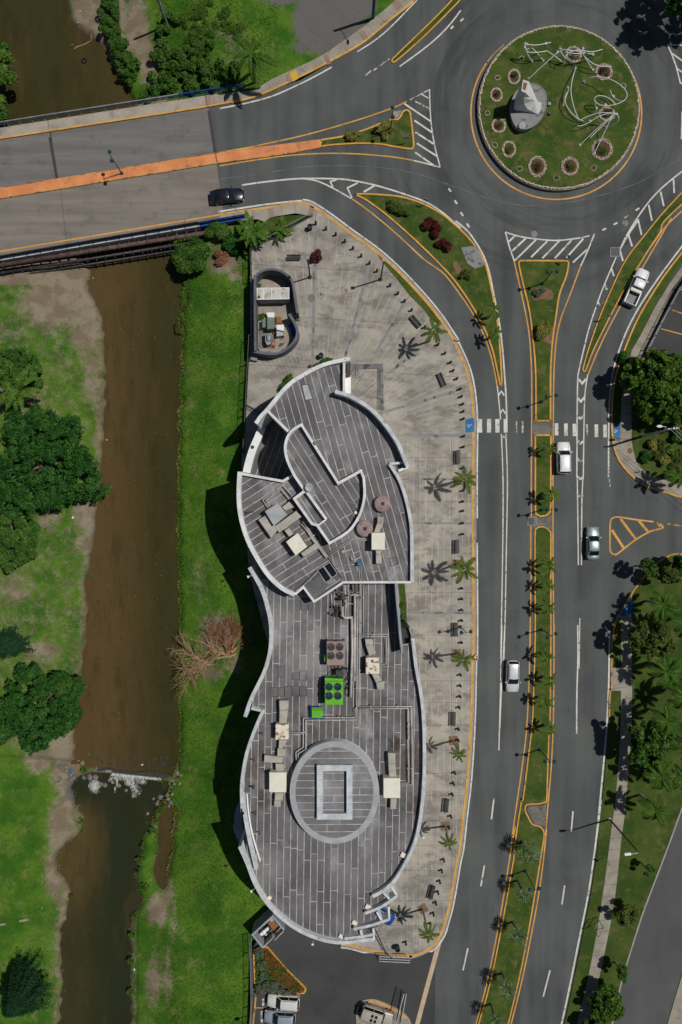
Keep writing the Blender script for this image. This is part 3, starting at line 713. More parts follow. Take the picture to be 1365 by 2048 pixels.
wl_('B4', '325,195 335,470 333,850 326,1250 322,1490 ', .16); wl_('B4', '351,193 360,470 354,850 348,1200 340,1490', .16)
wl_('B5', '328,0 322,300 315,560 311,720', .17); wl_('B5', '345,0 338,150 328,330 320,500 316,600', .16)
strokes('B5', '283,997 268,1117', .2, n='lane_dash'); strokes('B6', '374,328 356,432; 291,743 267,853', .2, n='lane_dash')
paint('stop_band', V('B6', '152,697 97,900 37,1125'), .62, 'cream_paint', 1)
wl_('R2', '0,630 150,600 300,560 450,495 560,440 650,390', .2); wl_('R2', '800,300 900,235 1000,150 1150,-5', .18)
wl_('R2', '1045,386 1150,310 1250,230 1330,150 1400,60', .2)
strokes('R3', '34,165 50,150; 90,122 108,105; 22,1083 36,1103; 57,1152 71,1172; 92,1220 105,1242; 127,1285 141,1307', .26, n='lane_dash')
strokes('R2', '845,440 880,410; 890,412 920,390; 930,382 985,342', .2, 'white_faded', n='lane_dash')
strokes('R3', '905,1323 928,1313; 970,1292 992,1280; 1098,1210 1118,1196', .26, n='lane_dash'); strokes('R3', '1033,1252 1055,1240', .16, 'white_faded', n='lane_dash')
wl_('R3', '0,1050 180,1118 350,1165 500,1183 700,1165 900,1122 1100,1055 1250,975 1365,905', .06, 'seam_line')
# median below the roundabout
wl_('R4', '348,70 373,160 401,240', .2, sm=1); wl_('R4', '348,70 420,92 500,106 640,118 780,103', .2); wl_('R4', '785,103 832,90', .18, 'white_faded', 1)
wl_('R4', '860,80 822,175 781,265', .2)
strokes('R4', '404,91 369,124; 465,106 388,178; 524,114 404,232; 589,122 496,214; 657,122 561,220; 728,116 633,220; 798,106 700,216; 819,168 736,245')
yl('R4', '400,242 440,420 480,620 496,800 500,1000 497,1490'); yl('R4', '781,265 720,430 663,580 637,730 626,950 622,1490')
yl('B4', '497,990 492,1250 490,1490'); yl('B4', '622,990 626,1250 628,1490'); yl('B4', '497,440 498,680'); yl('B4', '622,440 622,1000'); yl('B4', '495,725 493,1000')
yl('B5', '491,0 485,300 470,600 440,850 403,1100 380,1295'); yl('B5', '629,0 625,500 613,800 592,1050 573,1295')
yl('B6', '530,130 507,250 452,590 390,900 332,1122'); yl('B6', '686,150 657,400 614,650 563,900 508,1122')
# eastern carriageway
wl_('R4', '1112,0 1055,85 1008,168', .2); wl_('R4', '986,212 918,370 880,470 830,620 795,760 770,870 764,920 761,1100 759,1490', .18)
wl_('R4', '822,888 810,960 802,1080 796,1490', .17); wl_('D8', '814,690 816,900 820,1200 825,1628', .17); wl_('D8', '873,690 866,850 862,950 859,1250 857,1628', .17)
wl_('B5', '764,0 765,200 759,400 758,625', .2); wl_('B5', '776,-40 774,100 772,250', .14)
for x, y in ((790, 926), (782, 1030)): paint('chevron', V('R4', f'{x-21},{y-12} {x},{y+14} {x+21},{y-12}'), .28, sm=1)
for y, w in ((78, 34), (340, 30), (525, 30), (715, 28), (902, 26)): paint('chevron', V('D8', f'{847-w},{y-14} {848},{y+14} {847+w},{y-14}'), .3, 'white_faded', 1)
strokes('B5', '737,1070 727,1185', .2, n='lane_dash'); strokes('B6', '776,427 762,523; 703,853 668,988', .2, n='lane_dash')
wl_('R3', '1390,965 1250,1078 1150,1190 1050,1345 1005,1440', .2)
strokes('R3', '1315,1032 1319,1110; 1240,1098 1259,1185; 1172,1178 1191,1268; 1110,1258 1131,1350; 1055,1348 1077,1416', .24)
strokes('R4', '1008,175 1024,236; 958,278 972,323; 919,371 932,401; 881,470 890,493', .24)
strokes('R3', '1278,255 1300,300; 1300,300 1330,380; 1330,380 1355,480; 1280,257 1400,262; 1303,305 1400,375; 1332,392 1400,440; 1352,475 1400,500; 1360,800 1365,640', .2)
yl('R4', '1302,-10 1200,165 1060,405 940,625 870,775 823,890'); yl('R3', '1400,1180 1330,1243 1262,1310 1200,1396 1130,1494')
wl_('R4', '1380,130 1230,330 1100,530 1020,700 970,860 950,1000 943,1150 941,1478', .22)
wl_('B4', '940,380 942,447', .17, 'white_faded', 1); strokes('B4', '946,455 950,497', .14, 'white_faded')
wl_('B5', '948,30 942,350 930,600 908,850 884,1100 863,1295', .24); wl_('B6', '963,0 932,210 898,450 848,700 798,950 760,1124', .24)
MB().ribbon(smooth(V('B5', '929,640 918,850 895,1090 874,1295'), 4), .16, .0022).build('gutter_line', MATS['joint_dark'], road)
MB().ribbon(smooth(V('B6', '975,0 944,210 909,450 860,700 810,950 772,1124'), 4), .2, .0022).build('gutter_line', MATS['joint_dark'], road)
# crosswalk
for x0, x1, f in ((192, 214, 0), (242, 266, 0), (290, 314, 0), (338, 360, 0)): paint('crosswalk_stripe', V('R4', f'{(x0+x1)/2},1144 {(x0+x1)/2+1},1222'), (x1 - x0) / 2.874 * S, 'white_paint' if f == 0 else 'white_faded', 1)
for x, w in ((412, .16), (447, .24)): paint('crosswalk_stripe', V('R4', f'{x},1157 {x+1},1225'), w, 'white_faded', 1)
for x, f in ((642, 0), (696, 0), (745, 0), (817, 1), (871, 0), (921, 0)): paint('crosswalk_stripe', V('R4', f'{x},{1168 + (x-640)*.03} {x+1},{1238 + (x-640)*.04}'), (.5 if not f else .26), 'white_faded' if f else 'white_paint', 1)
# yellow hatched triangle
yl('B4', '1200,700 1100,688 1010,674 975,675 953,695 950,760 950,850 958,878 978,887 995,882 1090,808 1180,756 1252,735 1238,712', .22); wl_('B4', '1280,712 1380,726', .2, 'yellow_worn', 1)
strokes('B4', '961,747 1028,850; 1010,682 1096,798; 1116,696 1172,760', .34, 'yellow_paint'); strokes('B4', '1219,706 1240,728', .34, 'yellow_worn')
strokes('D5', '1172,377 1420,470; 1080,650 1420,740; 1335,118 1420,160', .16, 'yellow_worn', 'parking_line', lot_r, .034)
for o in road.children: pass
# ------------------------------------------------------------------ islands, walks, verges
def island(poly, m='lawn', kerb='yellow_paint', kw=0.22, h=0.14, sm=4, name='traffic_island', closed_sm=True, z0=-0.3, kin=True):
    p = smooth(poly, sm, True) if sm > 1 else poly
    if area2(p) < 0: p = p[::-1]
    inner = offset(p, kw * 0.96, True)
    o = struct(name, MB().prism(inner, 0.0, h - 0.03), m)
    MB().wall(p, kw, z0 if z0 > -0.1 else 0.0, h, True, a=1.0).build('kerb', MATS[kerb], o)
    return o
isl1 = island(V('R2', '583,828 584,812 700,793 770,775 860,745 940,712 1005,690 1030,692 1048,672 1060,648 1085,637 1108,652 1116,700 1130,830 1124,864 1104,871 1000,856 930,843 800,839 650,848 584,855'))
isl2 = island(W(Q('F', '709,389 720,387') + Q('R2', '900,1126 1050,1140 1180,1180 1290,1240') + Q('R4', '40,8 90,52 130,92 180,150 214,208 242,268 272,400 301,550 318,700 328,860 331,940 324,955 313,948 300,885 262,725 200,582 130,462 60,362 0,292') + Q('R2', '1180,1445 1050,1325 950,1240 850,1168 790,1138')))
isl3 = island(V('R4', '421,262 424,240 440,231 560,231 690,232 712,240 714,262 700,330 662,430 642,560 622,700 612,850 611,1000 611,1140 611,1157 600,1159 565,1159 530,1159 519,1157 518,1140 517,900 506,730 482,530 445,370'), sm=3)
isl4 = island(V('D8', '362,300 363,263 372,258 420,257 480,257 534,257 543,264 543,300 541,800 538,1035 520,1085 490,1112 430,1124 390,1105 364,1050 363,600'), sm=3)
isl5 = island(V('D8', '361,1628 362,1290 385,1235 430,1218 490,1234 528,1272 540,1310 540,1628') + V('B5', '612,60 608,500 600,650 592,880 588,1005 570,1022 530,1030 474,1034 465,1062 480,1098 505,1140 545,1152 570,1180 572,1220 555,1330') + V('B6', '640,400 598,650 548,900 495,1122 470,1240 310,1240 340,1122 402,900 462,600 515,300 522,220 556,0') + V('B5', '445,1000 475,760 498,560 508,300 515,40'), 'lawn', kw=.18, sm=3)
refuge = struct('median_refuge', MB().prism(V('R4', '502,1164 614,1164 614,1232 502,1232'), 0, .05), 'concrete_dark')
refuge2 = struct('median_refuge', MB().prism(V('D8', '352,1060 362,1100 400,1135 430,1140 500,1122 542,1055 546,1300 530,1262 490,1224 430,1208 385,1222 352,1260'), 0, .05), 'concrete_dark')
pad5 = struct('concrete_pad', MB().prism(V('B5', '478,1040 560,1037 582,1020 582,1165 550,1146 512,1140 490,1095 472,1062'), .02, .12), 'concrete_dark')
isl6 = island(V('R3', '1400,1070 1365,1100 1250,1222 1150,1345') + V('R4', '1040,222 960,382 880,572 822,740 792,845 792,868 803,874 815,860 852,760 930,600 1040,392 1180,162 1240,70') + V('R3', '1255,1285 1330,1208 1400,1142'), 'lawn', kw=.17)
isl7 = island(V('R2', '997,362 1000,345 1020,325 1060,285 1180,170 1300,50 1370,-30 1440,-130 1470,-110 1400,0 1330,75 1200,205 1090,305 1030,355 1010,367'), 'lawn_fresh', kw=.17)
pad = struct('concrete_pad', MB().prism(V('R4', '93,160 178,150 214,225 228,262 172,282 128,250'), .05, .15), 'concrete_grey')
pad1 = struct('concrete_pad', MB().prism(V('R2', '1004,650 1054,645 1046,668 1030,688 1008,684'), .05, .13), 'concrete_walk')
pad2 = struct('concrete_pad', MB().prism(smooth(V('R4', '46,250 60,238 78,245 98,292 96,310 72,312 55,285'), 3, True), .05, .13), 'mulch')
# roundabout disc: stone edged lawn
RC0 = Vector((P(1116, 220).x, P(1116, 220).y, 0)); RR = 11.05
ring = [RC0 + Vector((RR * math.cos(t), RR * 1.015 * math.sin(t), 0)) for t in [2 * math.pi * i / 96 for i in range(96)]]
rb = struct('roundabout_island', MB().prism(ring, -0.1, 0.62), 'lawn')
MB().wall([RC0 + (p - RC0) * 1.012 for p in ring], .3, 0, 0.55, True).build('retaining_kerb', MATS['rock'], rb)
rs = random.Random(5); mb = MB()
for i in range(330):
    t = 2 * math.pi * i / 330; r = RR * 1.004 + rs.uniform(-.07, .07)
    mb.ell(RC0 + Vector((r * math.cos(t), 1.015 * r * math.sin(t), .62)), (rs.uniform(.11, .19), rs.uniform(.1, .16), rs.uniform(.08, .15)), 6, 4, .2, rs)
o = mb.build('edging_stones', MATS['stone'], rb); o['kind'] = 'stuff'
yc = P(1113, 226)
paint('yellow_line', [yc + Vector((11.95 * math.cos(t), 12.1 * math.sin(t), 0)) for t in [R(a) for a in range(-215, 100, 4)]], .2, 'yellow_paint', 2)
paint('yellow_line', [yc + Vector((11.95 * math.cos(t), 12.1 * math.sin(t), 0)) for t in [R(a) for a in range(128, 145, 4)]], .15, 'yellow_worn', 2)
# ------------------------------------------------------------------ plaza
kerbW = Q('R2', '480,1178 530,1190 640,1260 760,1350 900,1450') + Q('R5', '1000,432 1100,532 1200,642 1280,742 1340,832 1368,875') + Q('R4', '60,702 110,810 140,900 160,1010 169,1130 170,1240 168,1420') + Q('B4', '168,680 168,900 170,1250 169,1490') + Q('B5', '165,180 156,560 136,880 112,1090 90,1290') + Q('B6', '240,310 206,510 180,610 160,672 120,730 60,768 0,787') + Q('B3', '1130,1105 1050,1098 900,1075 780,1042 720,1035')
pl = smooth(W(kerbW, 0), 3)
plaza_poly = pl + W(Q('F', '640,1870 600,1830 560,1800 530,1700 520,1500 540,1300 500,1150 484,1000 484,900 490,862 496,759 501,680 501,558 503,501 560,470 627,432 606,414'), 0)
plaza = struct('plaza', MB().prism(plaza_poly, -1.6, 0.09), 'joint_dark')
F0 = P(640, 885)
lines = []
for (a, b) in (((555, 200), (540, 985)), ((870, 430), (730, 965)), ((1075, 655), (900, 955)), ((1190, 905), (980, 1065)), ((1365, 1172), (955, 1290))):
    p, q = V1('R5', *a), V1('R5', *b); d = q - p; lines.append((p, (-d.y, d.x)))
north = [p for p in plaza_poly]
yS = P(0, 871).y
inner = offset(pl, .3)
slab_poly = (inner if area2(plaza_poly) > 0 else offset(pl, -.3)) + plaza_poly[len(pl):]
# which side of the kerb the plaza lies on
mid = slab_poly[len(pl) // 2]
if sdist(plaza_poly, np.array([mid.x]), np.array([mid.y]))[0] > 0: slab_poly = offset(pl, -.3) + plaza_poly[len(pl):]
half = split_poly(slab_poly, [((0, yS), (0, 1))], 0.05)
nslab = 0
for faces in half:
    cy = sum(p.y for f in faces for p in f) / sum(len(f) for f in faces)
    # rebuild the outline pieces by cutting the same sheet again on one side only
def cut_half(sign, lns, gap):
    out = split_poly(slab_poly, [((0, yS), (0, 1))] + lns, gap)
    res = []
    for faces in out:
        cy = sum(p.y for f in faces for p in f) / sum(len(f) for f in faces)
        if (cy > yS) == (sign > 0): res.append(faces)
    return res
nl = lines + [((0, P(0, y).y), (0.06, 1)) for y in (540, 640, 740)]
sl_ = [((0, P(0, y).y), (0, 1)) for y in (915, 959, 1003, 1047, 1100, 1136, 1185, 1225, 1270, 1316, 1361, 1405, 1450, 1500, 1546, 1590, 1640, 1690, 1740, 1800, 1850)] + [((P(903, 0).x, 0), (1, 0.0)), ((P(838, 0).x, 0), (1, 0.0))]
for faces in cut_half(1, nl, .035) + cut_half(-1, sl_, .03):
    piece(faces, 0.105 + random.uniform(0, .004), .1, 'paving_slab', MATS['plaza'], plaza); nslab += 1
# broader dark joint bands of the fan
for (a, b) in (((555, 200), (540, 985)), ((870, 430), (730, 965)), ((1075, 655), (900, 955)), ((1190, 905), (980, 1065)), ((1365, 1172), (955, 1290))):
    MB().ribbon([V1('R5', *a), V1('R5', *b)], .42, .1125 + .0004 * len(a)).build('joint_band', MATS['concrete_grey'], plaza)
for y in (870,): MB().ribbon([P(812, y), P(944, y + 2)], .45, .115).build('joint_band', MATS['concrete_grey'], plaza)
for y in (958, 1046, 1136, 1225): MB().ribbon([P(818, y), P(945, y + 1)], .3, .1135).build('joint_band', MATS['concrete_grey'], plaza)
for r in (520, 545, 570, 600): pass
MB().wall(pl, .3, 0, .135, a=(1.0 if area2(plaza_poly) > 0 else 0.0)).build('kerb', MATS['yellow_paint'], plaza)
MB().wall(offset(pl, -.12 if area2(plaza_poly) > 0 else .12), .2, 0, .1).build('kerb', MATS['kerb_grey'], plaza)
MB().prism(V('R4', '118,1150 128,1143 165,1138 169,1160 168,1219 120,1222'), .05, .142).build('ramp_pad', MATS['blue_pad'], plaza)
struct('concrete_ramp', MB().prism(V('B4', '164,686 181,686 181,806 164,806'), .0, .138), 'concrete_walk')
# wheelchair signs on the two blue pads
def wheelchair(c, s, rz, par):
    M4 = Matrix.Translation(c) @ Matrix.Rotation(rz, 4, 'Z')
    mb = MB()
    def L(pts, w): mb.ribbon([M4 @ Vector((x * s, y * s, 0)) for x, y in pts], w * s, c.z)
    L([(.0 + .34 * math.cos(t), -.2 + .34 * math.sin(t)) for t in [R(a) for a in range(150, 400, 20)]], .1)
    mb.cur = 0
    c2 = c.z + .0006
    mb.ribbon([M4 @ Vector((x * s, y * s, 0)) for x, y in ((-.1, .42), (-.05, -.05), (.25, -.05), (.4, -.42), (.55, -.36))], .11 * s, c2)
    mb.ribbon([M4 @ Vector((x * s, y * s, 0)) for x, y in ((-.07, .2), (.2, .2))], .09 * s, c2 + .0006)
    mb.fill([M4 @ Vector((-.12 * s + .1 * s * math.cos(t), .56 * s + .1 * s * math.sin(t), 0)) for t in [R(a) for a in range(0, 360, 45)]], c2)
    mb.build('wheelchair_symbol', MATS['white_paint'], par)
wheelchair(V1('R4', 141, 1181, .146), .58, R(-80), plaza)
wk = offset(pl, (-.45 if area2(plaza_poly) > 0 else .45))
gap_ = [i for i, p in enumerate(wk) if p.x > P(930, 0).x]
def seg_(y0, y1): return [p for p in wk if P(0, y1).y <= p.y <= P(0, y0).y]
for y0, y1 in ((300, 1038), (1084, 1905)): paint('edge_line', seg_(y0, y1), .22, 'white_paint', 1)
wl_('R2', '-10,1230 150,1205 250,1190 400,1172 478,1166', .24)
# planting wedge between plaza and road, small lawn beside the bridge walk
struct('verge', MB().prism(smooth(V('R5', '908,362 1000,444 1100,546 1200,655 1280,752 1308,782 1240,768 1180,690 1100,612 1030,520 960,438'), 2, True), .0, .125), 'lawn')
struct('verge', MB().prism(V('R5', '285,172 330,158 400,150 470,148 510,152 420,205 300,250 240,300 200,320 190,260'), -.3, .13), 'lawn_fresh')
def walk(name, poly, lns, m='concrete_walk', h=.12, z0=-.4, gap=.03, base='joint_dark', hb=.03):
    b = struct(name, MB().prism(poly, z0, h - hb), base)
    for f in split_poly(poly, lns, gap): piece(f, h + random.uniform(0, .006), hb + .02, 'paving_slab', MATS[m], b)
    return b
def cross_lines(a, b, n, extra=()):
    d = b - a; return [(a + d * ((i + .5) / n), (d.x, d.y)) for i in range(n)]
w1 = walk('sidewalk', smooth(V('R2', '0,1240 120,1222 250,1203 400,1183 480,1178 545,1200 540,1250 520,1255 440,1240 300,1262 260,1290 220,1275 0,1290'), 1, True), cross_lines(V1('R2', 0, 1260), V1('R2', 560, 1200), 7), 'concrete', h=.11)
MB().wall(smooth(V('R2', '0,1247 120,1228 250,1212 400,1186 480,1179'), 3), .22, 0, .14).build('kerb', MATS['yellow_paint'], w1)
for q in ('283,1215 308,1210 318,1262 290,1268', '525,1195 548,1205 540,1255 508,1250'): MB().prism(V('R2', q), .05, .135).build('brick_strip', MATS['brick_band'], w1)
north_walk = smooth(V('R2', '-62,620 0,606 100,590 200,565 300,525 450,455 600,380 800,270 900,195 1000,110 1150,-10 1240,-110'), 3)
nw_up = smooth(V('R2', '-62,560 0,545 140,535 210,520 300,465 450,395 600,320 790,190 900,105 1030,-5 1120,-110'), 3)
n2 = walk('sidewalk', north_walk + nw_up[::-1], [(p, (q.x - p.x, q.y - p.y)) for p, q in zip(north_walk[2::2], north_walk[3::2])], 'concrete_walk', h=.13)
MB().wall(north_walk, .26, 0, .155).build('kerb', MATS['yellow_paint'], n2)
MB().prism(V('R2', '405,428 443,412 460,458 425,478'), .1, .16).build('ramp_pad', MATS['yellow_pad'], n2)
for q in ('383,438 402,429 422,478 402,488', '600,325 622,314 648,372 625,383', '808,190 830,178 862,220 838,240', '1002,20 1030,-2 1060,40 1030,60'): MB().prism(V('R2', q), .1, .158).build('brick_strip', MATS['brick_band'], n2)
# east side: verge, walk, corner, park
east_kerb = smooth(V('R4', '1420,120 1365,185 1250,335 1120,545 1040,725 985,885 965,1000 958,1150 962,1240') + V('C3', '200,1340 215,1440 270,1590 380,1735 500,1838 620,1908 800,1962 996,2022 1150,2050'), 3)
verge_in = V('R4', '1450,170 1365,240 1290,350 1200,500 1120,660 1075,750') + V('C3', '300,905 290,1185 285,1345 415,1370 430,1470 460,1590 520,1680 620,1760 750,1812 900,1852 1150,1890')
ev = struct('verge', MB().prism(east_kerb + verge_in[::-1], 0.0, .1), 'lawn_verge')
MB().wall(east_kerb, .24, 0, .14).build('kerb', MATS['yellow_paint'], ev)
w3 = walk('sidewalk', V('R4', '1480,180 1365,262 1290,365 1200,512 1125,660 1072,752') + V('C3', '300,900 290,1185 285,1345 415,1370 412,1040 412,880 430,720 460,560 550,390') + V('R4', '1310,395 1400,265'), cross_lines(V1('R4', 1365, 300), V1('R4', 1060, 900), 9) + cross_lines(V1('C3', 350, 900), V1('C3', 350, 1340), 4), 'concrete_walk', h=.128, z0=0, hb=.02)
MB().prism(V('C3', '197,1183 287,1185 285,1345 200,1338'), .03, .139).build('ramp_pad', MATS['blue_pad'], w3)
wheelchair(V1('C3', 242, 1262, .143), .5, R(-80), w3)
MB().prism(V('C3', '287,1347 412,1347 412,1368 287,1366'), .05, .142).build('brick_strip', MATS['brick_band'], w3)
corner = smooth(V('C3', '203,1345 215,1440 270,1590 380,1735 500,1838 620,1908 800,1962 996,2022 1150,2050'), 3)
corner = offset(corner, .12)
w4 = walk('sidewalk', corner + V('C3', '1150,1900 996,1880 900,1850 750,1810 620,1760 520,1680 460,1590 430,1470 415,1372 300,1368'), [(V1('C3', *a), (V1('C3', *b) - V1('C3', *a)).yx) for a, b in ()] + [(V1('C3', 700, 1900), (1, -.1)), (V1('C3', 850, 1950), (1, -.15)), (V1('C3', 580, 1850), (1, -.2)), (V1('C3', 450, 1760), (.9, -.4)), (V1('C3', 380, 1600), (.3, -1)), (V1('C3', 340, 1470), (.2, -1))], 'concrete_walk', h=.136, z0=0, hb=.02)
struct('garden_lawn', MB().prism(V('C3', '415,1372 430,1470 460,1590 520,1680 620,1760 750,1810 900,1850 996,1880 1400,1920 1400,700 700,500 560,420 460,560 430,720 412,880'), 0, .115), 'lawn_fresh')
pk = smooth(V('C4', '1500,205 1365,196 1250,192 1140,236 1020,316 900,432 790,572 690,704 600,860 500,1020 450,1142 420,1280 402,1450 396,1700 394,2048') + V('B5', '950,370 943,530 934,640 920,850 895,1090 874,1295') + V('B6', '944,215 909,455 860,705 810,955 772,1128 740,1280'), 3)
park = struct('park_lawn', MB().prism(pk + V('B6', '990,1280 1012,1122 1060,905 1100,772 1160,582 1220,422 1300,212 1365,32') + W(Q('F', '1440,1450 1500,1200 1470,1112'), 0), 0, .1), 'lawn_fresh')
MB().wall(smooth(V('C4', '1500,205 1365,196 1250,192 1140,236 1020,316 900,432 790,572 690,704 600,860 500,1020 450,1142 420,1280 402,1450 396,1700 394,2048') + V('B5', '950,370 943,530'), 3), .24, 0, .13).build('kerb', MATS['yellow_worn'], park)
MB().wall(smooth(V('B6', '990,1280 1012,1122 1060,905 1100,772 1160,582 1220,422 1300,212 1365,32 1420,-80'), 2), .2, 0, .14).build('kerb', MATS['kerb_grey'], park)
struct('park_lawn', MB().prism(V('D6', '905,1450 878,1540 800,1790 722,2060 680,2300 1300,2300 1300,1450'), 0, .1), 'concrete_walk')
wk_l = smooth(V('C4', '678,740 677,900 676,1300 676,2048') + V('C5', '676,400 660,800 630,1280 600,1600 570,1950') + V('B6', '1060,180 1030,460 1000,640 945,900 890,1124 860,1260'), 2)
wk_r = V('C4', '662,760 500,1020 530,1130 530,1400 530,1740 402,1745') + V('C5', '398,212 524,214 522,600 505,1000 475,1400 440,1800') + V('B6', '1012,120 980,370 940,640 890,900 836,1124 805,1260')
w5 = walk('sidewalk', wk_l + wk_r[::-1], [((0, P(0, y).y), (-.12, 1)) for y in range(1235, 2060, 23)], 'concrete_walk', h=.125, z0=0, hb=.015)
MB().prism(V('C4', '610,860 678,830 678,1000 560,1040 497,1022'), .05, .133).build('ramp_pad', MATS['blue_pad'], w5)
# planter triangle and entrance bits at the bottom
plant = island(V('C6', '198,398 330,555 478,700 478,722 462,742 400,745 300,745 110,735 100,560 95,430 150,400'), 'soil', 'yellow_paint', .24, .15, 1, name='planting_bed')
jisl = island(V('C6', '835,875 870,800 920,782 980,785 1060,815 1150,860 1200,900 1235,963 1280,1100 900,1100'), 'concrete_walk', 'kerb_grey', .14, .13, 3)
MB().ribbon(smooth(V('C6', '890,822 930,800 980,800 1060,832 1140,875 1195,920'), 3), .3, .139).build('kerb_paint', MATS['yellow_paint'], jisl)
strokes('C6', '168,780 168,832; 158,866 158,958', .3, 'white_faded', 'parking_line', lot)
strokes('C6', '105,846 200,846', .14, 'yellow_worn', 'parking_line', lot)
paint('parking_line', V('C6', '118,740 108,850 92,1000'), .22, 'yellow_worn', 1, parent=lot)
# drains and covers
for v, x, y, w, h in (('R4', 978, 185, 52, 50), ('B4', 501, 697, 48, 46)):
    o = struct('storm_drain', MB().wall([V1(v, x + a * w / 2, y + b * h / 2, 0) for a, b in ((-1, -1), (1, -1), (1, 1), (-1, 1))], .14, 0, .056, True), 'concrete_grey')
    p = V1(v, x, y, .03); mb = MB()
    for i in range(9): mb.box(p + Vector((-.5 + i * .125, 0, 0)), (.05, h / 2.874 * S - .1, .03))
    mb.build('grate', MATS['metal_dark'], o)
    MB().prism([V1(v, x + a * w / 2, y + b * h / 2, 0) for a, b in ((-1, -1), (1, -1), (1, 1), (-1, 1))], 0, .012).build('pit', MATS['metal_black'], o)
def manhole(p, r, m, m2=None):
    o = struct('manhole_cover', MB().lathe(p, [(r, -.02), (r, .006), (r * .92, .012), (0.01, .012)], 20), m)
    MB().lathe(p, [(r * .86, 0), (r * .86, .016), (r * .8, .018), (.01, .018)], 20).build('lid', MATS[m2 or m], o)
manhole(V1('R3', 1037, 1283, 0), .42, 'concrete_grey'); manhole(V1('R3', 515, 1345, 0), .45, 'concrete_grey')
manhole(V1('R5', 533, 628, .108), .58, 'concrete_grey', 'concrete_dark'); manhole(V1('R5', 681, 605, .108), .58, 'concrete', 'concrete'); manhole(V1('C3', 402, 1490, .14), .38, 'mulch')
for x, y in ((587, 617), (735, 593)):
    p = V1('R5', x, y, .11); o = struct('valve_cover', MB().box(p, (.42, 1.1, .03), R(4)), 'concrete')
    for dy in (-.25, .25): MB().box(p + Vector((0, dy, .012)), (.28, .34, .02), R(4)).build('lid', MATS['concrete_grey'], o)
for x, y in ((1157, 1228), (1152, 1395)): pass
# ------------------------------------------------------------------ bridge
def bl(y0, x1, y1):
    b = (y1 - y0) / x1
    return lambda x: y0 + b * x
def bq(v, pts, z): return [V1(v, a, b, z) for a, b in pts]
L_nrail, L_nedge, L_nkerb = bl(186, 945, 36), bl(203, 1085, 33), bl(258, 1085, 91)
L_mt, L_mb, L_sy, L_ss = bl(518, 1130, 334), bl(572, 1140, 386), bl(848, 1180, 651), bl(892, 1050, 712)
br = thing('bridge', 'concrete road bridge with orange median and steel side rails over the brown river', 'bridge')
XL = -330
def dq(la, lb, a0, a1, b0, b1, z=0): return bq('D3', [(a0, la(a0)), (a1, la(a1)), (b1, lb(b1)), (b0, lb(b0))], z)
for (a0, a1, b0, b1) in ((XL, 262, XL + 40, 297), (268, 1096, 303, 1128)):
    MB().prism(dq(L_nkerb, L_mt, a0, a1, b0, b1), -.9, .006, True).build('deck_slab', MATS['deck_north'], br)
for (a0, a1, b0, b1) in ((XL, 318, XL + 40, 352), (320, 1139, 354, 1178)):
    MB().prism(dq(L_mb, L_ss, a0, a1, b0, b1), -.9, .006, True).build('deck_slab', MATS['deck_south'], br)
for (p, q) in (((263, 248), (300, 464)), ((1097, 108), (1131, 332))):
    a, b = V1('D3', *p), V1('D3', *q)
    MB().ribbon([a, b], .42, .012).build('expansion_joint', MATS['metal_dark'], br)
    d = (b - a).normalized(); n = Vector((-d.y, d.x, 0))
    for s in (-.12, .12): MB().wall([a + n * s, b + n * s], .05, .0, .03).build('joint_plate', MATS['rust_pipe'], br)
xm_ = [XL, -150, 40, 196, 352, 508, 664, 820, 976, 1132]
for i in range(len(xm_) - 1): MB().prism(dq(L_mt, L_mb, xm_[i] + .6, xm_[i + 1], xm_[i] + 6.6, xm_[i + 1] + 6), -.9, .168 + .004 * (i % 3), True).build('median', MATS['orange_median'], br)
MB().prism(bq('D3', [(1136, L_mt(1135)), (1365, 302), (1500, 285), (1681, 262), (1684, 305), (1560, 328), (1365, 356), (1143, L_mb(1142))], 0), -.3, .17).build('median', MATS['orange_median'], br)
MB().wall(bq('D3', [(XL, L_mb(XL)), (1140, L_mb(1140)), (1365, 356), (1560, 328)], 0), .14, 0, .178).build('kerb', MATS['yellow_worn'], br)
MB().wall(bq('D3', [(XL, L_mt(XL)), (1135, L_mt(1135)), (1365, 302)], 0), .1, 0, .176).build('kerb', MATS['yellow_worn'], br)
nw = MB().prism(dq(L_nedge, L_nkerb, XL, 253, XL, 262), -.9, .2, True).build('walkway', MATS['concrete'], br)
nw = MB().prism(dq(L_nedge, L_nkerb, 257, 1079, 263, 1086), -.9, .2, True).build('walkway', MATS['concrete'], br)
MB().prism(bq('D3', [(1082, 31), (1105, 28), (1112, 84), (1088, 90)], 0), -.3, .2).build('brick_strip', MATS['brick_band'], br)
MB().wall(bq('D3', [(XL, L_nkerb(XL)), (1085, L_nkerb(1085)), (1160, 76)], 0), .22, 0, .215).build('kerb', MATS['yellow_paint'], br)
MB().ribbon(bq('D3', [(XL, L_sy(XL)), (1180, L_sy(1180)), (1250, 640)], 0), .2, .016).build('yellow_line', MATS['yellow_paint'], br)
lg = MB().wall(bq('D3', [(XL, L_ss(XL)), (1050, L_ss(1050))], 0), .42, -1.0, .28).build('ledge', MATS['galvanised'], br)
MB().prism(bq('D3', [(XL, L_nkerb(XL) + 40), (1100, L_nkerb(1100) + 40), (1160, L_sy(1160) - 30), (XL, L_sy(XL) - 30)], -1), -2.1, -.92, True).build('girder', MATS['concrete_dark'], br)
for x in (280,): MB().prism(bq('D3', [(x - 6, L_nkerb(x)), (x + 26, L_nkerb(x)), (x + 126, L_sy(x)), (x + 94, L_sy(x))], -2), -5, -2.12).build('pier', MATS['concrete_dark'], br)
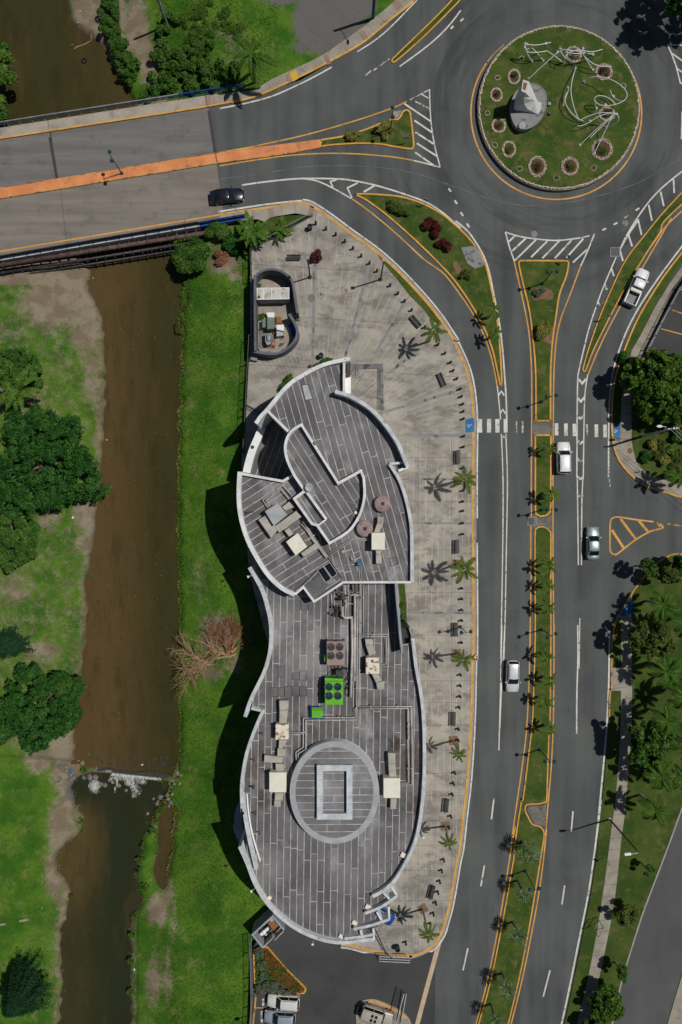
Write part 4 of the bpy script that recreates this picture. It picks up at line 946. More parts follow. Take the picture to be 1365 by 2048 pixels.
def railing(fn, x0, x1, step, m, name, label, zt=1.05, z0=.2, side=1, rails=(.35, .7, 1.0)):
    c = V1('D3', (x0 + x1) / 2, fn((x0 + x1) / 2), z0)
    t = thing(name, label, 'railing', c)
    for r in rails:
        MB().tube([V1('D3', x0, fn(x0), 0) + Vector((0, 0, z0 + r)), V1('D3', x1, fn(x1), 0) + Vector((0, 0, z0 + r))], .07, 6).build('rail', MATS[m], t)
    n = max(2, int((x1 - x0) / step)); me = None
    for i in range(n + 1):
        x = x0 + (x1 - x0) * i / n; p = V1('D3', x, fn(x), 0)
        if me is None:
            me = MB().box((0, 0, (zt) / 2), (.09, .13, zt), R(9)).box((0, -.12 * side, .2), (.07, .3, .07), R(9)).mesh('post', MATS[m])
        o = link('post', me, t); o.location = p + Vector((0, 0, z0)) - c
    return t
fN = bl(196, 1085, 26); fS = bl(890, 1050, 709)
railing(fN, XL, 943, 62, 'metal_grey', 'bridge_railing', 'grey steel railing along the north edge of the bridge')
railing(fN, 946, 1288, 62, 'rail_blue', 'bridge_railing', 'blue painted railing at the end of the north bridge walkway')
railing(fS, XL, 1046, 66, 'metal_dark', 'bridge_railing', 'dark steel railing along the south edge of the bridge', z0=.26, rails=(.3, .62, .95))
railing(fS, 1050, 1300, 62, 'rail_blue', 'bridge_railing', 'blue painted railing at the south end of the bridge by banana plants', z0=.0, rails=(.2, .5, .85, 1.0))
MB().wall(bq('D3', [(1050, L_ss(1050) + 4), (1290, L_ss(1290) + 2)], 0), .3, -.6, .2).build('ledge', MATS['rail_blue'], br)
# pipes hung beside the bridge
def hung(y0, y1, x1, z, r, m, label, posts):
    f = bl(y0, x1, y1)
    t = thing('utility_pipe', label, 'pipe', V1('D3', 400, f(400), z))
    pp = lambda x: V1('D3', x, f(x), z)
    MB().tube([pp(XL), pp(x1)], r, 10).build('pipe', MATS[m], t, True)
    for i in range(posts):
        x = 20 + (x1 - 40) * i / posts; p = pp(x)
        MB().tube([p + Vector((0, -.05, r + .14)), p + Vector((-.04, -.2, -r - .5))], .06, 5).tube([p + Vector((-.02, 1.0, -.2)), p + Vector((0, -.3, -.2))], .07, 5).build('bracket', MATS['rust_pipe'], t)
        if i % 3 == 0: MB().tube([p + Vector((-.09, .015, 0)), p + Vector((.09, -.015, 0))], r * 1.25, 10).build('flange', MATS['rust_pipe'], t)
    return t
hung(921, 738, 1150, -.35, .29, 'rust_pipe', 'upper rusty brown water pipe bracketed along the south side of the bridge', 22)
hung(962, 800, 1010, -1.5, .17, 'metal_dark', 'lower thin dark pipe hanging below the rusty water pipe', 20)
hung(990, 842, 930, -2.3, .14, 'metal_dark', 'lowest dark pipe strung close above the river beside the bridge', 20)

# ------------------------------------------------------------------ the curved building
bd = thing('building', 'large S-curved building with grey strip roofs and white parapets beside the river', 'building')
ZN, ZPN, ZS_, ZPS, ZM, ZPM = 10.0, 10.85, 11.0, 11.9, 8.0, 8.75
def vz(v, s, z, n=0, closed=False):
    p = V(v, s, z); return smooth(p, n, closed) if n else p
N_west = '118,722 112,850 122,980 162,1120 224,1240 292,1342 372,1416 444,1450'
n_out = (vz('B1', '285,358 370,247 430,190 500,146 570,108 640,82 730,62', ZPN, 3) + vz('B1', '738,240 690,248 800,290 900,356 990,456 1057,560 1094,650 1112,692 1060,716 1016,680', ZPN)
         + vz('B1', '1065,770 1102,870 1127,985 1138,1100 1139,1374', ZPN, 3) + vz('B1', '730,1378 560,1490 496,1406', ZPN)
         + vz('B1', N_west, ZPN, 3)[::-1] + vz('B1', '375,778 434,742', ZPN) + vz('B1', '400,660 386,585 397,530 410,492', ZPN))
MB().prism(n_out, -1.6, ZN - .04).build('north_wall', MATS['wall_render'], bd)
def strips(name, poly, z, ang, sp, off, m='roofing', gap=.1, cross=(5, 10), seed=1, parent=None, thr=.02):
    """membrane roof: a pale base sheet and one piece per dark strip, with staggered end laps"""
    base = MB().fill(poly, z).build(name, MATS['seam'], parent or bd)
    d = Vector((math.cos(ang), math.sin(ang), 0)); n = Vector((-d.y, d.x, 0))
    t = [p.dot(n) for p in poly]; lo, hi = min(t), max(t)
    k0 = math.floor((lo - off) / sp)
    ln = []; k = k0
    while off + k * sp < hi:
        ln.append((n * (off + k * sp), (n.x, n.y))); k += 1
    rr = random.Random(seed); groups = []
    rawp = split_poly(poly, ln, gap)
    for faces in rawp:
        s0 = min(p.dot(d) for f in faces for p in f); s1 = max(p.dot(d) for f in faces for p in f)
        cuts = []; s = s0 + rr.uniform(2, cross[1])
        while s < s1 - 1.2: cuts.append(s); s += rr.uniform(*cross)
        if not cuts: groups.append(faces); continue
        bm = bmesh.new()
        for f in faces:
            try: bm.faces.new([bm.verts.new(p) for p in f])
            except ValueError: pass
        bmesh.ops.remove_doubles(bm, verts=bm.verts[:], dist=1e-5)
        for c in cuts:
            for sg in (-1, 1): bmesh.ops.bisect_plane(bm, geom=bm.verts[:] + bm.edges[:] + bm.faces[:], dist=1e-5, plane_co=d * (c + sg * gap * .45), plane_no=d)
        gg = {}
        for f in bm.faces:
            if f.calc_area() < 1e-5: continue
            q = f.calc_center_median().dot(d)
            if any(abs(q - c) < gap * .45 for c in cuts): continue
            gg.setdefault(sum(q > c for c in cuts), []).append([v.co.copy() for v in f.verts])
        bm.free(); groups += list(gg.values())
    for f in groups: piece(f, z + .012 + rr.uniform(0, .004), .012, 'roof_strip', MATS[m], base)
    return base
A_poly = (vz('B1', '290,366 372,258 432,202 502,160 572,122 642,96 726,78', ZN, 3) + vz('B1', '730,250 800,300 900,366 985,462 1050,565 1090,655 1100,688 1060,712 1012,690', ZN)
          + vz('B1', '1058,775 1094,872 1118,988 1128,1100 1129,1368', ZN, 3) + vz('B1', '734,1370 642,1226 545,1032 505,836 420,720 390,590 412,496', ZN))
strips('roof', A_poly, ZN, math.atan2(-570, 158), .885, .1, cross=(5, 10), seed=3)
B_poly = vz('B1', '126,736 375,786 436,748 545,1032 640,1228 728,1372 560,1480 498,1398 446,1440', ZN) + vz('B1', '372,1406 298,1334 232,1236 172,1118 132,980 122,852', ZN, 3)
strips('roof', B_poly, ZN + .002, math.atan2(76, 120), .93, .3, cross=(6, 12), seed=5)
S_out = (vz('B1', '485,443 703,790 838,717', ZPS) + vz('B1', '855,760 860,850 850,920 824,992 764,1076 652,1146', ZPS, 3)
         + vz('B1', '578,1040 547,1031 442,882 506,836', ZPS) + vz('B1', '445,748 403,660 388,585 397,530 418,490 450,462', ZPS, 3))
sb = MB().prism(S_out, ZN - .5, ZS_ - .06).build('raised_roof_wall', MATS['parapet_white'], bd)
S_in = offset(S_out, -.18 if area2(S_out) < 0 else .18, True)
strips('roof', S_in, ZS_, math.atan2(-315, 198), .9, .25, cross=(5, 9), seed=8)
def para(pts, t, z0, z1, m='parapet_cap', a=.5, name='parapet', closed=False):
    return MB().wall(pts, t, z0, z1, closed, a).build(name, MATS[m], bd)
def capped(pts, t, z0, z1, closed=False, joints=2.2, name='parapet', cm=None):
    cm = cm or ('coping_grey' if z1 < 9 else 'parapet_cap')
    """rendered parapet with a coping of separate pieces"""
    w = MB().wall(pts, t, z0, z1 - .05, closed).build(name, MATS['parapet_white'], bd)
    L = 0; cur = [pts[0]]; segs = []
    seq = list(pts) + ([pts[0]] if closed else [])
    for a, b in zip(seq, seq[1:]):
        L += (b - a).length; cur.append(b)
        if L > joints: segs.append(cur); cur = [b]; L = 0
    if len(cur) > 1: segs.append(cur)
    for s_ in segs:
        s_ = list(s_); d = (s_[0] - s_[1]).normalized(); e = (s_[-1] - s_[-2]).normalized()
        s_[0] = s_[0] - d * .015; s_[-1] = s_[-1] - e * .015
        MB().wall(s_, t + .015, z1 - .047, z1 + random.uniform(0, .006)).build('coping', MATS[cm], w)
    return w
capped(vz('B1', '214,436 245,392 285,350 370,246 430,189 500,145 570,107 640,80 728,60 772,52', ZPN, 3), .46, 3.0, ZPN)
capped(vz('B1', '738,72 738,245', ZPN), .3, 8.5, ZPN - .1)
MB().wall(vz('B1', '764,66 764,152', 9.5), .5, 0, 9.5).build('porch_pier', MATS['metal_brown'], bd)
MB().wall(vz('B1', '758,150 758,258', 8.6), .85, 0, 8.6).build('porch_ledge', MATS['parapet_white'], bd)
capped(vz('B1', '684,246 742,262 800,287 900,352 990,452 1060,558 1100,655 1118,693', 11.5, 3), .44, 0, 11.5, cm='coping_grey')
MB().wall(vz('B1', '1118,693 1062,716', 11.0), .3, 0, 10.8).build('parapet', MATS['parapet_white'], bd)
capped(vz('B1', '1008,676 1065,768 1102,870 1128,985 1140,1100 1141,1376', 10.6, 3), .4, 0, 10.6, cm='coping_grey')
capped(vz('B1', '1008,676 1085,668', 10.6), .28, 9, 10.6)
capped(vz('B1', '1136,1378 732,1379 560,1493 496,1406 446,1452', ZPN - .25), .26, 8, ZPN - .25)
capped(vz('B1', N_west, ZPN, 3), .5, -1.6, ZPN)
capped(vz('B1', '122,733 375,779 434,742', ZPN - .2), .3, 4, ZPN - .2)
capped(vz('B1', '285,362 412,488', ZPN - .2), .3, 4, ZPN - .2)
capped(S_out, .3, ZS_ - .3, ZPS, True, 1.6)
capped(vz('B1', '512,838 632,1004', ZPS), .3, ZS_, ZPS - .1, False, 1.6)
capped(vz('B1', '580,1044 632,1004', ZPS), .2, ZS_, ZPS - .4)
# sunken court on the west side
court = vz('B1', '285,362 412,488 388,590 436,742 375,780 122,733 150,650 200,520 225,455', 4.0)
strips('court_roof', court, 3.6, math.atan2(-300, -110), .9, .1, seed=4)
MB().prism(court, -1.6, 3.58).build('court_wall', MATS['wall_render'], bd)
cwp = vz('B1', '252,458 224,525 196,590 174,660 158,728', 5.2, 2)
MB().wall(cwp, .95, -1.6, 5.1).build('court_side_wall', MATS['wall_render'], bd)
for i in range(0, len(cwp) - 2, 2):
    MB().wall(cwp[i:i + 3] if i + 3 <= len(cwp) else cwp[i:], 1.0, 5.1, 5.2 + random.uniform(0, .008)).build('coping', MATS['parapet_white'], bd)
o = MB().lathe(V1('B1', 195, 576, 5.2), [(.24, 0), (.24, .1), (.16, .12), (.15, .04), (.01, .04)], 12).build('drain_collar', MATS['metal_dark'], bd)
# middle and south block
M_west = '176,14 222,92 258,166 284,256 300,332 305,420 297,520 268,625 226,715 186,795 150,902'
m_out = (vz('B2', '222,92 258,166 284,256 300,332 305,420 297,520 268,625 226,715 196,775', ZPM, 2) + vz('B2', '188,850 262,868', ZPM)
         + vz('B2', '243,897 200,1000 162,1120 138,1250 132,1350 138,1480', ZPM, 2) + vz('B3', '146,250 150,400 165,560 212,682 282,792 372,882 462,947 562,992 662,1018 760,1021 845,1006', ZPM, 2)
         + vz('B3', '838,955 930,905 935,845 1000,800 972,735', ZPM) + vz('B3', '970,718 1048,640 1136,480 1176,350 1200,180', ZPM, 2)
         + vz('B2', '1210,1250 1211,1000 1196,800 1162,600 1146,470', ZPM, 2) + vz('B2', '1080,480 1062,300 1048,80 700,60 450,90', ZPM))
MB().prism(m_out, -1.6, ZM - .04).build('south_wall', MATS['wall_render'], bd)
m_in = offset(m_out, -.12 if area2(m_out) < 0 else .12, True)
strips('roof', m_in, ZM, R(-90.8), .872, .22, cross=(4, 9), seed=12)
capped(vz('B2', M_west, ZPM, 3), .46, -1.6, ZPM)
capped(vz('B2', '186,852 264,870', ZPM - .2), .26, ZM, ZPM - .2)
capped(vz('B2', '262,866 243,897 200,1000 160,1120 136,1250 130,1350 136,1480', ZPM, 3) + vz('B3', '136,130 146,250 172,400 216,592', ZPM, 3), .42, -1.6, ZPM)
MB().wall(vz('B3', '162,140 172,260 196,390 240,540', ZM + .2, 3), .16, ZM, ZM + .25).build('roof_upstand', MATS['parapet_white'], bd)
capped(vz('B3', '118,455 165,560 212,682 282,792 372,882 462,947 562,993 662,1020 760,1024 840,1012 914,1006', ZPM, 3), .44, -1.6, ZPM)
MB().wall(vz('B3', '230,690 300,790 380,868 470,932 566,976 662,1000 760,1006 838,996', ZM + .3, 3), .16, ZM, ZM + .3).build('roof_upstand', MATS['parapet_white'], bd)
capped(vz('B2', '1146,436 1165,600 1200,800 1214,1000 1214,1250', ZPM, 3) + vz('B3', '1205,180 1180,350 1140,480 1050,642 972,716 905,752', ZPM, 3), .42, -.2, ZPM)
for s_ in ('862,852 960,812 1053,747', '795,945 900,922 1008,886', '740,1002 840,990 915,975'):
    capped(vz('B3', s_, ZPM, 3), .34, ZM - .8, ZPM)
for s_ in ('972,730 1020,780', '932,842 966,902', '835,950 852,1010', '1048,742 1020,690', '912,940 915,1006', '1003,812 1006,885'):
    MB().wall(vz('B3', s_, ZPM - .1), .26, ZM - .6, ZPM - .1).build('beam', MATS['parapet_cap'], bd)
# tall curved screen wall on the east edge of the middle roof
MB().wall(vz('B2', '1046,106 1052,200 1062,300 1072,420 1084,520', 10.2, 3), .3, 0, 10.2).build('screen_wall', MATS['wall_grey'], bd)
MB().prism(vz('B2', '1072,378 1128,376 1145,436 1148,470 1082,478', 7.5), -.1, 7.2).build('stair_shaft', MATS['metal_black'], bd)
mb = MB()
for i in range(9): mb.box(V1('B2', 1110, 385 + i * 10, 7.4), (1.5, .06, .06), R(3))
mb.build('shaft_grating', MATS['metal_dark'], bd)
MB().wall(vz('B2', '1126,372 1145,436', 8), .2, 0, 8).build('shaft_side', MATS['wall_grey'], bd)
struct('planting_strip', MB().prism(V('B2', '1060,100 1096,104 1108,250 1106,330 1125,372 1080,378'), .1, .2), 'lawn')
# oval drum with recessed deck and rectangular lantern frame
ZD = 9.35; dc = P(669.5, 1585, ZD); k = S * (H - ZD) / H
def oval(rx, ry, n=72, c=None): c = c or dc; return [Vector((c.x + rx * k * math.cos(2 * math.pi * i / n), c.y + ry * k * math.sin(2 * math.pi * i / n), 0)) for i in range(n)]
dr = MB().prism(oval(89.5, 102.5), ZM, ZD - .05).build('drum_wall', MATS['parapet_white'], bd)
MB().wall(oval(83.6, 96.6), 12 * k, ZD - .05, ZD, True).build('drum_rim', MATS['unit_grey'], dr)
strips('drum_roof', oval(77.8, 90.8), ZD + .004, R(0.4), .93, .35, 'roofing_pale', cross=(6, 14), seed=21)
def rect(v, x0, y0, x1, y1, z): return V(v, f'{x0},{y0} {x1},{y0} {x1},{y1} {x0},{y1}', z)
lf = rect('B2', 594, 1206, 770, 1494, ZD + .7)
MB().wall(lf, .73, ZD, ZD + .62, True).build('lantern_frame', MATS['tile_blue'], bd)
for i in range(4):
    a, b = lf[i], lf[(i + 1) % 4]; n = max(2, int((b - a).length / 1.3)); d = (b - a) / n
    for j in range(n):
        p, q = a + d * j, a + d * (j + 1); u = d.normalized() * .012
        if j == 0: p = p + d.normalized() * .38
        if j == n - 1: q = q - d.normalized() * .38
        if (q - p).length > .2: MB().wall([p + u, q - u], .75, ZD + .62, ZD + .66 + random.uniform(0, .006)).build('frame_coping', MATS['tile_blue'], bd)
    MB().box((a.x, a.y, ZD + .65), (.76, .76, .08)).build('frame_corner', MATS['tile_blue'], bd)
# patches let into the roof felt
for v, x0, y0, x1, y1, z in (('B2', 345, 600, 386, 666, ZM), ('B2', 473, 628, 517, 684, ZM), ('B2', 430, 640, 472, 680, ZM), ('B2', 345, 727, 383, 778, ZM), ('B2', 474, 722, 517, 778, ZM), ('B2', 430, 720, 473, 776, ZM), ('B2', 479, 200, 523, 266, ZM), ('B2', 303, 727, 344, 780, ZM), ('B2', 386, 720, 429, 800, ZM)):
    q = rect(v, x0, y0, x1, y1, z); MB().prism(q, z, z + .03).build('roof_patch', MATS['roofing'], bd)
    MB().wall(q, .05, z, z + .036, True).build('patch_edge', MATS['joint_dark'], bd)
for s_ in ('487,208 522,204 552,290 508,298',):
    q = vz('B1', s_, ZN); MB().prism(q, ZN, ZN + .03).build('roof_patch', MATS['unit_grey'], bd); MB().wall(q, .07, ZN, ZN + .035, True).build('patch_edge', MATS['joint_dark'], bd)
q = vz('D1', '1122,692 1178,680 1195,740 1140,752', ZN); MB().wall(q, .06, ZN, ZN + .03, True).build('patch_edge', MATS['joint_dark'], bd)
# small upstands, corner blocks and drains
for v, x, y, z, s_ in (('B1', 808, 966, ZS_, .35), ('B3', 1090, 505, ZM, .6), ('B3', 880, 812, ZM, .55), ('B3', 800, 905, ZM, .5), ('B3', 720, 985, ZM, .45), ('B3', 296, 756, ZM, .4)):
    MB().box(V1(v, x, y, z + .15), (s_ * 1.3, s_, .3), R(-25), .03).build('scupper_block', MATS['unit_cream'], bd)
q = vz('B1', '582,1400 498,1405', ZN)
hz = vz('D1', '462,905 582,818 655,905 535,1022', ZN + .3)
MB().prism(hz, ZN, ZN + .3).build('roof_box', MATS['roofing'], bd)
MB().wall(vz('D1', '395,945 455,905 570,790', ZN + .45, 0), .22, ZN, ZN + .45).build('roof_upstand', MATS['concrete_grey'], bd)
MB().wall(vz('D1', '640,885 730,845', ZN + .4), .5, ZN, ZN + .4).build('roof_upstand', MATS['concrete_grey'], bd)
# lightning wire and drain marks
def wire(v, s, z, label):
    t = tag(MB().tube([p + Vector((0, 0, .08)) for p in V(v, s, z)], .02, 4).build('roof_cable', MATS['galvanised']), label, 'cable'); return t
wire('D1', '375,940 428,680', ZN, 'thin pale cable slanting across the west wing roof below the cream unit')
wire('D1', '0,95 130,215', ZN, 'thin cable crossing the upper west wing roof towards the pipe loop')
wire('D1', '540,165 700,225 880,268', ZS_, 'thin cable from the satellite dish across the raised roof')
wire('B2', '1000,600 1158,628', ZM, 'thin white cable from the rusty unit to the east parapet')
wire('B2', '240,945 330,958', ZM, 'short white cable from the west parapet to the rusted unit')
wire('B3', '790,985 880,735 1110,420', ZM, 'dark cable looped near the south-east parapet of the roof')
# ------------------------------------------------------------------ roof plant
def quadbox(q, z0, z1, name, m, parent, bev=True):
    mb = MB(); p = [Vector((a.x, a.y, 0)) for a in q]
    if area2(p) < 0: p = p[::-1]
    i = offset(p, .05, True)
    n = len(p)
    vs = [(a.x, a.y, z0) for a in p] + [(a.x, a.y, z1 - .05) for a in p] + [(a.x, a.y, z1) for a in i]
    fs = [[r * n + k, r * n + (k + 1) % n, (r + 1) * n + (k + 1) % n, (r + 1) * n + k] for r in range(2) for k in range(n)]
    mb.add(vs, fs); mb.fill(i, z1)
    return mb.build(name, MATS[m], parent)
def ctr(q): return sum((Vector((p.x, p.y, 0)) for p in q), Vector()) / len(q)
def unit(label, v, box, zr, h, m, ducts, name='rooftop_unit', lid=True):
    q = V(v, box, zr + h); c = ctr(q); c.z = zr
    t = thing(name, label, 'air handler', c)
    quadbox([c + (Vector((p.x, p.y, 0)) - Vector((c.x, c.y, 0))) * .97 for p in q], zr + .25, zr + h - .06, 'cabinet', 'unit_cream' if m != 'unit_grey' else 'unit_grey', t)
    quadbox(q, zr + h - .055, zr + h, 'lid', m, t)
    for sx in (-.3, .3): MB().box((c.x + sx * 1.5, c.y, zr + .13), (.12, 1.4, .25)).build('skid', MATS['metal_grey'], t)
    for s_, z0, z1 in ducts:
        quadbox(V(v, s_, zr + z1), zr + z0, zr + z1, 'duct', 'duct', t)
    return t
unit('blue-grey topped air handler with a long beige duct base on the west wing roof', 'D1', '155,322 256,255 332,350 226,437', ZN, 1.75, 'unit_grey',
     [('105,388 165,352 262,462 205,532', .2, 1.1), ('232,440 400,318 442,365 268,490', .2, 1.15), ('290,290 345,246 385,292 318,318', .4, 1.0)])
unit('square cream air handler in the middle of the west wing roof', 'D1', '321,560 411,491 486,600 396,668', ZN, 1.6, 'unit_cream',
     [('308,472 344,450 378,500 346,522', .2, .9), ('436,650 550,570 578,610 460,680', .2, .9), ('300,468 270,440 300,420 335,452', .25, .8)])
unit('cream air handler beside the two round fans on the north-east roof', 'D1', '988,489 1093,489 1093,623 988,623', ZN, 1.6, 'unit_cream',
     [('1035,366 1084,366 1082,412 1034,412', .2, 1.0), ('1034,413 1082,413 1052,487 1006,487', .25, .95), ('1020,625 1063,625 1060,660 1024,660', .25, .9), ('1022,661 1066,661 1068,732 1024,732', .2, .9)])
unit('rust-stained cream unit east of the main pipes on the middle roof', 'D2', '819,748 936,748 936,888 819,888', ZM, 1.5, 'unit_rusty',
     [('812,590 882,588 884,640 818,642', .2, 1.0), ('818,643 884,641 905,708 850,738', .25, .95), ('870,890 925,890 962,945 905,960', .25, .9), ('906,961 978,946 978,1022 918,1022', .2, .9)])
unit('rust-stained cream unit with bent ducts near the west parapet', 'B2', '330,946 408,944 408,1036 330,1038', ZM, 1.5, 'unit_rusty',
     [('352,806 408,804 406,862 354,864', .2, 1.1), ('354,865 404,863 396,938 352,938', .25, 1.0), ('352,1040 402,1040 372,1090 348,1090', .25, .9), ('342,1091 388,1091 384,1137 340,1137', .2, .9), ('264,1130 372,1140 370,1176 262,1172', .2, .8)])
unit('square cream air handler standing west of the oval drum', 'B2', '293,1231 394,1231 394,1350 293,1350', ZM, 1.6, 'unit_cream',
     [('330,1180 378,1180 380,1229 332,1229', .2, .9), ('328,1352 378,1352 372,1400 324,1400', .2, .9), ('322,1401 362,1401 360,1436 322,1436', .2, .7)])
unit('square cream air handler standing east of the oval drum', 'B2', '971,1265 1071,1265 1071,1384 971,1384', ZM, 1.6, 'unit_cream',
     [('998,1116 1042,1116 1042,1180 1000,1180', .2, 1.0), ('1000,1181 1042,1181 1050,1262 1005,1262', .25, .9), ('1014,1386 1050,1386 1046,1450 1012,1450', .2, .9)])
# chillers
def chiller(label, q, zr, h, m, mf, fans, r):
    q = V('D2', q, zr + h); c = ctr(q); c.z = zr
    t = thing('chiller', label, 'chiller', c)
    quadbox([c + (Vector((p.x, p.y, 0)) - Vector((c.x, c.y, 0))) * .95 for p in q], zr + .2, zr + h * .8, 'frame', 'metal_dark', t)
    quadbox(q, zr + h * .8, zr + h, 'top_panel', m, t)
    for i in (0, 1, 2, 3): MB().box((q[i].x * .96 + c.x * .04, q[i].y * .96 + c.y * .04, zr + h * .4), (.12, .12, h * .8)).build('corner_post', MATS[m], t)
    for x, y in fans:
        p = V1('D2', x, y, zr + h); rr = r / 4.266 * S * .92
        f = MB().lathe(p, [(rr * 1.12, -.04), (rr * 1.12, .08), (rr, .1), (rr, .012), (.01, .012)], 20).build('fan_shroud', MATS[m], t)
        MB().lathe(p, [(rr * .99, .014), (rr * .99, .018), (.01, .018)], 20).build('fan_well', MATS['metal_black'], f)
        mb = MB(); mb.lathe(p + Vector((0, 0, .02)), [(.1, 0), (.1, .06), (.01, .06)], 8)
        a0 = random.uniform(0, 1)
        for k_ in range(5):
            a = a0 + 2 * math.pi * k_ / 5; d = Vector((math.cos(a), math.sin(a), 0)); e = Vector((-d.y, d.x, 0))
            mb.add([p + d * .1 + Vector((0, 0, .05)), p + d * rr * .92 + e * rr * .08 + Vector((0, 0, .03)), p + d * rr * .8 + e * rr * .48 + Vector((0, 0, .06)), p + d * .1 + e * .1 + Vector((0, 0, .07))], [[0, 1, 2, 3]])
        mb.build('fan_blade', MATS[mf], f)
        mb = MB()
        for s_ in (.35, .68, .96): mb.tube([p + Vector((rr * s_ * math.cos(t_), rr * s_ * math.sin(t_), .11)) for t_ in [2 * math.pi * j / 16 for j in range(17)]], .008, 3)
        mb.build('fan_guard', MATS['metal_grey' if m == 'chiller_tan' else 'blade_blue'], f)
    return t, c
t, c = chiller('tan weathered chiller with four black fans on the middle roof', '485,608 640,608 640,815 485,815', ZM, 1.9, 'chiller_tan', 'metal_dark', ((523, 655), (597, 655), (523, 730), (597, 730)), 33)
MB().box(V1('D2', 475, 745, ZM + .8), (.25, .8, 1.2)).build('side_panel', MATS['chiller_green'], t)
MB().tube([V1('D2', 490, 598, ZM + 1.9), V1('D2', 560, 606, ZM + 1.9), V1('D2', 640, 600, ZM + 1.9)], .08, 6).build('header_pipe', MATS['rust_pipe'], t)
t, c = chiller('bright green chiller with four blue fans on the middle roof', '470,950 625,950 625,1152 470,1152', ZM, 1.9, 'chiller_green', 'blade_blue', ((506, 995), (581, 995), (506, 1072), (581, 1072)), 33)
MB().prism(V('D2', '470,922 625,928 625,948 470,948', ZM + 1.6), ZM + .2, ZM + 1.6).build('end_panel', MATS['chiller_green'], t)
mb = MB(); rs = random.Random(3)
for i in range(7):
    x = 530 + i * 15; mb.tube([V1('D2', x, 815, ZM + 1.2), V1('D2', x + rs.uniform(-14, 14), 850, ZM + rs.uniform(.4, 1.5)), V1('D2', x + rs.uniform(-14, 14), 890, ZM + rs.uniform(.4, 1.5)), V1('D2', x - 10, 930, ZM + 1.2)], .035, 5)
tag(mb.build('hose_bundle', MATS['trim_black']), 'tangle of black hoses between the tan and green chillers', 'hoses')
tag(MB().box(V1('D2', 592, 868, ZM + .7), (.9, .75, 1.2), 0, .04).build('control_cabinet', MATS['metal_dark']), 'dark electrical cabinet squeezed between the tan and green chillers', 'cabinet')
mb = MB()
for i in range(3): mb.tube([V1('D2', 645, 820 + i * 12, ZM + 1), V1('D2', 672, 850, ZM + .5), V1('D2', 676, 900 + 10 * i, ZM + .3), V1('D2', 650, 950, ZM + .6)], .04, 5)
for i in range(3): mb.tube([V1('D2', 685, 960 + i * 8, ZM + .6), V1('D2', 650, 1015 + i * 6, ZM + .4), V1('D2', 645, 1060, ZM + .2), V1('D2', 680, 1080, ZM + .3)], .04, 5)
tag(mb.build('cable_loop', MATS['trim_black']), 'loops of black cable beside the pipes at the green chiller', 'cable')
gt = thing('pump_box', 'small bright green pump box in a blue frame below the green chiller', 'pump box', V1('D2', 406, 1220, ZM))
quadbox(V('D2', '357,1200 452,1200 450,1264 357,1264', ZM + 1), ZM + .15, ZM + 1.0, 'cabinet', 'chiller_green', gt)
for i in range(8): MB().box(V1('D2', 405, 1172 + i * 3.6, ZM + .95), (1.4, .035, .3)).build('louvre', MATS['chiller_green'], gt)
mb = MB(); fr = V('D2', '347,1168 464,1168 464,1268 347,1268', ZM + 1.0)
for i in range(4):
    mb.tube([fr[i], fr[(i + 1) % 4]], .035, 5); mb.tube([fr[i], Vector((fr[i].x, fr[i].y, ZM))], .035, 5)
mb.build('frame', MATS['rail_blue'], gt)
# pipes
def pipes(label, v, lines, z, r, m='pipe_silver', stands=3.0, name='pipe_run', zs=None):
    pts0 = V(v, lines[0], z); t = thing(name, label, 'pipes', (pts0[0].x, pts0[0].y, z - .35))
    for s_ in lines:
        p = V(v, s_, z); MB().tube(p, r, 8).build('pipe', MATS[m], t, True)
        L = 0
        for a, b in zip(p, p[1:]):
            d = b - a; n = int(d.length / stands)
            for i in range(n):
                q = a + d * ((i + .5) / n)
                MB().box((q.x, q.y, z - r - .12), (.2, .34, .24), math.atan2(d.y, d.x)).build('pipe_support', MATS['concrete_grey'], t)
                MB().tube([q - d.normalized() * .04, q + d.normalized() * .04], r * 1.25, 8).build('clamp', MATS['galvanised'], t)
    return t
pipes('thick insulated pipes running down the middle roof east of the chillers', 'D2', ['700,410 704,700 690,1085', '727,215 724,700 722,945 '], ZM + .55, .17)
pipes('slimmer silver pipe pair running from the north block to the cross pipes', 'D2', ['752,215 748,560 742,1150 744,1278 306,1280 304,1450', '770,180 768,560 760,1160 728,1182 730,1258 288,1260 286,1440'], ZM + .5, .075)
pipes('thin conduit beside the main pipes on the middle roof', 'D2', ['798,130 800,560'], ZM + .3, .05, 'galvanised')
pipes('pipe loop feeding the rusty unit east of the main pipes', 'D2', ['770,549 1010,549 1016,700 1010,822 938,822', '750,568 992,568 998,690 995,802 938,806'], ZM + .55, .075)
pipes('pipe pair crossing east and down to the unit beside the drum', 'D2', ['745,1165 1206,1165 1212,1450', '760,1182 1186,1182 1190,1450'], ZM + .5, .085)
pipes('long pipe pair along the east parapet to the cream unit', 'B2', ['1138,850 1142,1100 1143,1304 1075,1304', '1118,856 1121,1100 1122,1294 1075,1294'], ZM + .5, .085)
pipes('pipe pair dropping towards the oval drum on the west side', 'B2', ['513,920 512,1090 466,1122 464,1170', '497,908 496,1082 452,1110 454,1160'], ZM + .5, .075)
pipes('short pipe pair into the rust-stained western unit', 'B2', ['410,992 512,994', '410,1002 496,1002'], ZM + .5, .05)
pipes('pipe loop above the blue-grey unit on the west wing', 'D1', ['185,300 140,232 215,180 298,118 372,205', '196,290 165,236 222,190 284,150 352,232', '215,182 222,192'], ZN + .5, .075, stands=1.6)
pipes('insulated pipes sloping down the west wing beside the raised roof', 'D1', ['450,400 500,470 545,545 648,680', '440,420 490,478 535,552 636,684'], ZN + .5, .085)
pipes('thin pipes crossing from the west wing to the round fans', 'D1', ['655,672 760,600 842,545 985,550', '648,655 752,588 845,530 985,540'], ZN + .4, .05)
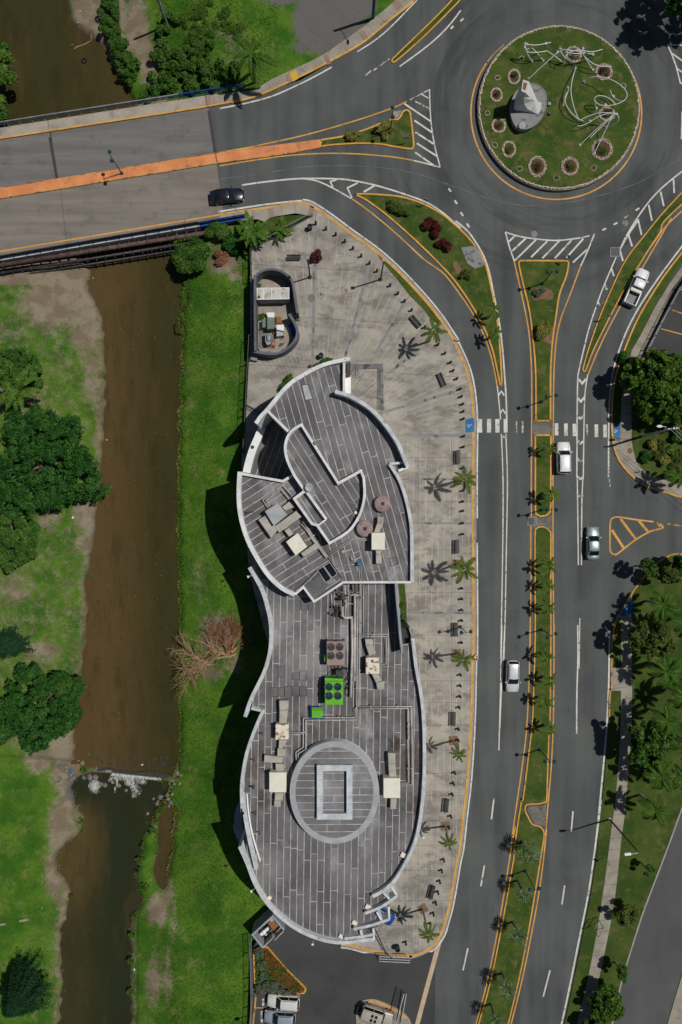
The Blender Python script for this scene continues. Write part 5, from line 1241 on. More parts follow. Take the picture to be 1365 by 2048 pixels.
pipes('thin conduit from the pipe corner down to the solar panels', 'D1', ['655,680 770,855'], ZN + .25, .05, 'metal_grey')
pipes('short tangled pipe stub by the cream unit on the west wing', 'D1', ['460,548 545,508', '470,560 530,528', '500,470 470,420 455,395'], ZN + .5, .055)
pipes('pair of thin conduits running down the north roof to its south parapet', 'D1', ['890,740 893,850', '905,745 908,850', '740,750 830,740 870,735'], ZN + .15, .035, 'galvanised')
pipes('bare valve pipe lying on the roof near the blue tank', 'D1', ['825,690 850,705 905,676', '830,675 838,705'], ZN + .3, .06, 'galvanised', 9)
# tangle of valves under the north parapet
tv = thing('valve_manifold', 'dark tangle of pump valves and pipes below the north roof parapet', 'valves', V1('D2', 610, 220, ZM)); rs = random.Random(9)
for s_, z, r, m in (('640,130 645,230 650,300 645,390', .8, .12, 'pipe_silver'), ('620,310 620,390 640,408 708,405', .9, .17, 'pipe_silver'), ('665,215 760,212', .9, .1, 'pipe_silver'), ('540,190 760,190', .6, .05, 'galvanised'), ('530,290 710,288', .6, .05, 'pipe_silver'), ('725,120 735,200', 1.0, .14, 'rust_pipe'), ('590,140 600,200 640,240', 1.1, .13, 'rust_pipe'), ('560,300 580,350 575,400', .7, .11, 'metal_dark'), ('590,250 650,240', 1.0, .18, 'metal_dark'), ('590,310 610,380', .8, .12, 'metal_black'), ('525,200 530,300', .4, .05, 'galvanised'), ('775,110 780,260', .6, .07, 'pipe_silver')):
    MB().tube(V('D2', s_, ZM + z), r, 7).build('pipe', MATS[m], tv, True)
for x, y in ((600, 165), (610, 235), (560, 310), (575, 380), (650, 215), (690, 180), (735, 150), (770, 235), (545, 365), (640, 285)):
    p = V1('D2', x, y, ZM + 1.1); MB().tube([p, p + Vector((0, 0, .25))], .05, 5).lathe(p + Vector((0, 0, .25)), [(.16, 0), (.16, .05), (.01, .05)], 10).build('valve_wheel', MATS['metal_black' if x < 660 else 'rust_pipe'], tv)
# round fans
for x, y, lb in ((1075, 264, 'round pinkish-grey roof fan, the upper one near the east parapet'), (936, 459, 'round pinkish-grey roof fan close to the raised roof, left of the cream unit')):
    p = V1('D1', x, y, ZN + .9); t = thing('roof_fan', lb, 'roof fan', (p.x, p.y, ZN), 0, 'mushroom fans on the north roof'); b = Vector((p.x, p.y, ZN))
    MB().lathe(b, [(.7, 0), (.7, .55)], 20).build('curb', MATS['metal_grey'], t)
    MB().lathe(b, [(1.04, .5), (1.06, .62), (.95, .78), (.5, .9), (.24, .93), (.22, .86), (.01, .86)], 24).build('cowl', MATS['fan_pink'], t)
    MB().lathe(b, [(.23, .87), (.23, .96), (.2, .98), (.01, .9)], 14).build('motor_cap', MATS['metal_dark'], t)
    for k_ in range(12):
        a = 2 * math.pi * k_ / 12; d = Vector((math.cos(a), math.sin(a), 0))
        MB().tube([b + d * .3 + Vector((0, 0, .925)), b + d * .98 + Vector((0, 0, .745))], .018, 4).build('rib', MATS['fan_pink'], t)
# solar panels, tank, dish, hatch
sp = thing('solar_panel', 'pair of black solar panels near the south edge of the north roof', 'solar panel', V1('D1', 640, 800, ZN))
for s_ in ('566,782 612,752 676,846 634,880', '616,748 664,720 722,808 682,842'):
    q = V('D1', s_, ZN + .3); MB().prism(q, ZN + .24, ZN + .3).build('panel', MATS['panel_glass'], sp); MB().wall(q, .06, ZN + .22, ZN + .315, True).build('frame', MATS['galvanised'], sp)
tk = thing('water_tank', 'small blue round tank on the north roof above the valves', 'tank', V1('D1', 888, 730, ZN)); b = V1('D1', 888, 730, ZN)
MB().lathe(b, [(.24, 0), (.27, .1), (.27, .6), (.2, .72), (.01, .76)], 14).build('body', MATS['tank_blue'], tk, True); MB().lathe(b + Vector((0, 0, .74)), [(.09, 0), (.09, .05), (.01, .05)], 8).build('cap', MATS['tank_blue'], tk)
ds = thing('satellite_dish', 'grey satellite dish on the parapet of the raised roof', 'dish', V1('D1', 475, 140, ZPS)); b = V1('D1', 505, 135, ZPS + .3)
MB().lathe(b, [(.56, .22), (.5, .15), (.35, .06), (.01, 0)], 20, cap=False).build('reflector', MATS['unit_grey'], ds, True)
MB().tube([b, Vector((b.x - .5, b.y - .1, ZPS))], .04, 5).build('mount', MATS['galvanised'], ds)
MB().tube([b + Vector((.45, .2, .2)), b + Vector((.1, .1, .6))], .02, 4).tube([b + Vector((-.45, .2, .2)), b + Vector((.1, .1, .6))], .02, 4).build('feed_arm', MATS['galvanised'], ds)
tag(MB().box(V1('D1', 38, 328, ZN + .15), (1.05, .14, .3), R(4)).box(V1('D1', 12, 336, ZN + .15), (.12, .4, .3)).build('roof_bracket', MATS['metal_dark']), 'dark angled bracket lying on the west wing roof near its parapet', 'bracket')
tag(MB().lathe(V1('D1', 766, 637, ZN), [(.2, 0), (.2, .2), (.01, .25)], 12).build('roof_vent', MATS['unit_grey']), 'small grey vent cap on the north roof between pipes', 'vent')
tag(MB().lathe(V1('D2', 582, 1244, ZM), [(.14, 0), (.14, .3), (.01, .34)], 10).build('roof_vent', MATS['pallet']), 'small red-brown vent stub beside the green pump box', 'vent')
tag(MB().box(V1('C8', 942, 902, ZPS + .1), (.45, .5, .25), R(-58), .03).build('floodlight', MATS['box_green']), 'small olive floodlight on the diagonal parapet of the raised roof', 'floodlight')
for i, (v, x, y) in enumerate((('B3', 215, 245), ('B3', 240, 360), ('B2', 255, 990), ('B2', 205, 1145), ('B2', 200, 1305), ('B3', 205, 92))):
    p = V1(v, x, y, ZM)
    tag(MB().tube([p, p + Vector((0, 0, .9))], .04, 5).box(p + Vector((0, 0, .9)), (.25, .18, .14)).build('lightning_rod', MATS['metal_dark']), ['short rod on the roof by the lower west parapet, beside the drum', 'short rod on the roof at the inner end of the west parapet', 'short rod on the roof left of the rust-stained western unit', 'short rod on the roof left of the L-shaped duct', 'short rod on the roof left of the square western unit', 'short rod on the roof just below the square western unit'][i], 'rod', 'rods along the west parapet')
o = thing('entrance_canopy', 'grey-blue translucent canopy sticking out of the south block west wall', 'canopy', V1('B3', 105, 350, 3))
cp = V('B3', '130,160 100,210 84,270 82,330 95,400 118,450 140,440', 4); MB().prism(cp, 3.9, 4.0, True).build('panel', MATS['wall_grey'], o); MB().wall(cp, .08, 3.85, 4.05).build('frame', MATS['lamp_green'], o)
for i, (v, x, y, z, rz) in enumerate((('B2', 190, 62, 8.7, 20), ('B3', 205, 705, 8.4, 40), ('B3', 555, 1012, 8.4, 80), ('B3', 1188, 410, 8.4, 200))):
    p = V1(v, x, y, z); t = thing('wall_floodlight', ['white twin spotlight on the upper tip of the middle west parapet', 'white spotlight on the south-west parapet beside the lawn', 'white spotlight on the south parapet over the car park', 'white spotlight on the south-east parapet above the plaza'][i], 'spotlight', p)
    d = Vector((math.cos(R(180 + rz)), -math.sin(R(rz)), 0))
    MB().tube([p, p + d * .45], .04, 5).build('arm', MATS['galvanised'], t); MB().box(p + d * .5, (.22, .3, .18), R(rz), .03).build('lamp_head', MATS['box_white'], t)
# ------------------------------------------------------------------ vehicles
def vehicle(name, label, cat, kind, paintm, p, head, L=4.5, Wd=1.82, z0=0.0, roofm=None, extra=None, lights='headlight'):
    t = thing(name, label, cat, (p.x, p.y, z0), head, None, True)
    hw = Wd / 2; pm = MATS[paintm]
    hi = kind in ('suv', 'jeep', 'pickup')
    belt = {'sedan': .92, 'hatch': .98, 'suv': 1.08, 'jeep': 1.12, 'pickup': 1.08}[kind]
    rz = {'sedan': 1.42, 'hatch': 1.52, 'suv': 1.68, 'jeep': 1.8, 'pickup': 1.78}[kind]
    # greenhouse: (rear base, rear roof, front roof, front base) along the length
    gh = {'sedan': (-.37, -.215, .045, .2), 'hatch': (-.47, -.40, .03, .2), 'suv': (-.475, -.42, .055, .195), 'jeep': (-.48, -.465, .12, .2), 'pickup': (-.08, -.045, .13, .225)}[kind]
    rb, rr_, fr, fb = (v * L for v in gh)
    nose = {'sedan': .66, 'hatch': .72, 'suv': .85, 'jeep': .98, 'pickup': .95}[kind]
    st = []
    for u in (-.5, -.492, -.47, -.43, -.36, -.25, -.12, 0, .1, .2, .28, .36, .42, .46, .485, .5):
        a = abs(u); k = 1.0
        sq = .02 if kind == 'jeep' else 0
        if a > .48: k = (.62 if a >= .499 else .76) + sq * 7
        elif a > .455: k = .875 + sq * 3
        elif a > .415: k = .95 + sq
        elif a > .35: k = .99
        zt = belt
        if u > gh[3]: zt = belt + (nose - belt) * ((u - gh[3]) / (.5 - gh[3])) ** 1.6
        if kind == 'sedan' and u < gh[0]: zt = belt + .04 - .1 * ((gh[0] - u) / .13) ** 2
        if a > .49: zt -= .14 if not kind == 'jeep' else .05
        st.append((u * L, hw * k, zt))
    bm = MB(); prof = []
    def body_loft(st):
        vs = []; n = 11
        for x, w, zt in st:
            c = .035
            half = [(1.0 * w * .93, .24), (w, .45), (w * .995, zt - .2), (w * .96, zt - .06), (w * .86, zt), (0, zt + c)]
            ring_ = [(-y, z) for y, z in half[:-1]] + [half[-1]] + [(y, z) for y, z in half[:-1][::-1]]
            vs += [(x, y, z) for y, z in ring_]
        fs = [[i * n + k_, i * n + k_ + 1, (i + 1) * n + k_ + 1, (i + 1) * n + k_] for i in range(len(st) - 1) for k_ in range(n - 1)]
        fs += [[i * n + n - 1, i * n, (i + 1) * n, (i + 1) * n + n - 1] for i in range(len(st) - 1)]
        fs += [[k_ for k_ in range(n)][::-1], [(len(st) - 1) * n + k_ for k_ in range(n)]]
        return MB().add(vs, [f[::-1] for f in fs])
    if kind == 'pickup':
        fwd = [s for s in st if s[0] > -.1 * L]
        b = body_loft([(-.095 * L, hw, belt)] + fwd)
        body = b.build('body', pm, t, True)
        xb0, xb1 = -.495 * L, -.105 * L
        bed = MB()
        for s in (-1, 1): bed.box(((xb0 + xb1) / 2, s * (hw - .09), .72), (xb1 - xb0, .16, .8), 0, .04)
        bed.box((xb0 + .05, 0, .72), (.1, Wd - .3, .8), 0, .03); bed.box((xb1 - .05, 0, .72), (.1, Wd - .3, .8), 0, .03)
        bed.build('cargo_bed', pm, t)
        MB().box(((xb0 + xb1) / 2, 0, .62), (xb1 - xb0, Wd - .32, .06)).build('bed_floor', MATS['metal_dark'], t)
        mb = MB()
        for i in range(6): mb.box(((xb0 + xb1) / 2, -.62 + i * .25, .665), (xb1 - xb0 - .2, .06, .02))
        mb.build('bed_ribs', MATS['metal_grey'], t)
        MB().box((xb0 - .06, 0, .5), (.16, Wd * .92, .18), 0, .04).build('bumper', MATS['metal_grey'], t)
        MB().box((xb1 - .3, -.1, .8), (.45, .9, .3), 0, .03).build('tool_box', MATS['trim_black'], t)
    else:
        body = body_loft(st).build('body', pm, t, True)
    wb, wr = hw * .9, hw * (.76 if kind != 'jeep' else .84)
    zb = belt - .02
    def P4(x, y, z): return (x, y, z)
    def strip_(x0, w0, z0_, x1, w1, z1, bulge, n=7):
        vs = []
        for xx, w, z, bb in ((x0, w0, z0_, bulge), (x1, w1, z1, bulge * .7)):
            for i in range(n):
                s = -1 + 2 * i / (n - 1); vs.append((xx + bb * (1 - s * s), s * w, z + (.03 * (1 - s * s))))
        return vs, [[i, i + 1, n + i + 1, n + i] for i in range(n - 1)]
    v_, f_ = strip_(fb, wb * .94, zb, fr, wr * .95, rz - .05, .09)
    MB().add(v_, f_).build('windshield', MATS['car_glass'], t, True)
    v_, f_ = strip_(rb, wb * .92, zb, rr_, wr * .95, rz - .05, -.07)
    MB().add(v_, [f[::-1] for f in f_]).build('rear_window', MATS['car_glass'], t, True)
    for s in (-1, 1):
        MB().add([(fb - .06, s * wb, zb), (rb + .05, s * wb, zb), (rr_ + .02, s * wr, rz - .06), (fr - .02, s * wr, rz - .06)], [[0, 1, 2, 3] if s < 0 else [3, 2, 1, 0]]).build('side_window', MATS['car_glass'], t)
    # roof with pillars
    n = 9; rows = []
    xs_ = [rr_ - .06, rr_ + .04, rr_ + (fr - rr_) * .3, rr_ + (fr - rr_) * .65, fr - .03, fr + .05]
    dz = [-.06, -.015, .015, .015, -.01, -.05]
    mb = MB(); vs = []
    for x, d in zip(xs_, dz):
        for i in range(n):
            s = -1 + 2 * i / (n - 1); bulge_ = (.07 * (1 - s * s)) * (1 if x > 0 else -.6) if (x in (xs_[0], xs_[-1])) else 0
            vs.append((x + bulge_, s * (wr + .015), rz + d - .07 * s ** 4 + .02 * (1 - s * s)))
    mb.add(vs, [[a * n + i, (a + 1) * n + i, (a + 1) * n + i + 1, a * n + i + 1] for a in range(5) for i in range(n - 1)])
    mb.v = mb.v; mb.build('roof', MATS[roofm or paintm], t, True)
    mb = MB()
    for s in (-1, 1):
        mb.tube([(fb + .0, s * wb * .98, zb), (fr + .01, s * wr, rz - .05)], .05, 5)
        mb.tube([(rb, s * wb * .97, zb), (rr_ - .01, s * wr, rz - .05)], .07, 5)
        xm = (fr + rr_) / 2 + .1; mb.tube([(xm, s * wb, zb), (xm, s * wr, rz - .05)], .045, 5)
        mb.tube([(rr_, s * wr, rz - .055), (fr, s * wr, rz - .055)], .05, 5)
    mb.build('pillar', pm, t)
    for x in (-.31 * L, .31 * L):
        for s in (-1, 1):
            w = MB().lathe((0, 0, 0), [(.33, -.11), (.34, -.06), (.34, .06), (.33, .11)], 14)
            w.v = [(a, c_, b_) for a, b_, c_ in w.v]
            o = w.build('wheel', MATS['tyre'], t); o.location = (x, s * (hw - .09), .34)
            r = MB().lathe((0, 0, 0), [(.22, -.115), (.22, .115)], 12); r.v = [(a, c_, b_) for a, b_, c_ in r.v]
            r.build('rim', MATS['rim'], o)
    for s in (-1, 1):
        MB().ell((.455 * L, s * hw * .74, nose - .1), (.16, .2, .1), 8, 5).build('headlight', MATS[lights], t, True)
        MB().ell((-.478 * L, s * hw * .78, belt - .16), (.09, .17, .12), 8, 5).build('taillight', MATS['taillight'], t, True)
        MB().box((fb - .12, s * (hw + .1), belt + .04), (.14, .22, .16), 0, .03).build('mirror', pm, t)
    MB().box((.497 * L, 0, nose - .22), (.05, hw * 1.1, .16)).build('grille', MATS['trim_black'], t)
    MB().box((fb + .06, 0, belt + .045), (.14, wb * 1.7, .02)).build('wiper_cowl', MATS['trim_black'], t)
    mb = MB()
    for s in (-1, 1): mb.box(((fb + .48 * L) / 2 + .0, s * hw * .72, (belt + nose) / 2 + .075), (.3 * L, .016, .02))
    if kind in ('suv', 'jeep', 'hatch'):
        for s in (-1, 1): mb.tube([(rr_ + .1, s * (wr - .06), rz + .05), (fr - .15, s * (wr - .06), rz + .05)], .025, 5)
    mb.build('trim', MATS['trim_black' if kind != 'suv' else 'metal_grey'], t)
    if extra: extra(t, L, hw, belt, rz)
    return t
def hd(v, a, b):
    p, q = V1(v, *a), V1(v, *b); d = q - p; return math.atan2(d.y, d.x)
def vp(v, x, y, zc=1.2): p = V1(v, x, y, zc); return Vector((p.x, p.y, 0))
vehicle('parked_car' if 0 else 'car', 'black sedan driving off the end of the bridge', 'car', 'sedan', 'paint_black', vp('D3', 1189, 547), hd('D3', (1105, 556), (1275, 538)), 4.75, 1.85)
vehicle('car', 'white sport utility car just below the crosswalk heading up the picture', 'car', 'suv', 'paint_white', vp('D8', 680, 500), R(91), 4.45, 1.85, roofm='paint_white')
vehicle('car', 'grey-green sedan passing the yellow hatched triangle with a lit-looking amber headlight', 'car', 'sedan', 'paint_sage', vp('D8', 992, 1400), R(90), 4.6, 1.75, lights='headlight_amber')
vehicle('car', 'silver car heading down the picture in the west carriageway beside the palm median', 'car', 'hatch', 'paint_silver', vp('B5', 395, 300), R(-91), 4.4, 1.78)
def canvas(t, L, hw, belt, rz): MB().box((-.125 * L, 0, 1.18), (.5, hw * 1.75, .3), 0, .08).build('bed_cover', MATS['unit_cream'], t)
vehicle('pickup_truck', 'white pickup truck with open dark bed on the east slip road', 'pickup', 'pickup', 'paint_white', vp('R4', 1110, 380), hd('R4', (1075, 465), (1150, 295)), 5.3, 1.85, extra=canvas)
vehicle('car', 'ivory sport utility car parked at the planting bed, upper of the two parked cars', 'car', 'suv', 'paint_ivory', vp('C6', 312, 815), R(176), 4.5, 1.8)
def sunr(t, L, hw, belt, rz): MB().box((-.02 * L, 0, rz + .02), (.7, .8, .03)).build('sunroof', MATS['car_glass'], t)
vehicle('car', 'silver-blue car parked lowest at the picture edge beside the ivory car', 'car', 'hatch', 'paint_cool', vp('C6', 287, 932), R(177), 4.4, 1.8)
def jeepx(t, L, hw, belt, rz):
    MB().lathe((-.53 * L, 0, 0), [(.36, .7), (.37, .8)], 14).build('spare_cover', MATS['trim_black'], t)
    for x in (-.17, -.05):
        for s in (-.3, .3): MB().box((x * L, s, rz + .02), (.35, .42, .03)).build('roof_window', MATS['car_glass'], t)
    MB().box((-.46 * L, 0, .85), (.55, hw * 1.95, .35), 0, .05).build('rear_panel', MATS['trim_black'], t)
vehicle('car', 'beige boxy off-road car with roof windows parked on the small kerbed island', 'car', 'jeep', 'paint_beige', vp('C6', 985, 912), hd('C6', (860, 858), (1095, 935)), 4.6, 1.85, extra=jeepx)
vehicle('car', 'blue car mostly hidden under the south-east roof fins', 'car', 'hatch', 'paint_blue', vp('B3', 960, 862), R(-35), 4.0, 1.7, .11)

# ------------------------------------------------------------------ lamps and poles
def twin_lamp(v, x, y, axis, label, h=4.9, arm=.62):
    b = V1(v, x, y, .13)
    t = thing('street_lamp', label, 'street lamp', b, axis, 'green twin-globe street lamps', True)
    MB().lathe((0, 0, 0), [(.24, 0), (.24, .12), (.13, .3), (.1, .7)], 10).build('base', MATS['lamp_green'], t)
    MB().tube([(0, 0, .5), (0, 0, h + .35)], [.085, .05], 8).build('pole', MATS['lamp_green'], t)
    MB().tube([(-arm, 0, h), (-arm * .5, 0, h + .12), (0, 0, h), (arm * .5, 0, h + .12), (arm, 0, h)], .035, 6).build('cross_arm', MATS['lamp_green'], t)
    for s in (-1, 1):
        g = MB().lathe((s * arm, 0, h - .05), [(.1, -.3), (.22, -.12), (.24, .0)], 12).build('globe', MATS['lamp_glass'], t, True)
        MB().lathe((s * arm, 0, h - .05), [(.27, 0), (.24, .12), (.1, .24), (.02, .3)], 12).build('lamp_cap', MATS['lamp_green'], g, True)
    return t
twin_lamp('R1', 725, 1030, R(105), 'green twin lamp standing on the orange bridge median')
twin_lamp('R2', 990, 765, R(92), 'green twin lamp in the yellow shrubs of the bridge splitter island')
twin_lamp('R4', 560, 366, R(5), 'green twin lamp near the top of the triangular median')
twin_lamp('R4', 555, 1045, R(10), 'green twin lamp on the median just above the crosswalk')
twin_lamp('B4', 556, 632, R(0), 'green twin lamp beside the median storm drain')
twin_lamp('B4', 556, 1320, R(25), 'green twin lamp between the fifth and sixth median palm')
twin_lamp('B5', 545, 716, R(0), 'green twin lamp on the median above the concrete notch')
twin_lamp('B6', 578, 354, R(5), 'green twin lamp beside the upper silver fan palms')
twin_lamp('B4', 90, 1303, R(5), 'black twin lamp at a bench on the plaza kerb row', 4.6)
def square_lamp(v, x, y, label, h):
    b = V1(v, x, y, .11); t = thing('plaza_lamp', label, 'lamp post', b, 0, None, True)
    MB().lathe((0, 0, 0), [(.3, 0), (.3, .12), (.12, .16)], 10).build('base', MATS['metal_brown'], t)
    MB().tube([(0, 0, .1), (0, 0, h)], [.11, .09], 8).build('pole', MATS['metal_brown'], t)
    MB().box((0, 0, h + .06), (.5, .42, .22), 0, .04).build('lamp_head', MATS['metal_grey'], t)
square_lamp('R5', 525, 507, 'brown square-headed lamp beside the red shrub on the plaza', 7.6)
square_lamp('R5', 934, 520, 'brown square-headed lamp at the plaza edge by the grass wedge', 7.6)
def arm_lamp(b, h, arm, label, m='metal_dark', mh='box_white', name='street_lamp'):
    t = thing(name, label, 'street lamp', b, 0, None, True)
    MB().lathe((0, 0, 0), [(.25, 0), (.25, .1), (.14, .14)], 10).build('base', MATS['metal_grey'], t)
    MB().tube([(0, 0, 0), (0, 0, h)], [.13, .08], 8).build('pole', MATS[m], t)
    a = Vector(arm)
    MB().tube([(0, 0, h - .1), a * .35 + Vector((0, 0, h + .05)), a * .75 + Vector((0, 0, h + .12)), a + Vector((0, 0, h + .1))], .045, 6).build('arm', MATS['galvanised'], t)
    MB().box(a + Vector((0, 0, h + .08)), (.85, .34, .16), math.atan2(a.y, a.x), .05).build('lamp_head', MATS[mh], t)
arm_lamp(V1('B5', 947, 1116, .1), 9.9, (-1.45, -.12, 0), 'tall dark street lamp with white head on the park verge')
def utility_pole(b, h, r, label, m, cross=None, wires=()):
    t = thing('utility_pole', label, 'utility pole', b, 0, None, True)
    MB().tube([(0, 0, 0), (0, 0, h)], [r, r * .75], 10).build('pole', MATS[m], t)
    if cross:
        for z, w, a in cross: MB().box((0, 0, z), (w, .14, .14), a).build('cross_arm', MATS['galvanised'], t)
        for z, w, a in cross[:1]:
            for s in (-.45, -.2, .2, .45): MB().lathe((s * w * math.cos(a), s * w * math.sin(a), z + .07), [(.06, 0), (.08, .12), (.03, .2)], 6).build('insulator', MATS['box_white'], t)
    return t
utility_pole(G(335, 50), 8.8, .2, 'grey concrete utility pole rising from the bank at the top left', 'metal_grey')
tb = utility_pole(V1('R2', 890, 108, -.05), 10.5, .24, 'dark blue utility pole on the grass behind the upper sidewalk', 'pole_blue')
MB().tube([(0, .1, 9), (.9, -1.0, 9.4), (1.05, -1.75, 9.3)], .05, 6).build('lamp_arm', MATS['galvanised'], tb)
MB().ell((1.08, -2.0, 9.25), (.2, .4, .13), 10, 6).build('lamp_head', MATS['box_white'], tb, True)
MB().box((0, 0, 8.2), (1.2, .12, .12), R(20)).build('cross_arm', MATS['pole_blue'], tb)
tp = utility_pole(V1('C3', 545, 1322, .12), 9.4, .19, 'grey utility pole with white cross-arm by the corner sidewalk', 'metal_grey', ((9.1, 1.5, R(5)), (8.4, .7, R(5))))
MB().tube([(0, 0, 6.6), (.2, .5, 6.8), (-.5, .55, 6.9)], .05, 6).build('lamp_arm', MATS['galvanised'], tp)
MB().ell((-.75, .55, 6.9), (.42, .2, .13), 10, 6).build('lamp_head', MATS['box_white'], tp, True)
for k_ in (-.5, .0, .5):
    a = V1('C3', 545, 1322, .12) + Vector((k_, 0, 9.3))
    tag(MB().tube([a + (Vector((a.x + 45 + 6 * k_, a.y - 38, 9)) - a) * (i / 12) - Vector((0, 0, 1.2 * math.sin(math.pi * i / 12))) for i in range(13)], .022, 4).build('overhead_wire', MATS['galvanised']), ['pale overhead wire from the left insulator of the cross-arm pole', 'pale overhead wire from the middle of the cross-arm pole', 'pale overhead wire from the right insulator of the cross-arm pole'][int(k_ * 2 + 1)], 'wire', 'wires of the cross-arm pole')
# small signs seen from above
def sign(v, x, y, label, h=2.1, face=R(-30), w=.6, m='metal_grey', z=.12):
    b = V1(v, x, y, z); t = thing('road_sign', label, 'road sign', b, 0, None, True)
    MB().tube([(0, 0, 0), (0, 0, h)], .035, 6).build('post', MATS['galvanised'], t)
    MB().box((0, 0, h - .2), (w, .03, w), face).build('sign_panel', MATS[m], t)
sign('R4', 915, 570, 'small sign on a thin post near the tip of the right splitter', 2.2, R(-20))
sign('R4', 895, 487, 'small marker sign on the kerb edge of the right splitter', 1.0, R(40), .4)
sign('R4', 690, 240, 'small sign at the upper right corner of the triangular median', 2.2, R(-35))
sign('R2', 1190, 1190, 'small sign near the top edge of the big curved island', 1.8, R(-20))
sign('R2', 1080, 830, 'small sign at the blunt end of the bridge splitter island', 1.6, R(0), .7)
sign('D6', 95, 380, 'small sign between the gutter and the park sidewalk below the tall lamp', 2.4, R(-35))
sign('C3', 540, 1715, 'small sign at the inner edge of the corner sidewalk', 1.8, R(0))
sgn = thing('sign_frame', 'square tubular sign frame beside the park sidewalk', 'sign frame', V1('B6', 925, 610, .12), 0, None, True)
for s in (-.7, .7): MB().tube([(s * .5, s * .9, 0), (s * .5, s * .9, 2.6)], .05, 6).build('post', MATS['metal_grey'], sgn)
MB().tube([(-.35, -.63, 2.6), (.35, .63, 2.6)], .05, 6).tube([(-.35, -.63, .9), (.35, .63, .9)], .05, 6).build('rail', MATS['metal_grey'], sgn)
MB().tube([(-.35, -.63, .9), (.35, .63, 2.6)], .03, 5).build('brace', MATS['metal_dark'], sgn)

# ------------------------------------------------------------------ plaza furniture
bl_pts = Q('R5', '557,186 617,218 674,251 727,290 774,332 822,376 870,418 914,464 991,548 1036,595 1075,639 1116,692 1193,792 1270,893 1310,944 1343,997 1358,1045') + \
    Q('R4', '72,909 92,968 98,1012 106,1055 108,1098 110,1140 112,1240 110,1302') + Q('B4', '108,390 108,520 106,583 106,637 105,708 105,771 101,1084 100,1145 101,1209 100,1270 99,1397') + \
    Q('B5', '93,290 92,353 90,415 85,478 81,603 80,667 60,855 52,917 46,980 37,1107 27,1170') + Q('B6', '172,307 162,362 152,416 143,470 133,524 120,578 105,630') + Q('B3', '1105,1035')
proto = None
for i, (x, y) in enumerate(bl_pts):
    p = P(x, y, .8); p.z = .108
    if proto is None:
        proto = [('base', MB().lathe((0, 0, 0), [(.2, 0), (.2, .05), (.15, .07)], 10).mesh('base', MATS['metal_dark'])),
                 ('shaft', MB().lathe((0, 0, 0), [(.13, .05), (.13, .72)], 10).mesh('shaft', MATS['metal_black'])),
                 ('cap', MB().lathe((0, 0, 0), [(.16, .72), (.16, .78), (.1, .88), (.02, .92)], 10).mesh('cap', MATS['metal_black'], None, True))]
    t = thing('bollard', f'short black bollard in the plaza kerb row, {nth(i)} counted from the fence at the top', 'bollard', p, 0, 'black bollards along the plaza kerb')
    for nm, me in proto: link(nm, me, t)
def bench(x, y, ang, label):
    p = P(x, y, .5); t = thing('bench', label, 'bench', (p.x, p.y, .11), ang, 'dark metal benches on the plaza', True)
    for s in (-.75, .75): MB().box((s, 0, .2), (.08, .5, .4)).build('leg', MATS['metal_black'], t)
    for k_ in range(4): MB().box((0, -.2 + k_ * .13, .44), (1.95, .115, .05), 0, .015).build('slat', MATS['metal_dark'], t)
    for k_ in range(3): MB().box((0, .27 + .012 * k_, .56 + k_ * .12), (1.95, .04, .1), 0, .01).build('back_slat', MATS['metal_dark'], t)
bench(588, 516, 0, 'dark bench near the top fence and the red shrub')
bench(831, 643.5, R(-50) , 'dark tilted bench left of the first plaza palm')
bench(883, 759.5, R(-67), 'dark slanted bench below the first plaza palm')
bench(917, 914, R(90), 'dark upright bench below the blue wheelchair pad')
bench(915, 1093, R(90), 'dark upright bench just above the third plaza palm')
bench(912.6, 1259, R(90), 'dark upright bench under the black twin lamp')
bench(908, 1438, R(88), 'dark upright bench above the fifth plaza palm')
bench(894, 1611, R(85), 'dark upright bench above the sixth plaza palm')
bench(865, 1785, R(76), 'dark slanted bench above the lowest plaza palm')
def tub(v, x, y, label):
    p = V1(v, x, y, .9); t = thing('litter_bin', label, 'litter bin', (p.x, p.y, .11), 0, None, True)
    MB().lathe((0, 0, 0), [(.3, 0), (.34, .1), (.34, .85), (.36, .92), (.28, .94), (.26, .7), (.01, .7)], 14).build('barrel', MATS['metal_black'], t)
    MB().lathe((0, 0, 0), [(.36, .86), (.38, .9), (.36, .95), (.33, .95)], 14, cap=False).build('rim', MATS['metal_dark'], t)
tub('R5', 524, 212, 'round black litter bin beside the upper plaza fence'); tub('R5', 588, 960, 'round black litter bin above the building tip'); tub('C6', 1133, 426, 'round black litter bin at the bottom of the plaza near the gate')
tag(MB().box(V1('R5', 527, 1022, .35), (.35, .35, .5), R(20), .03).build('junction_box', MATS['metal_dark']), 'small dark utility box at the strip of plants by the roof tip', 'utility box')
# handrails near the ramp
for s_, lb in (('803,1003 808,1082 828,1078 815,1012', 'thin handrail loop at the ramp beside the north entrance'), ('868,1190 955,1206 920,1192', 'thin handrail across the ramp foot near the north entrance')):
    p = V('R5', s_, .9); t = thing('handrail', lb, 'handrail', (p[0].x, p[0].y, .11)); MB().tube(p, .025, 5).build('rail', MATS['metal_grey'], t)
    for q in p: MB().tube([q, Vector((q.x, q.y, .11))], .022, 5).build('post', MATS['metal_grey'], t)
ramp = struct('ramp', MB().prism(V('R5', '775,1015 950,1008 955,1290 935,1300 930,1040 775,1045'), .1, .17), 'concrete_grey')
mb = MB()
for i in range(5): mb.ribbon(V('R5', f'{775},{1017+i*6} {940-i*6},{1014+i*6} {946-i*8},{1280}'), .05, .175 + .001 * i)
mb.build('ramp_groove', MATS['joint_dark'], ramp)
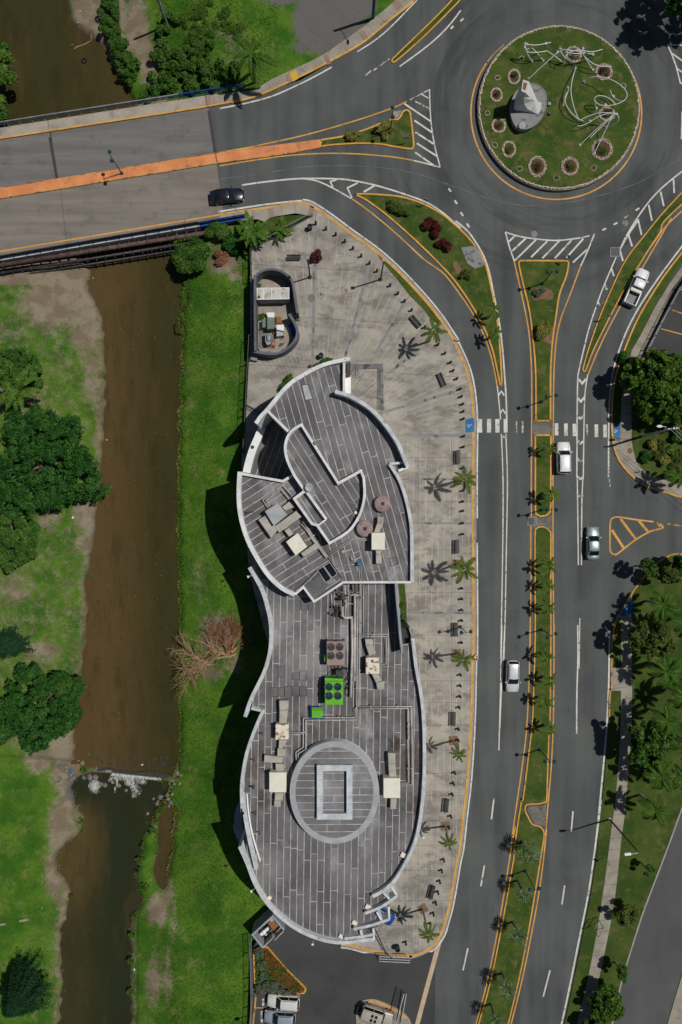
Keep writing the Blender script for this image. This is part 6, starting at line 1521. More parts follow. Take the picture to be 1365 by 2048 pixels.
# ------------------------------------------------------------------ fences
def fence(label, pts, h, m, z0, post=2.4, picket=.16, rails=(.15, 1.0), name='fence', ground=None):
    t = thing(name, label, 'fence', (pts[0].x, pts[0].y, z0))
    for r in rails: MB().tube([p + Vector((0, 0, h * r if r <= 1 else r)) for p in [Vector((q.x, q.y, z0)) for q in pts]], .035, 5).build('rail', MATS[m], t)
    mb = MB(); L = 0; me = MB().box((0, 0, h / 2), (.09, .09, h)).mesh('post', MATS[m])
    for a, b in zip(pts, pts[1:]):
        d = Vector((b.x - a.x, b.y - a.y, 0)); ln = d.length; d.normalize(); n = max(1, round(ln / post))
        for i in range(n + 1):
            p = a + d * (ln * i / n); o = link('post', me, t); o.location = (p.x - pts[0].x, p.y - pts[0].y, 0)
        if picket:
            k_ = int(ln / picket)
            for i in range(k_):
                p = a + d * (ln * (i + .5) / k_); mb.box((p.x, p.y, z0 + h * .55), (.022, .022, h * .86), math.atan2(d.y, d.x))
    if picket: mb.build('pickets', MATS[m], t)['kind'] = 'stuff'
    return t
fence('grey steel picket fence slanting along the north edge of the plaza', V('R5', '188,352 300,287 410,222 538,155', .1), 1.5, 'metal_grey', .1)
fence('dark picket fence along the grass bank at the upper west edge of the plaza', V('R5', '184,345 188,515', .1), 1.7, 'metal_dark', .1)
fence('dark picket fence on the bank beside the walled plant yard', V('R5', '207,515 201,700 197,860', .1), 1.7, 'metal_dark', .1)
fence('long dark picket fence on the bank from the plant yard to the building', V('R5', '178,858 170,1000 160,1200 150,1400 142,1530', .1) + V('B1', '142,600', .1), 1.7, 'metal_dark', .1)
fence('thin mesh fence along the dark foot of the west building wall', V('B2', '190,110 215,220 210,420 170,620', -.9), 1.6, 'metal_dark', -1.0, picket=.3)
fence('grey picket fence along the car park edge at the bottom left', V('B3', '186,985 190,1100 192,1250 194,1330 185,1520', .0), 1.7, 'metal_grey', -.05)
fence('dark picket fence along the slip road parking lot on the right', V('D5', '1430,-60 1300,110 1165,370 1040,610 880,925', .12) + V('C3', '560,390 465,545', .12), 1.6, 'metal_dark', .12, picket=.15)
tag(MB().wall(V('D5', '1450,-60 1320,110 1178,372 1050,615 890,930', .1) + V('C3', '575,390 475,552 455,720', .1), .26, 0, .75).build('boundary_wall', MATS['wall_grey']), 'low grey wall with spiked top between sidewalk and right parking lot', 'wall')
fence('grey railing returning at the left of the plaza above the planting strip', V('B1', '160,330 240,372', .1), 1.2, 'metal_dark', .1)
wb_ = tag(MB().wall(V('B1', '230,20 232,0', .1) + V('R5', '210,985 180,950', .1), .3, .1, .6).box(V1('C2', 200, 1335, .4), (.95, .9, .7), R(-10), .03).build('planter_box', MATS['concrete_grey']), 'pale concrete box and kerb at the bottom corner of the plant yard', 'planter')
# camera post and lamp post on the bank
cp_ = thing('camera_post', 'white box on a post by the bottom left car park fence', 'camera post', V1('C6', 80, 905, -.8), 0, None, True)
MB().tube([(0, 0, 0), (0, 0, 3.6)], .06, 6).build('post', MATS['galvanised'], cp_); MB().box((0, 0, 3.7), (.55, .45, .3), R(10), .03).build('housing', MATS['box_white'], cp_)
# gates and barriers in the car park
gt1 = thing('gate', 'grey sliding gate panel lying across the car park entrance below the plaza', 'gate', V1('C6', 1110, 500, .1))
a, b = V1('C6', 1002, 478, 1.3), V1('C6', 1222, 487, 1.3); c, d = V1('C6', 1002, 512, .3), V1('C6', 1222, 523, .3)
for p, q in ((a, b), (c, d), (a + (c - a) * .5, b + (d - b) * .5)): MB().tube([p, q], .06, 6).build('rail', MATS['galvanised'], gt1)
for i in range(22):
    p = a + (b - a) * (i / 21); q = c + (d - c) * (i / 21); MB().tube([p, q], .022 if i % 7 else .05, 5).build('bar', MATS['metal_grey'], gt1)
gt2 = thing('gate_beam', 'long double steel beam from the roof fins down to the sliding gate', 'gate beam', V1('C6', 1080, 470, .1))
for s_ in ('972,268 1085,478', '998,258 1110,505'):
    MB().tube(V('C6', s_, 2.0), .07, 6).build('rail', MATS['metal_grey'], gt2)
for i in range(9):
    k_ = i / 8; MB().tube([V1('C6', 972 + 113 * k_, 268 + 210 * k_, 2), V1('C6', 998 + 112 * k_, 258 + 247 * k_, 2)], .03, 5).build('rung', MATS['metal_dark'], gt2)
for x, y in ((985, 262), (1100, 495)): MB().tube([V1('C6', x, y, 2), V1('C6', x, y, .1)], .08, 6).build('post', MATS['metal_dark'], gt2)
gt3 = thing('gate', 'tall dark open gate leaf at the bottom of the car park island', 'gate', V1('C6', 1165, 850, .1))
for s_, z in (('1125,962 1180,745', 1.9), ('1158,962 1196,745', 1.1), ('1160,962 1192,745', .4)): MB().tube(V('C6', s_, z), .07, 6).build('rail', MATS['galvanised' if z > 1 else 'metal_dark'], gt3)
for i in range(16):
    k_ = i / 15; MB().tube([V1('C6', 1125 + 55 * k_, 962 - 217 * k_, 1.9), V1('C6', 1160 + 32 * k_, 962 - 217 * k_, .4)], .03, 5).build('bar', MATS['metal_dark'], gt3)
# dumpster yard
dy = thing('refuse_yard', 'small dark walled refuse yard at the south-west corner of the building', 'refuse yard', V1('C6', 205, 300, 0))
MB().wall(V('C6', '318,287 236,190 92,322 166,414', 2.2), .26, -.9, 2.2).build('wall', MATS['wall_grey'], dy)
MB().wall(V('C6', '166,414 232,352', 1.8), .1, 0, 1.8).build('door', MATS['galvanised'], dy); MB().wall(V('C6', '250,362 314,296', 1.8), .1, 0, 1.8).build('door', MATS['galvanised'], dy)
MB().prism(V('C6', '236,190 318,287 166,414 92,322', .1), -.9, .06).build('floor', MATS['concrete_dark'], dy)
wood_q = V('C6', '232,200 300,268 262,300 200,235', .2); tag(MB().prism(wood_q, .07, .5).build('timber_stack', MATS['pallet']), 'brown timber stack in the refuse yard', 'timber')
rs = random.Random(4)
for i, (x, y, s_) in enumerate(((170, 305, .42), (190, 290, .38), (155, 325, .36), (182, 322, .34), (225, 220, .45))):
    p = V1('C6', x, y, .9); tag(MB().ell((p.x, p.y, .5), (s_, s_ * .85, .38), 9, 6, .12, rs).build('rubbish_bag', MATS['box_white' if i != 4 else 'unit_grey'], None, True), ['white rubbish bag in the middle of the refuse yard bin', 'white rubbish bag at the right of the refuse yard bin', 'white rubbish bag at the left of the refuse yard bin', 'white rubbish bag at the bottom of the refuse yard bin', 'grey rubbish bag alone in the upper refuse yard corner'][i], 'rubbish bag', 'bags in the refuse yard')
dm = thing('dumpster', 'dark open dumpster filled with bags in the refuse yard', 'dumpster', V1('C6', 175, 310, .1))
MB().wall(V('C6', '128,322 205,258 225,285 150,352', .9), .07, .07, .95, True).build('body', MATS['metal_dark'], dm)
for i in range(3): tag(MB().tube(V('C6', f'{255+i*10},{310-i*8} {285+i*10},{275-i*8}', 1.0), .06, 5).build('pole', MATS['galvanised' if i else 'wood']), f'{["brown","grey","pale grey"][i]} pole leaning at the right of the refuse yard', 'pole')
# ------------------------------------------------------------------ walled plant yard on the plaza
ey = thing('yard_wall', 'curved grey wall enclosing the generator yard on the plaza', 'wall', V1('C2', 500, 700, .1))
w_t = smooth(V('C2', '212,1240 208,900 206,600 208,270 225,205 300,150 390,125 480,128 580,160 680,235 725,330 752,500 772,640 785,722', 2.7), 3)
MB().wall(w_t, .3, .1, 2.7).build('upper_wall', MATS['wall_slate'], ey)
MB().wall(smooth(V('C2', '672,735 735,830 778,930 785,1010 755,1095 680,1180 560,1258 430,1280 290,1262 182,1243', 2.3), 3), .36, .1, 2.3).build('lower_wall', MATS['wall_slate'], ey)
gg = V('C2', '690,735 800,722 812,775 705,790', 2); gx_ = MB()
for i in range(9): gx_.box(gg[0] + (gg[1] - gg[0]) * (i / 8) - Vector((0, .3, .9)), (.05, .05, 2.0))
gx_.tube([gg[0], gg[1]], .05, 5).tube([gg[3] - Vector((0, 0, 1.6)), gg[2] - Vector((0, 0, 1.6))], .05, 5).build('gate', MATS['metal_dark'], ey)
MB().prism(V('C2', '215,1230 215,250 300,180 480,160 650,260 740,500 770,730 780,1000 700,1150 500,1250', .1), .1, .125).build('floor', MATS['concrete_walk'], ey)
cn = thing('container', 'long pale steel-topped container in the upper part of the plant yard', 'container', V1('C2', 455, 460, .13))
q = V('C2', '235,386 672,380 672,530 238,538', 2.3); quadbox(q, .15, 2.24, 'body', 'wall_grey', cn); q2 = offset(q, -.04 if area2(q) > 0 else .04, True)
MB().prism(q2, 2.24, 2.3).build('top_panel', MATS['container_top'], cn)
for x in (325, 435, 548): MB().wall(V('C2', f'{x},384 {x},534', 2.32), .1, 2.295, 2.33).build('top_rib', MATS['box_white'], cn)
MB().wall(q, .09, 2.295, 2.335, True).build('edge_rail', MATS['box_white'], cn); MB().tube(V('C2', '565,440 660,388', 2.33), .03, 4).build('diagonal_bar', MATS['box_white'], cn)
MB().lathe(V1('C2', 268, 507, 2.3), [(.16, 0), (.16, .3), (.01, .32)], 10).build('exhaust', MATS['metal_dark'], cn)
bx = [('303,808 368,803 368,920 303,922', 1.2, 'box_green', 'utility_box', 'smaller green-grey steel cabinet at the left of the plant yard'), ('370,785 465,785 465,938 370,942', 1.7, 'box_green', 'utility_box', 'larger green-grey steel cabinet in the middle of the plant yard'),
      ('498,882 600,880 600,972 500,950', 1.5, 'box_white', 'utility_box', 'white-topped box in the middle of the plant yard'), ('497,955 592,955 596,1030 500,1045', 1.1, 'unit_grey', 'utility_box', 'grey box just below the white box in the plant yard'),
      ('490,765 560,775 576,868 500,868', .5, 'pallet', 'pallet_stack', 'rusty brown pallet stack beside the yard gate'), ('355,715 470,712 470,785 380,785', .8, 'box_white', 'scrap_frame', 'white metal scrap piled above the green cabinets'),
      ('270,960 345,960 345,1040 275,1050', .3, 'concrete_dark', 'concrete_plinth', 'brown concrete plinth at the left of the plant yard'), ('435,1125 475,1125 475,1165 440,1165', .3, 'junk_orange', 'crate', 'orange crate right of the generator in the plant yard'),
      ('400,1240 440,1240 440,1265 405,1265', .3, 'junk_orange', 'crate', 'orange crate at the bottom wall of the plant yard, the left one'), ('585,1210 612,1205 614,1230 590,1235', .3, 'junk_orange', 'crate', 'small orange crate at the bottom right wall of the plant yard'), ('455,970 485,970 485,1005 455,1005', .5, 'pallet', 'crate', 'small brown crate left of the grey box in the plant yard')]
for s_, h, m, nm, lb in bx:
    tt = thing(nm, lb, nm.replace('_', ' '), V1('C2', *[float(c_) for c_ in s_.split()[0].split(',')], .13)); q = V('C2', s_, h)
    quadbox(q, .13, h, 'body', m, tt)
    if m in ('box_green', 'box_white', 'unit_grey', 'pallet'):
        c_ = ctr(q); i_ = [c_ + (Vector((p.x, p.y, 0)) - c_) * .8 for p in q]; MB().prism(i_, h - .01, h + .025).build('lid', MATS[m], tt)
gn = thing('generator', 'dark diesel generator with rounded glass-like hood in the plant yard', 'generator', V1('C2', 380, 1080, .13))
quadbox(V('C2', '345,1000 415,1010 418,1150 370,1160 345,1110', 1.4), .15, 1.4, 'body', 'wall_grey', gn)
MB().tube(V('C2', '392,1015 396,1060 396,1110', 1.42), [.28, .34, .3], 10).build('hood', MATS['metal_grey'], gn, True)
MB().prism(V('C2', '270,1050 480,1030 482,1205 272,1205', .13), .1, .2).build('plinth', MATS['concrete_dark'], gn)
for x, y, lb in ((585, 1055, 'bent brown wire chair frame in the plant yard, the upper one'), (575, 1145, 'bent brown wire chair frame in the plant yard, the lower one')):
    tt = thing('chair_frame', lb, 'chair frame', V1('C2', x, y, .13)); rs = random.Random(int(y))
    for i in range(7):
        a = V1('C2', x + rs.uniform(-35, 35), y + rs.uniform(-25, 25), .15); b = V1('C2', x + rs.uniform(-40, 40), y + rs.uniform(-25, 25), .7)
        MB().tube([a, (a + b) / 2 + Vector((.1, 0, .2)), b], .03, 4).build('rod', MATS['metal_brown'], tt)
tag(MB().prism(V('C2', '650,885 700,870 760,900 765,1010 700,1020 680,950', .5), .13, .6).build('tarpaulin', MATS['rail_blue']), 'dark blue tarpaulin heap in the shade of the yard wall', 'tarpaulin')
# ------------------------------------------------------------------ vegetation
def leaf_mesh(name, c, nrm, size, asp, m, seed, rnd, fold=.0):
    """one mesh of diamond leaves: centres c, normals nrm, sizes, random tint per leaf"""
    rs = np.random.RandomState(seed); n = len(c)
    nrm = nrm / np.linalg.norm(nrm, axis=1, keepdims=True)
    a = rs.normal(size=(n, 3)); a -= nrm * (a * nrm).sum(1, keepdims=True); a /= np.linalg.norm(a, axis=1, keepdims=True) + 1e-9
    b = np.cross(nrm, a); s = size[:, None]
    v = np.stack([c - a * s, c + b * s * asp + nrm * s * .12 - a * s * .1, c + a * s - nrm * s * .1, c - b * s * asp + nrm * s * .12 - a * s * .1], 1).reshape(-1, 3)
    me = bpy.data.meshes.new(name)
    me.vertices.add(4 * n); me.vertices.foreach_set('co', v.astype(np.float32).ravel())
    me.loops.add(4 * n); me.loops.foreach_set('vertex_index', np.arange(4 * n, dtype=np.int32))
    me.polygons.add(n); me.polygons.foreach_set('loop_start', np.arange(0, 4 * n, 4, dtype=np.int32))
    at = me.attributes.new('rnd', 'FLOAT', 'FACE'); at.data.foreach_set('value', np.clip(rnd, 0, 1).astype(np.float32))
    me.materials.append(MATS[m]); me.update(calc_edges=True); me.validate(); return me
def blobs_leaves(blobs, n, size, seed, flat=.5, inner=.72, low=-.35):
    rs = np.random.RandomState(seed); B = np.array(blobs, float)
    w = (B[:, 3] * B[:, 4] + B[:, 4] * B[:, 5] + B[:, 3] * B[:, 5]); w /= w.sum()
    k = rs.choice(len(B), n, p=w); d = rs.normal(size=(n, 3)); d /= np.linalg.norm(d, axis=1, keepdims=True)
    d[:, 2] = np.where(d[:, 2] < low, -d[:, 2], d[:, 2])
    r = inner + (1.06 - inner) * rs.rand(n) ** .6
    c = B[k, :3] + d * B[k, 3:] * r[:, None]
    nr = d * (1 - flat) + np.array([0, 0, flat]) + rs.normal(size=(n, 3)) * .5
    tint = rs.rand(len(B))[k] * .45 + rs.rand(n) * .6 - .02
    return c, nr, size * rs.uniform(.6, 1.25, n), tint
def crown_blobs(R, h, k, seed, rr=(.22, .4), flat=.75, rx=1., ry=1.):
    rs = random.Random(seed); out = []; ph = [rs.uniform(0, 6.28) for _ in range(3)]
    lob = lambda a: .84 + .13 * math.sin(3 * a + ph[0]) + .1 * math.sin(5 * a + ph[1]) + .07 * math.sin(9 * a + ph[2])
    for i in range(k):
        while 1:
            x, y, z = (rs.uniform(-1, 1) for _ in range(3))
            q = x * x + y * y + z * z
            if .12 < q < 1 and z > -.55: break
        q = q ** .5; s = .82 / max(q, .5) if q > .5 else 1.0
        r = R * rs.uniform(*rr) * rs.uniform(.7, 1.1); x, y, z = x * s, y * s, z * s; l_ = lob(math.atan2(y, x)) * rs.uniform(.88, 1.12)
        out.append((x * (R - r * .6) * rx * l_, y * (R - r * .6) * ry * l_, z * h * .75 + rs.uniform(-.12, .12) * h, r, r, r * flat))
    return out
def trunk_mb(h, r, limbs, seed, R, ch):
    rs = random.Random(seed); mb = MB()
    pts = [(0, 0, -.2), (rs.uniform(-.1, .1), rs.uniform(-.1, .1), h * .5), (rs.uniform(-.2, .2), rs.uniform(-.2, .2), h)]
    mb.tube(pts, [r * 1.3, r, r * .7], 8)
    for i in range(limbs):
        a = 2 * math.pi * i / limbs + rs.uniform(-.4, .4); L = R * rs.uniform(.5, .8)
        p0 = Vector(pts[1]) * .3 + Vector(pts[2]) * .7
        p1 = p0 + Vector((math.cos(a) * L * .5, math.sin(a) * L * .5, ch * rs.uniform(-.05, .12))); p2 = p0 + Vector((math.cos(a) * L, math.sin(a) * L, ch * rs.uniform(-.05, .2)))
        mb.tube([p0, p1, p2], [r * .5, r * .33, r * .12], 6)
    return mb
def tree(px, py, R, ztop, gz0, label, m='leaf_mid', n=7000, size=.22, k=34, seed=1, ch=None, rx=1., ry=1., asp=.55, flat=.5, bark='bark', name='tree', group=None, rr=(.22, .4), inner=.6, low=-.35, bf=.7):
    ch = ch or R * .62; zc = ztop - ch * .9
    p = P(px, py, zc + ch * .4)
    t = thing(name, label, name.replace('_', ' ').split()[-1], (p.x, p.y, gz0), 0, group)
    H_ = zc - gz0
    trunk_mb(max(.4, H_), max(.08, R * .055), 6, seed, R * .9, ch).build('trunk', MATS[bark], None).parent = t
    b = [(x, y, z + H_, a, b_, c) for x, y, z, a, b_, c in crown_blobs(R, ch, k, seed, rr, bf, rx, ry)]
    c, nr, s, ti = blobs_leaves(b, n, size, seed, flat, inner, low)
    link('crown', leaf_mesh('crown', c, nr, s, asp, m, seed, ti), t)
    return t
def bush(px, py, rx, ry, h, label, m, n, size=.13, seed=1, z0=.12, rot=0., k=9, cat='shrub', group=None, name='shrub', asp=.55, flat=.45, blobs=None):
    p = P(px, py, z0 + h * .5); t = thing(name, label, cat, (p.x, p.y, z0), rot, group); rs = random.Random(seed)
    if blobs is None:
        blobs = []
        for i in range(k):
            a = rs.uniform(0, 6.283); q = rs.random() ** .5 * .72
            r = rs.uniform(.3, .48); blobs.append((math.cos(a) * q * rx, math.sin(a) * q * ry, h * rs.uniform(.3, .6) * (1.1 - q * .5), r * rx, r * ry, h * rs.uniform(.3, .42)))
    c, nr, s, ti = blobs_leaves(blobs, n, size, seed, flat, .6, -.1)
    link('foliage', leaf_mesh('foliage', c, nr, s, asp, m, seed, ti), t)
    mb = MB()
    for i in range(4): mb.tube([(0, 0, -.1), (rs.uniform(-.3, .3) * rx, rs.uniform(-.3, .3) * ry, h * .5)], [.04, .02], 5)
    link('stem', mb.mesh('stem', MATS['bark']), t)
    return t
# --- palms
def frond_mesh(name, L, nl, ll, droop, lift, m, seed, w=.055, ang=55, hang=.25):
    rs = random.Random(seed); mb = MB(); pts = []
    for i in range(9):
        s = i / 8; pts.append(Vector((L * (s - .12 * s * s * droop), 0, L * (lift * s - droop * .55 * s * s))))
    mb.tube(pts, [.035 - .003 * i for i in range(9)], 4, False); ncore = len(mb.f); rnd = [.3] * ncore
    for i in range(nl):
        s = .13 + .87 * (i + .5) / nl; j = min(7, int(s * 8)); f = s * 8 - j
        p = pts[j].lerp(pts[j + 1], f); d = (pts[j + 1] - pts[j]).normalized()
        l_ = ll * (math.sin(math.pi * min(1, s * .82 + .16)) ** .6) * rs.uniform(.85, 1.1)
        for sd in (-1, 1):
            a = R(ang - 22 * s + rs.uniform(-7, 7)); e = d * math.cos(a) + Vector((0, sd, 0)) * math.sin(a)
            e = (e + Vector((0, 0, .18))).normalized(); tip = p + e * l_ + Vector((0, 0, -hang * l_ - rs.uniform(0, .1) * l_)); mid_ = p + e * l_ * .5 + Vector((0, 0, .02))
            u = d * w
            mb.add([p - u * .6, mid_ - u, tip, mid_ + u, p + u * .6], [[0, 1, 3, 4], [1, 2, 3]]); tv_ = rs.random(); rnd += [tv_, tv_]
    me = mb.mesh(name, MATS[m]); at = me.attributes.new('rnd', 'FLOAT', 'FACE'); at.data.foreach_set('value', rnd); return me
def fan_mesh(name, L, r, m, seed, seg=13):
    rs = random.Random(seed); mb = MB(); rnd = []
    mb.tube([(0, 0, 0), (L * .5, 0, .25), (L, 0, .28)], .02, 4, False); rnd += [.3] * len(mb.f)
    o = Vector((L, 0, .28))
    for i in range(seg):
        a = R(-125 + 250 * i / (seg - 1)); d = Vector((math.cos(a), math.sin(a), -.12)); e = Vector((-d.y, d.x, 0)) * .085
        l_ = r * (1 - .22 * abs(i - seg // 2) / (seg / 2)) * rs.uniform(.9, 1.08)
        mb.add([o, o + d * l_ * .55 + e + Vector((0, 0, .03)), o + d * l_ + Vector((0, 0, -.14 * l_)), o + d * l_ * .55 - e + Vector((0, 0, -.03))], [[0, 3, 2, 1]]); rnd.append(rs.random())
    me = mb.mesh(name, MATS[m]); at = me.attributes.new('rnd', 'FLOAT', 'FACE'); at.data.foreach_set('value', rnd); return me
FR = {'plaza': [frond_mesh('frond', 2.15, 30, .5, 1.05 + .2 * i, .5 - .1 * i, 'leaf_palmyellow', 10 + i, .05, 58, .5) for i in range(4)],
      'median': [frond_mesh('frond', 1.38, 16, .44, .95 + .25 * i, .45, 'leaf_palm', 20 + i, .07, 48, .15) for i in range(3)],
      'royal': [frond_mesh('frond', 2.8, 46, .78, 1.1 + .2 * i, .5, 'leaf_royal', 30 + i, .055, 56, .3) for i in range(3)],
      'coco': [frond_mesh('frond', 3.4, 42, .7, 1.0 + .2 * i, .42, 'leaf_royal', 40 + i, .065, 62, .4) for i in range(3)],
      'fan': [fan_mesh('fan_leaf', .85, 1.05, 'leaf_silver', 50 + i, 9) for i in range(3)]}
TM = {}
def palm(kind, crown, base, h, z0, label, group, nf=10, sc=1.0, seed=1, tr=.12, m='bark_pale'):
    c = P(*crown, h); b = P(*base, z0) if base else Vector((c.x, c.y, z0))
    t = thing('palm_tree', label, 'palm', (b.x, b.y, z0), 0, group); rs = random.Random(seed)
    top = Vector((c.x - b.x, c.y - b.y, h - z0 - .25))
    pts = [Vector((0, 0, -.1)), top * .5 + Vector((0, 0, .1)), top]
    MB().tube(smooth(pts, 4), [tr * 1.5, tr * 1.2, tr * 1.1, tr, tr, tr * .95, tr * .9, tr * .85, tr * .8], 8).build('trunk', MATS[m], None).parent = t
    if kind != 'fan': cs = MB().tube([top - Vector((0, 0, .45)), top + Vector((0, 0, .25))], [tr * .95, tr * .45], 8).build('crownshaft', MATS['leaf_bright'], None); cs.parent = t
    a0 = rs.uniform(0, 6.28)
    for i in range(nf):
        o = link('frond' if kind != 'fan' else 'fan_leaf', rs.choice(FR[kind]), t)
        a = a0 + 2 * math.pi * i / nf * (1 if kind != 'fan' else 2.618) + rs.uniform(-.2, .2)
        if kind == 'fan': tilt = -R(58) + R(72) * (i / nf)
        else: tilt = (-R(20) if i % 3 == 0 else R(rs.uniform(-6, 12)))
        o.location = top + Vector((0, 0, .12)); o.rotation_euler = (rs.uniform(-.25, .25), tilt, a)
        q = sc * rs.uniform(.72, 1.12); o.scale = (q, q * rs.uniform(.8, 1.1), q)
    return t
for i, (c, b, lb) in enumerate((((869, 662), (858, 683), 'plaza palm at the grass wedge, topmost of the plaza row'), ((930, 957), (916, 961), 'plaza palm below the upright bench, second of the row'), ((928, 1138), (914, 1128), 'large plaza palm above the black twin lamp, third of the row'),
                         ((926.5, 1318), (914, 1307), 'plaza palm below the black twin lamp, fourth of the row'), ((918, 1509), (907, 1481), 'small leaning plaza palm with visible trunk, fifth of the row'), ((898.6, 1686), (891, 1652), 'small leaning plaza palm, sixth of the row'), ((857, 1869), (846, 1817.5), 'long-trunked leaning plaza palm at the bottom corner'))):
    palm('plaza', c, b, 6.2, .1, lb, 'palms in square pits on the plaza', 9, (1.0, 1.0, 1.06, .85, .72, .72, .8)[i], 60 + i, .13)
    q = P(b[0], b[1], .11)
    if i: tag(MB().prism([q + Vector((x, y, 0)) for x, y in ((-.62, -.62), (.62, -.62), (.62, .62), (-.62, .62))] if i != 6 else [q + Vector((.85 * math.cos(R(a)), .85 * math.sin(R(a)), 0)) for a in (75, 165, 255, 345)], .09, .13).build('tree_pit', MATS['mulch']), f'square brown soil pit at the foot of the {nth(i)} plaza palm', 'tree pit', 'tree pits on the plaza')
mp = Q('B4', '605,275 618,545 598,952 595,1068 597,1195') + Q('B5', '585,180 603,318 578,440 605,605')
for i, c in enumerate(mp): palm('median', c, None, 3.0 if i != 1 else 3.3, .12, f'small green median palm, {nth(i)} counted down from the crosswalk', 'small palms on the central median', 8, 1.0 if i != 0 else .85, 80 + i, .08)
palm('median', Q('R4', '285,515')[0], None, 3.3, .12, 'small palm near the tip of the big curved island, upper one', 'palms on the curved island', 8, 1.05, 95, .08)
palm('median', Q('R4', '290,645')[0], None, 3.0, .12, 'small palm near the tip of the big curved island, lower one', 'palms on the curved island', 8, .95, 96, .08)
for i, c in enumerate(Q('B6', '595,265 570,465 545,680 490,945 432,1105')): palm('fan', c, None, 3.4, .12, f'silvery fan palm on the lower median, {nth(i)} from the top', 'silver fan palms on the lower median', 11, 1.0 if i == 0 else .86, 100 + i, .14, 'bark')
for i, (c, h, s_, lb) in enumerate((((1329, 1212), 5.6, .95, 'feathery palm right of the blue kerb pad in the park'), ((1336, 1342), 5.9, .95, 'feathery palm below the pale-green park tree'), ((1338, 1441), 5.8, .95, 'feathery palm above the round dark-green park tree'),
        ((1325, 1552), 5.6, .95, 'feathery palm just below the round park tree'), ((1313, 1621), 5.4, .9, 'feathery palm above the tall street lamp'), ((1372, 1395), 5.6, .9, 'feathery palm cut by the right picture edge beside the park walk'), ((1378, 1487), 5.6, .9, 'feathery palm at the right edge beside the round tree'), ((1372, 1560), 5.6, .8, 'feathery palm at the right edge near the side road'), ((1362, 952), 4.6, .8, 'dark palm at the right edge of the corner garden'), ((1376, 1250), 5.8, .9, 'feathery palm at the right edge beyond the pale-green tree'))):
    palm('royal', c, None, h, .1, lb, 'palms in the park on the right', 11, s_ * 1.04, 110 + i, .15)
palm('coco', (507, 107), (512, 166), 6.3, -.3, 'large coconut palm on the bank above the bridge walkway', None, 10, .98, 130, .17)
# --- banana plants: each big leaf its own blade
def banana_leaf(name, L, w, m, seed, droop=.7):
    rs = random.Random(seed); mb = MB(); n = 9; rnd = []
    pts = [Vector((L * s, 0, L * (.55 * s - droop * s * s))) for s in [i / (n - 1) for i in range(n)]]
    for i in range(n - 1):
        for sd in (-1, 1):
            w0 = w * math.sin(math.pi * min(1, .12 + .86 * i / (n - 1))) ** .6; w1 = w * math.sin(math.pi * min(.99, .12 + .86 * (i + 1) / (n - 1))) ** .6
            a, b = pts[i], pts[i + 1]; g = .04 * rs.random()
            mb.add([a, b, b + Vector((-.05, sd * w1, .06)), a + Vector((g, sd * w0, .06))], [[0, 1, 2, 3][::sd]]); rnd.append(rs.random() * .5 + .25)
    mb.tube(pts, .025, 4, False); rnd += [.9] * (len(mb.f) - len(rnd))
    me = mb.mesh(name, MATS[m]); at = me.attributes.new('rnd', 'FLOAT', 'FACE'); at.data.foreach_set('value', rnd); return me
BL = [banana_leaf('banana_leaf', 2.1, .32, 'leaf_bright', i, .55 + .12 * i) for i in range(3)]
def banana(px, py, z0, zc, label, nf, sc, seed):
    c = P(px, py, zc); t = thing('banana_plant', label, 'banana plant', (c.x, c.y, z0)); rs = random.Random(seed)
    for j in range(3):
        x, y = rs.uniform(-.4, .4), rs.uniform(-.4, .4)
        MB().tube([(x, y, -.1), (x * 1.3, y * 1.3, zc - z0)], [.16, .1], 7).build('stem', MATS['leaf_olive'], None).parent = t
    for i in range(nf):
        o = link('leaf_blade', rs.choice(BL), t); o.location = (rs.uniform(-.4, .4), rs.uniform(-.4, .4), zc - z0 - .1 + rs.uniform(-.3, .2))
        o.rotation_euler = (rs.uniform(-.2, .2), R(rs.uniform(-25, 10)), 2.4 * i + rs.uniform(-.3, .3)); q = sc * rs.uniform(.75, 1.1); o.scale = (q, q, q)
banana(507, 464, -.6, 2.6, 'clump of banana plants at the south end of the bridge', 24, 1.15, 1); banana(563, 462, .1, 1.6, 'smaller banana plant on the corner lawn by the plaza fence', 14, .8, 2)
banana(37, 783, -2.1, 2.3, 'single banana plant below the round bush on the left bank', 15, 1.55, 3)
# --- trees
tree(80, 925, 8.6, 5.6, -2.1, 'largest dark-green spreading tree on the left river bank', 'leaf_dark', 42000, .25, 480, 11, 4.2, 1.1, 1.12, .36, .3, rr=(.055, .12), inner=.2, bf=.5)
tree(-10, 990, 5.0, 5.0, -2.1, 'dark tree behind the large spreading tree at the left edge', 'leaf_dark', 11000, .25, 170, 12, 3.2, asp=.36, flat=.3, rr=(.07, .14), inner=.2, bf=.5)
tree(24, 1082, 4.4, 3.2, -2.1, 'broad-leaved lighter tree below the large spreading tree', 'leaf_mid', 11000, .22, 80, 13, 2.2, .9, 1.25, rr=(.1, .2), inner=.45)
tree(76, 1418, 6.3, 4.4, -2.1, 'dark fine-leaved tree leaning over the left river bank', 'leaf_dark', 25000, .24, 300, 14, 3.0, 1.15, 1.2, .36, .3, rr=(.06, .13), inner=.2, bf=.5)
tree(128, 1380, 2.4, 3.0, -2.3, 'small broad-leaved tree at the right side of the dark leaning tree', 'leaf_mid', 5000, .2, 26, 15, 1.5, rr=(.18, .3))
tree(-25, 1450, 4.0, 4.2, -2.1, 'dark tree at the left edge below the leaning tree', 'leaf_dark', 9000, .19, 36, 16, 2.6)
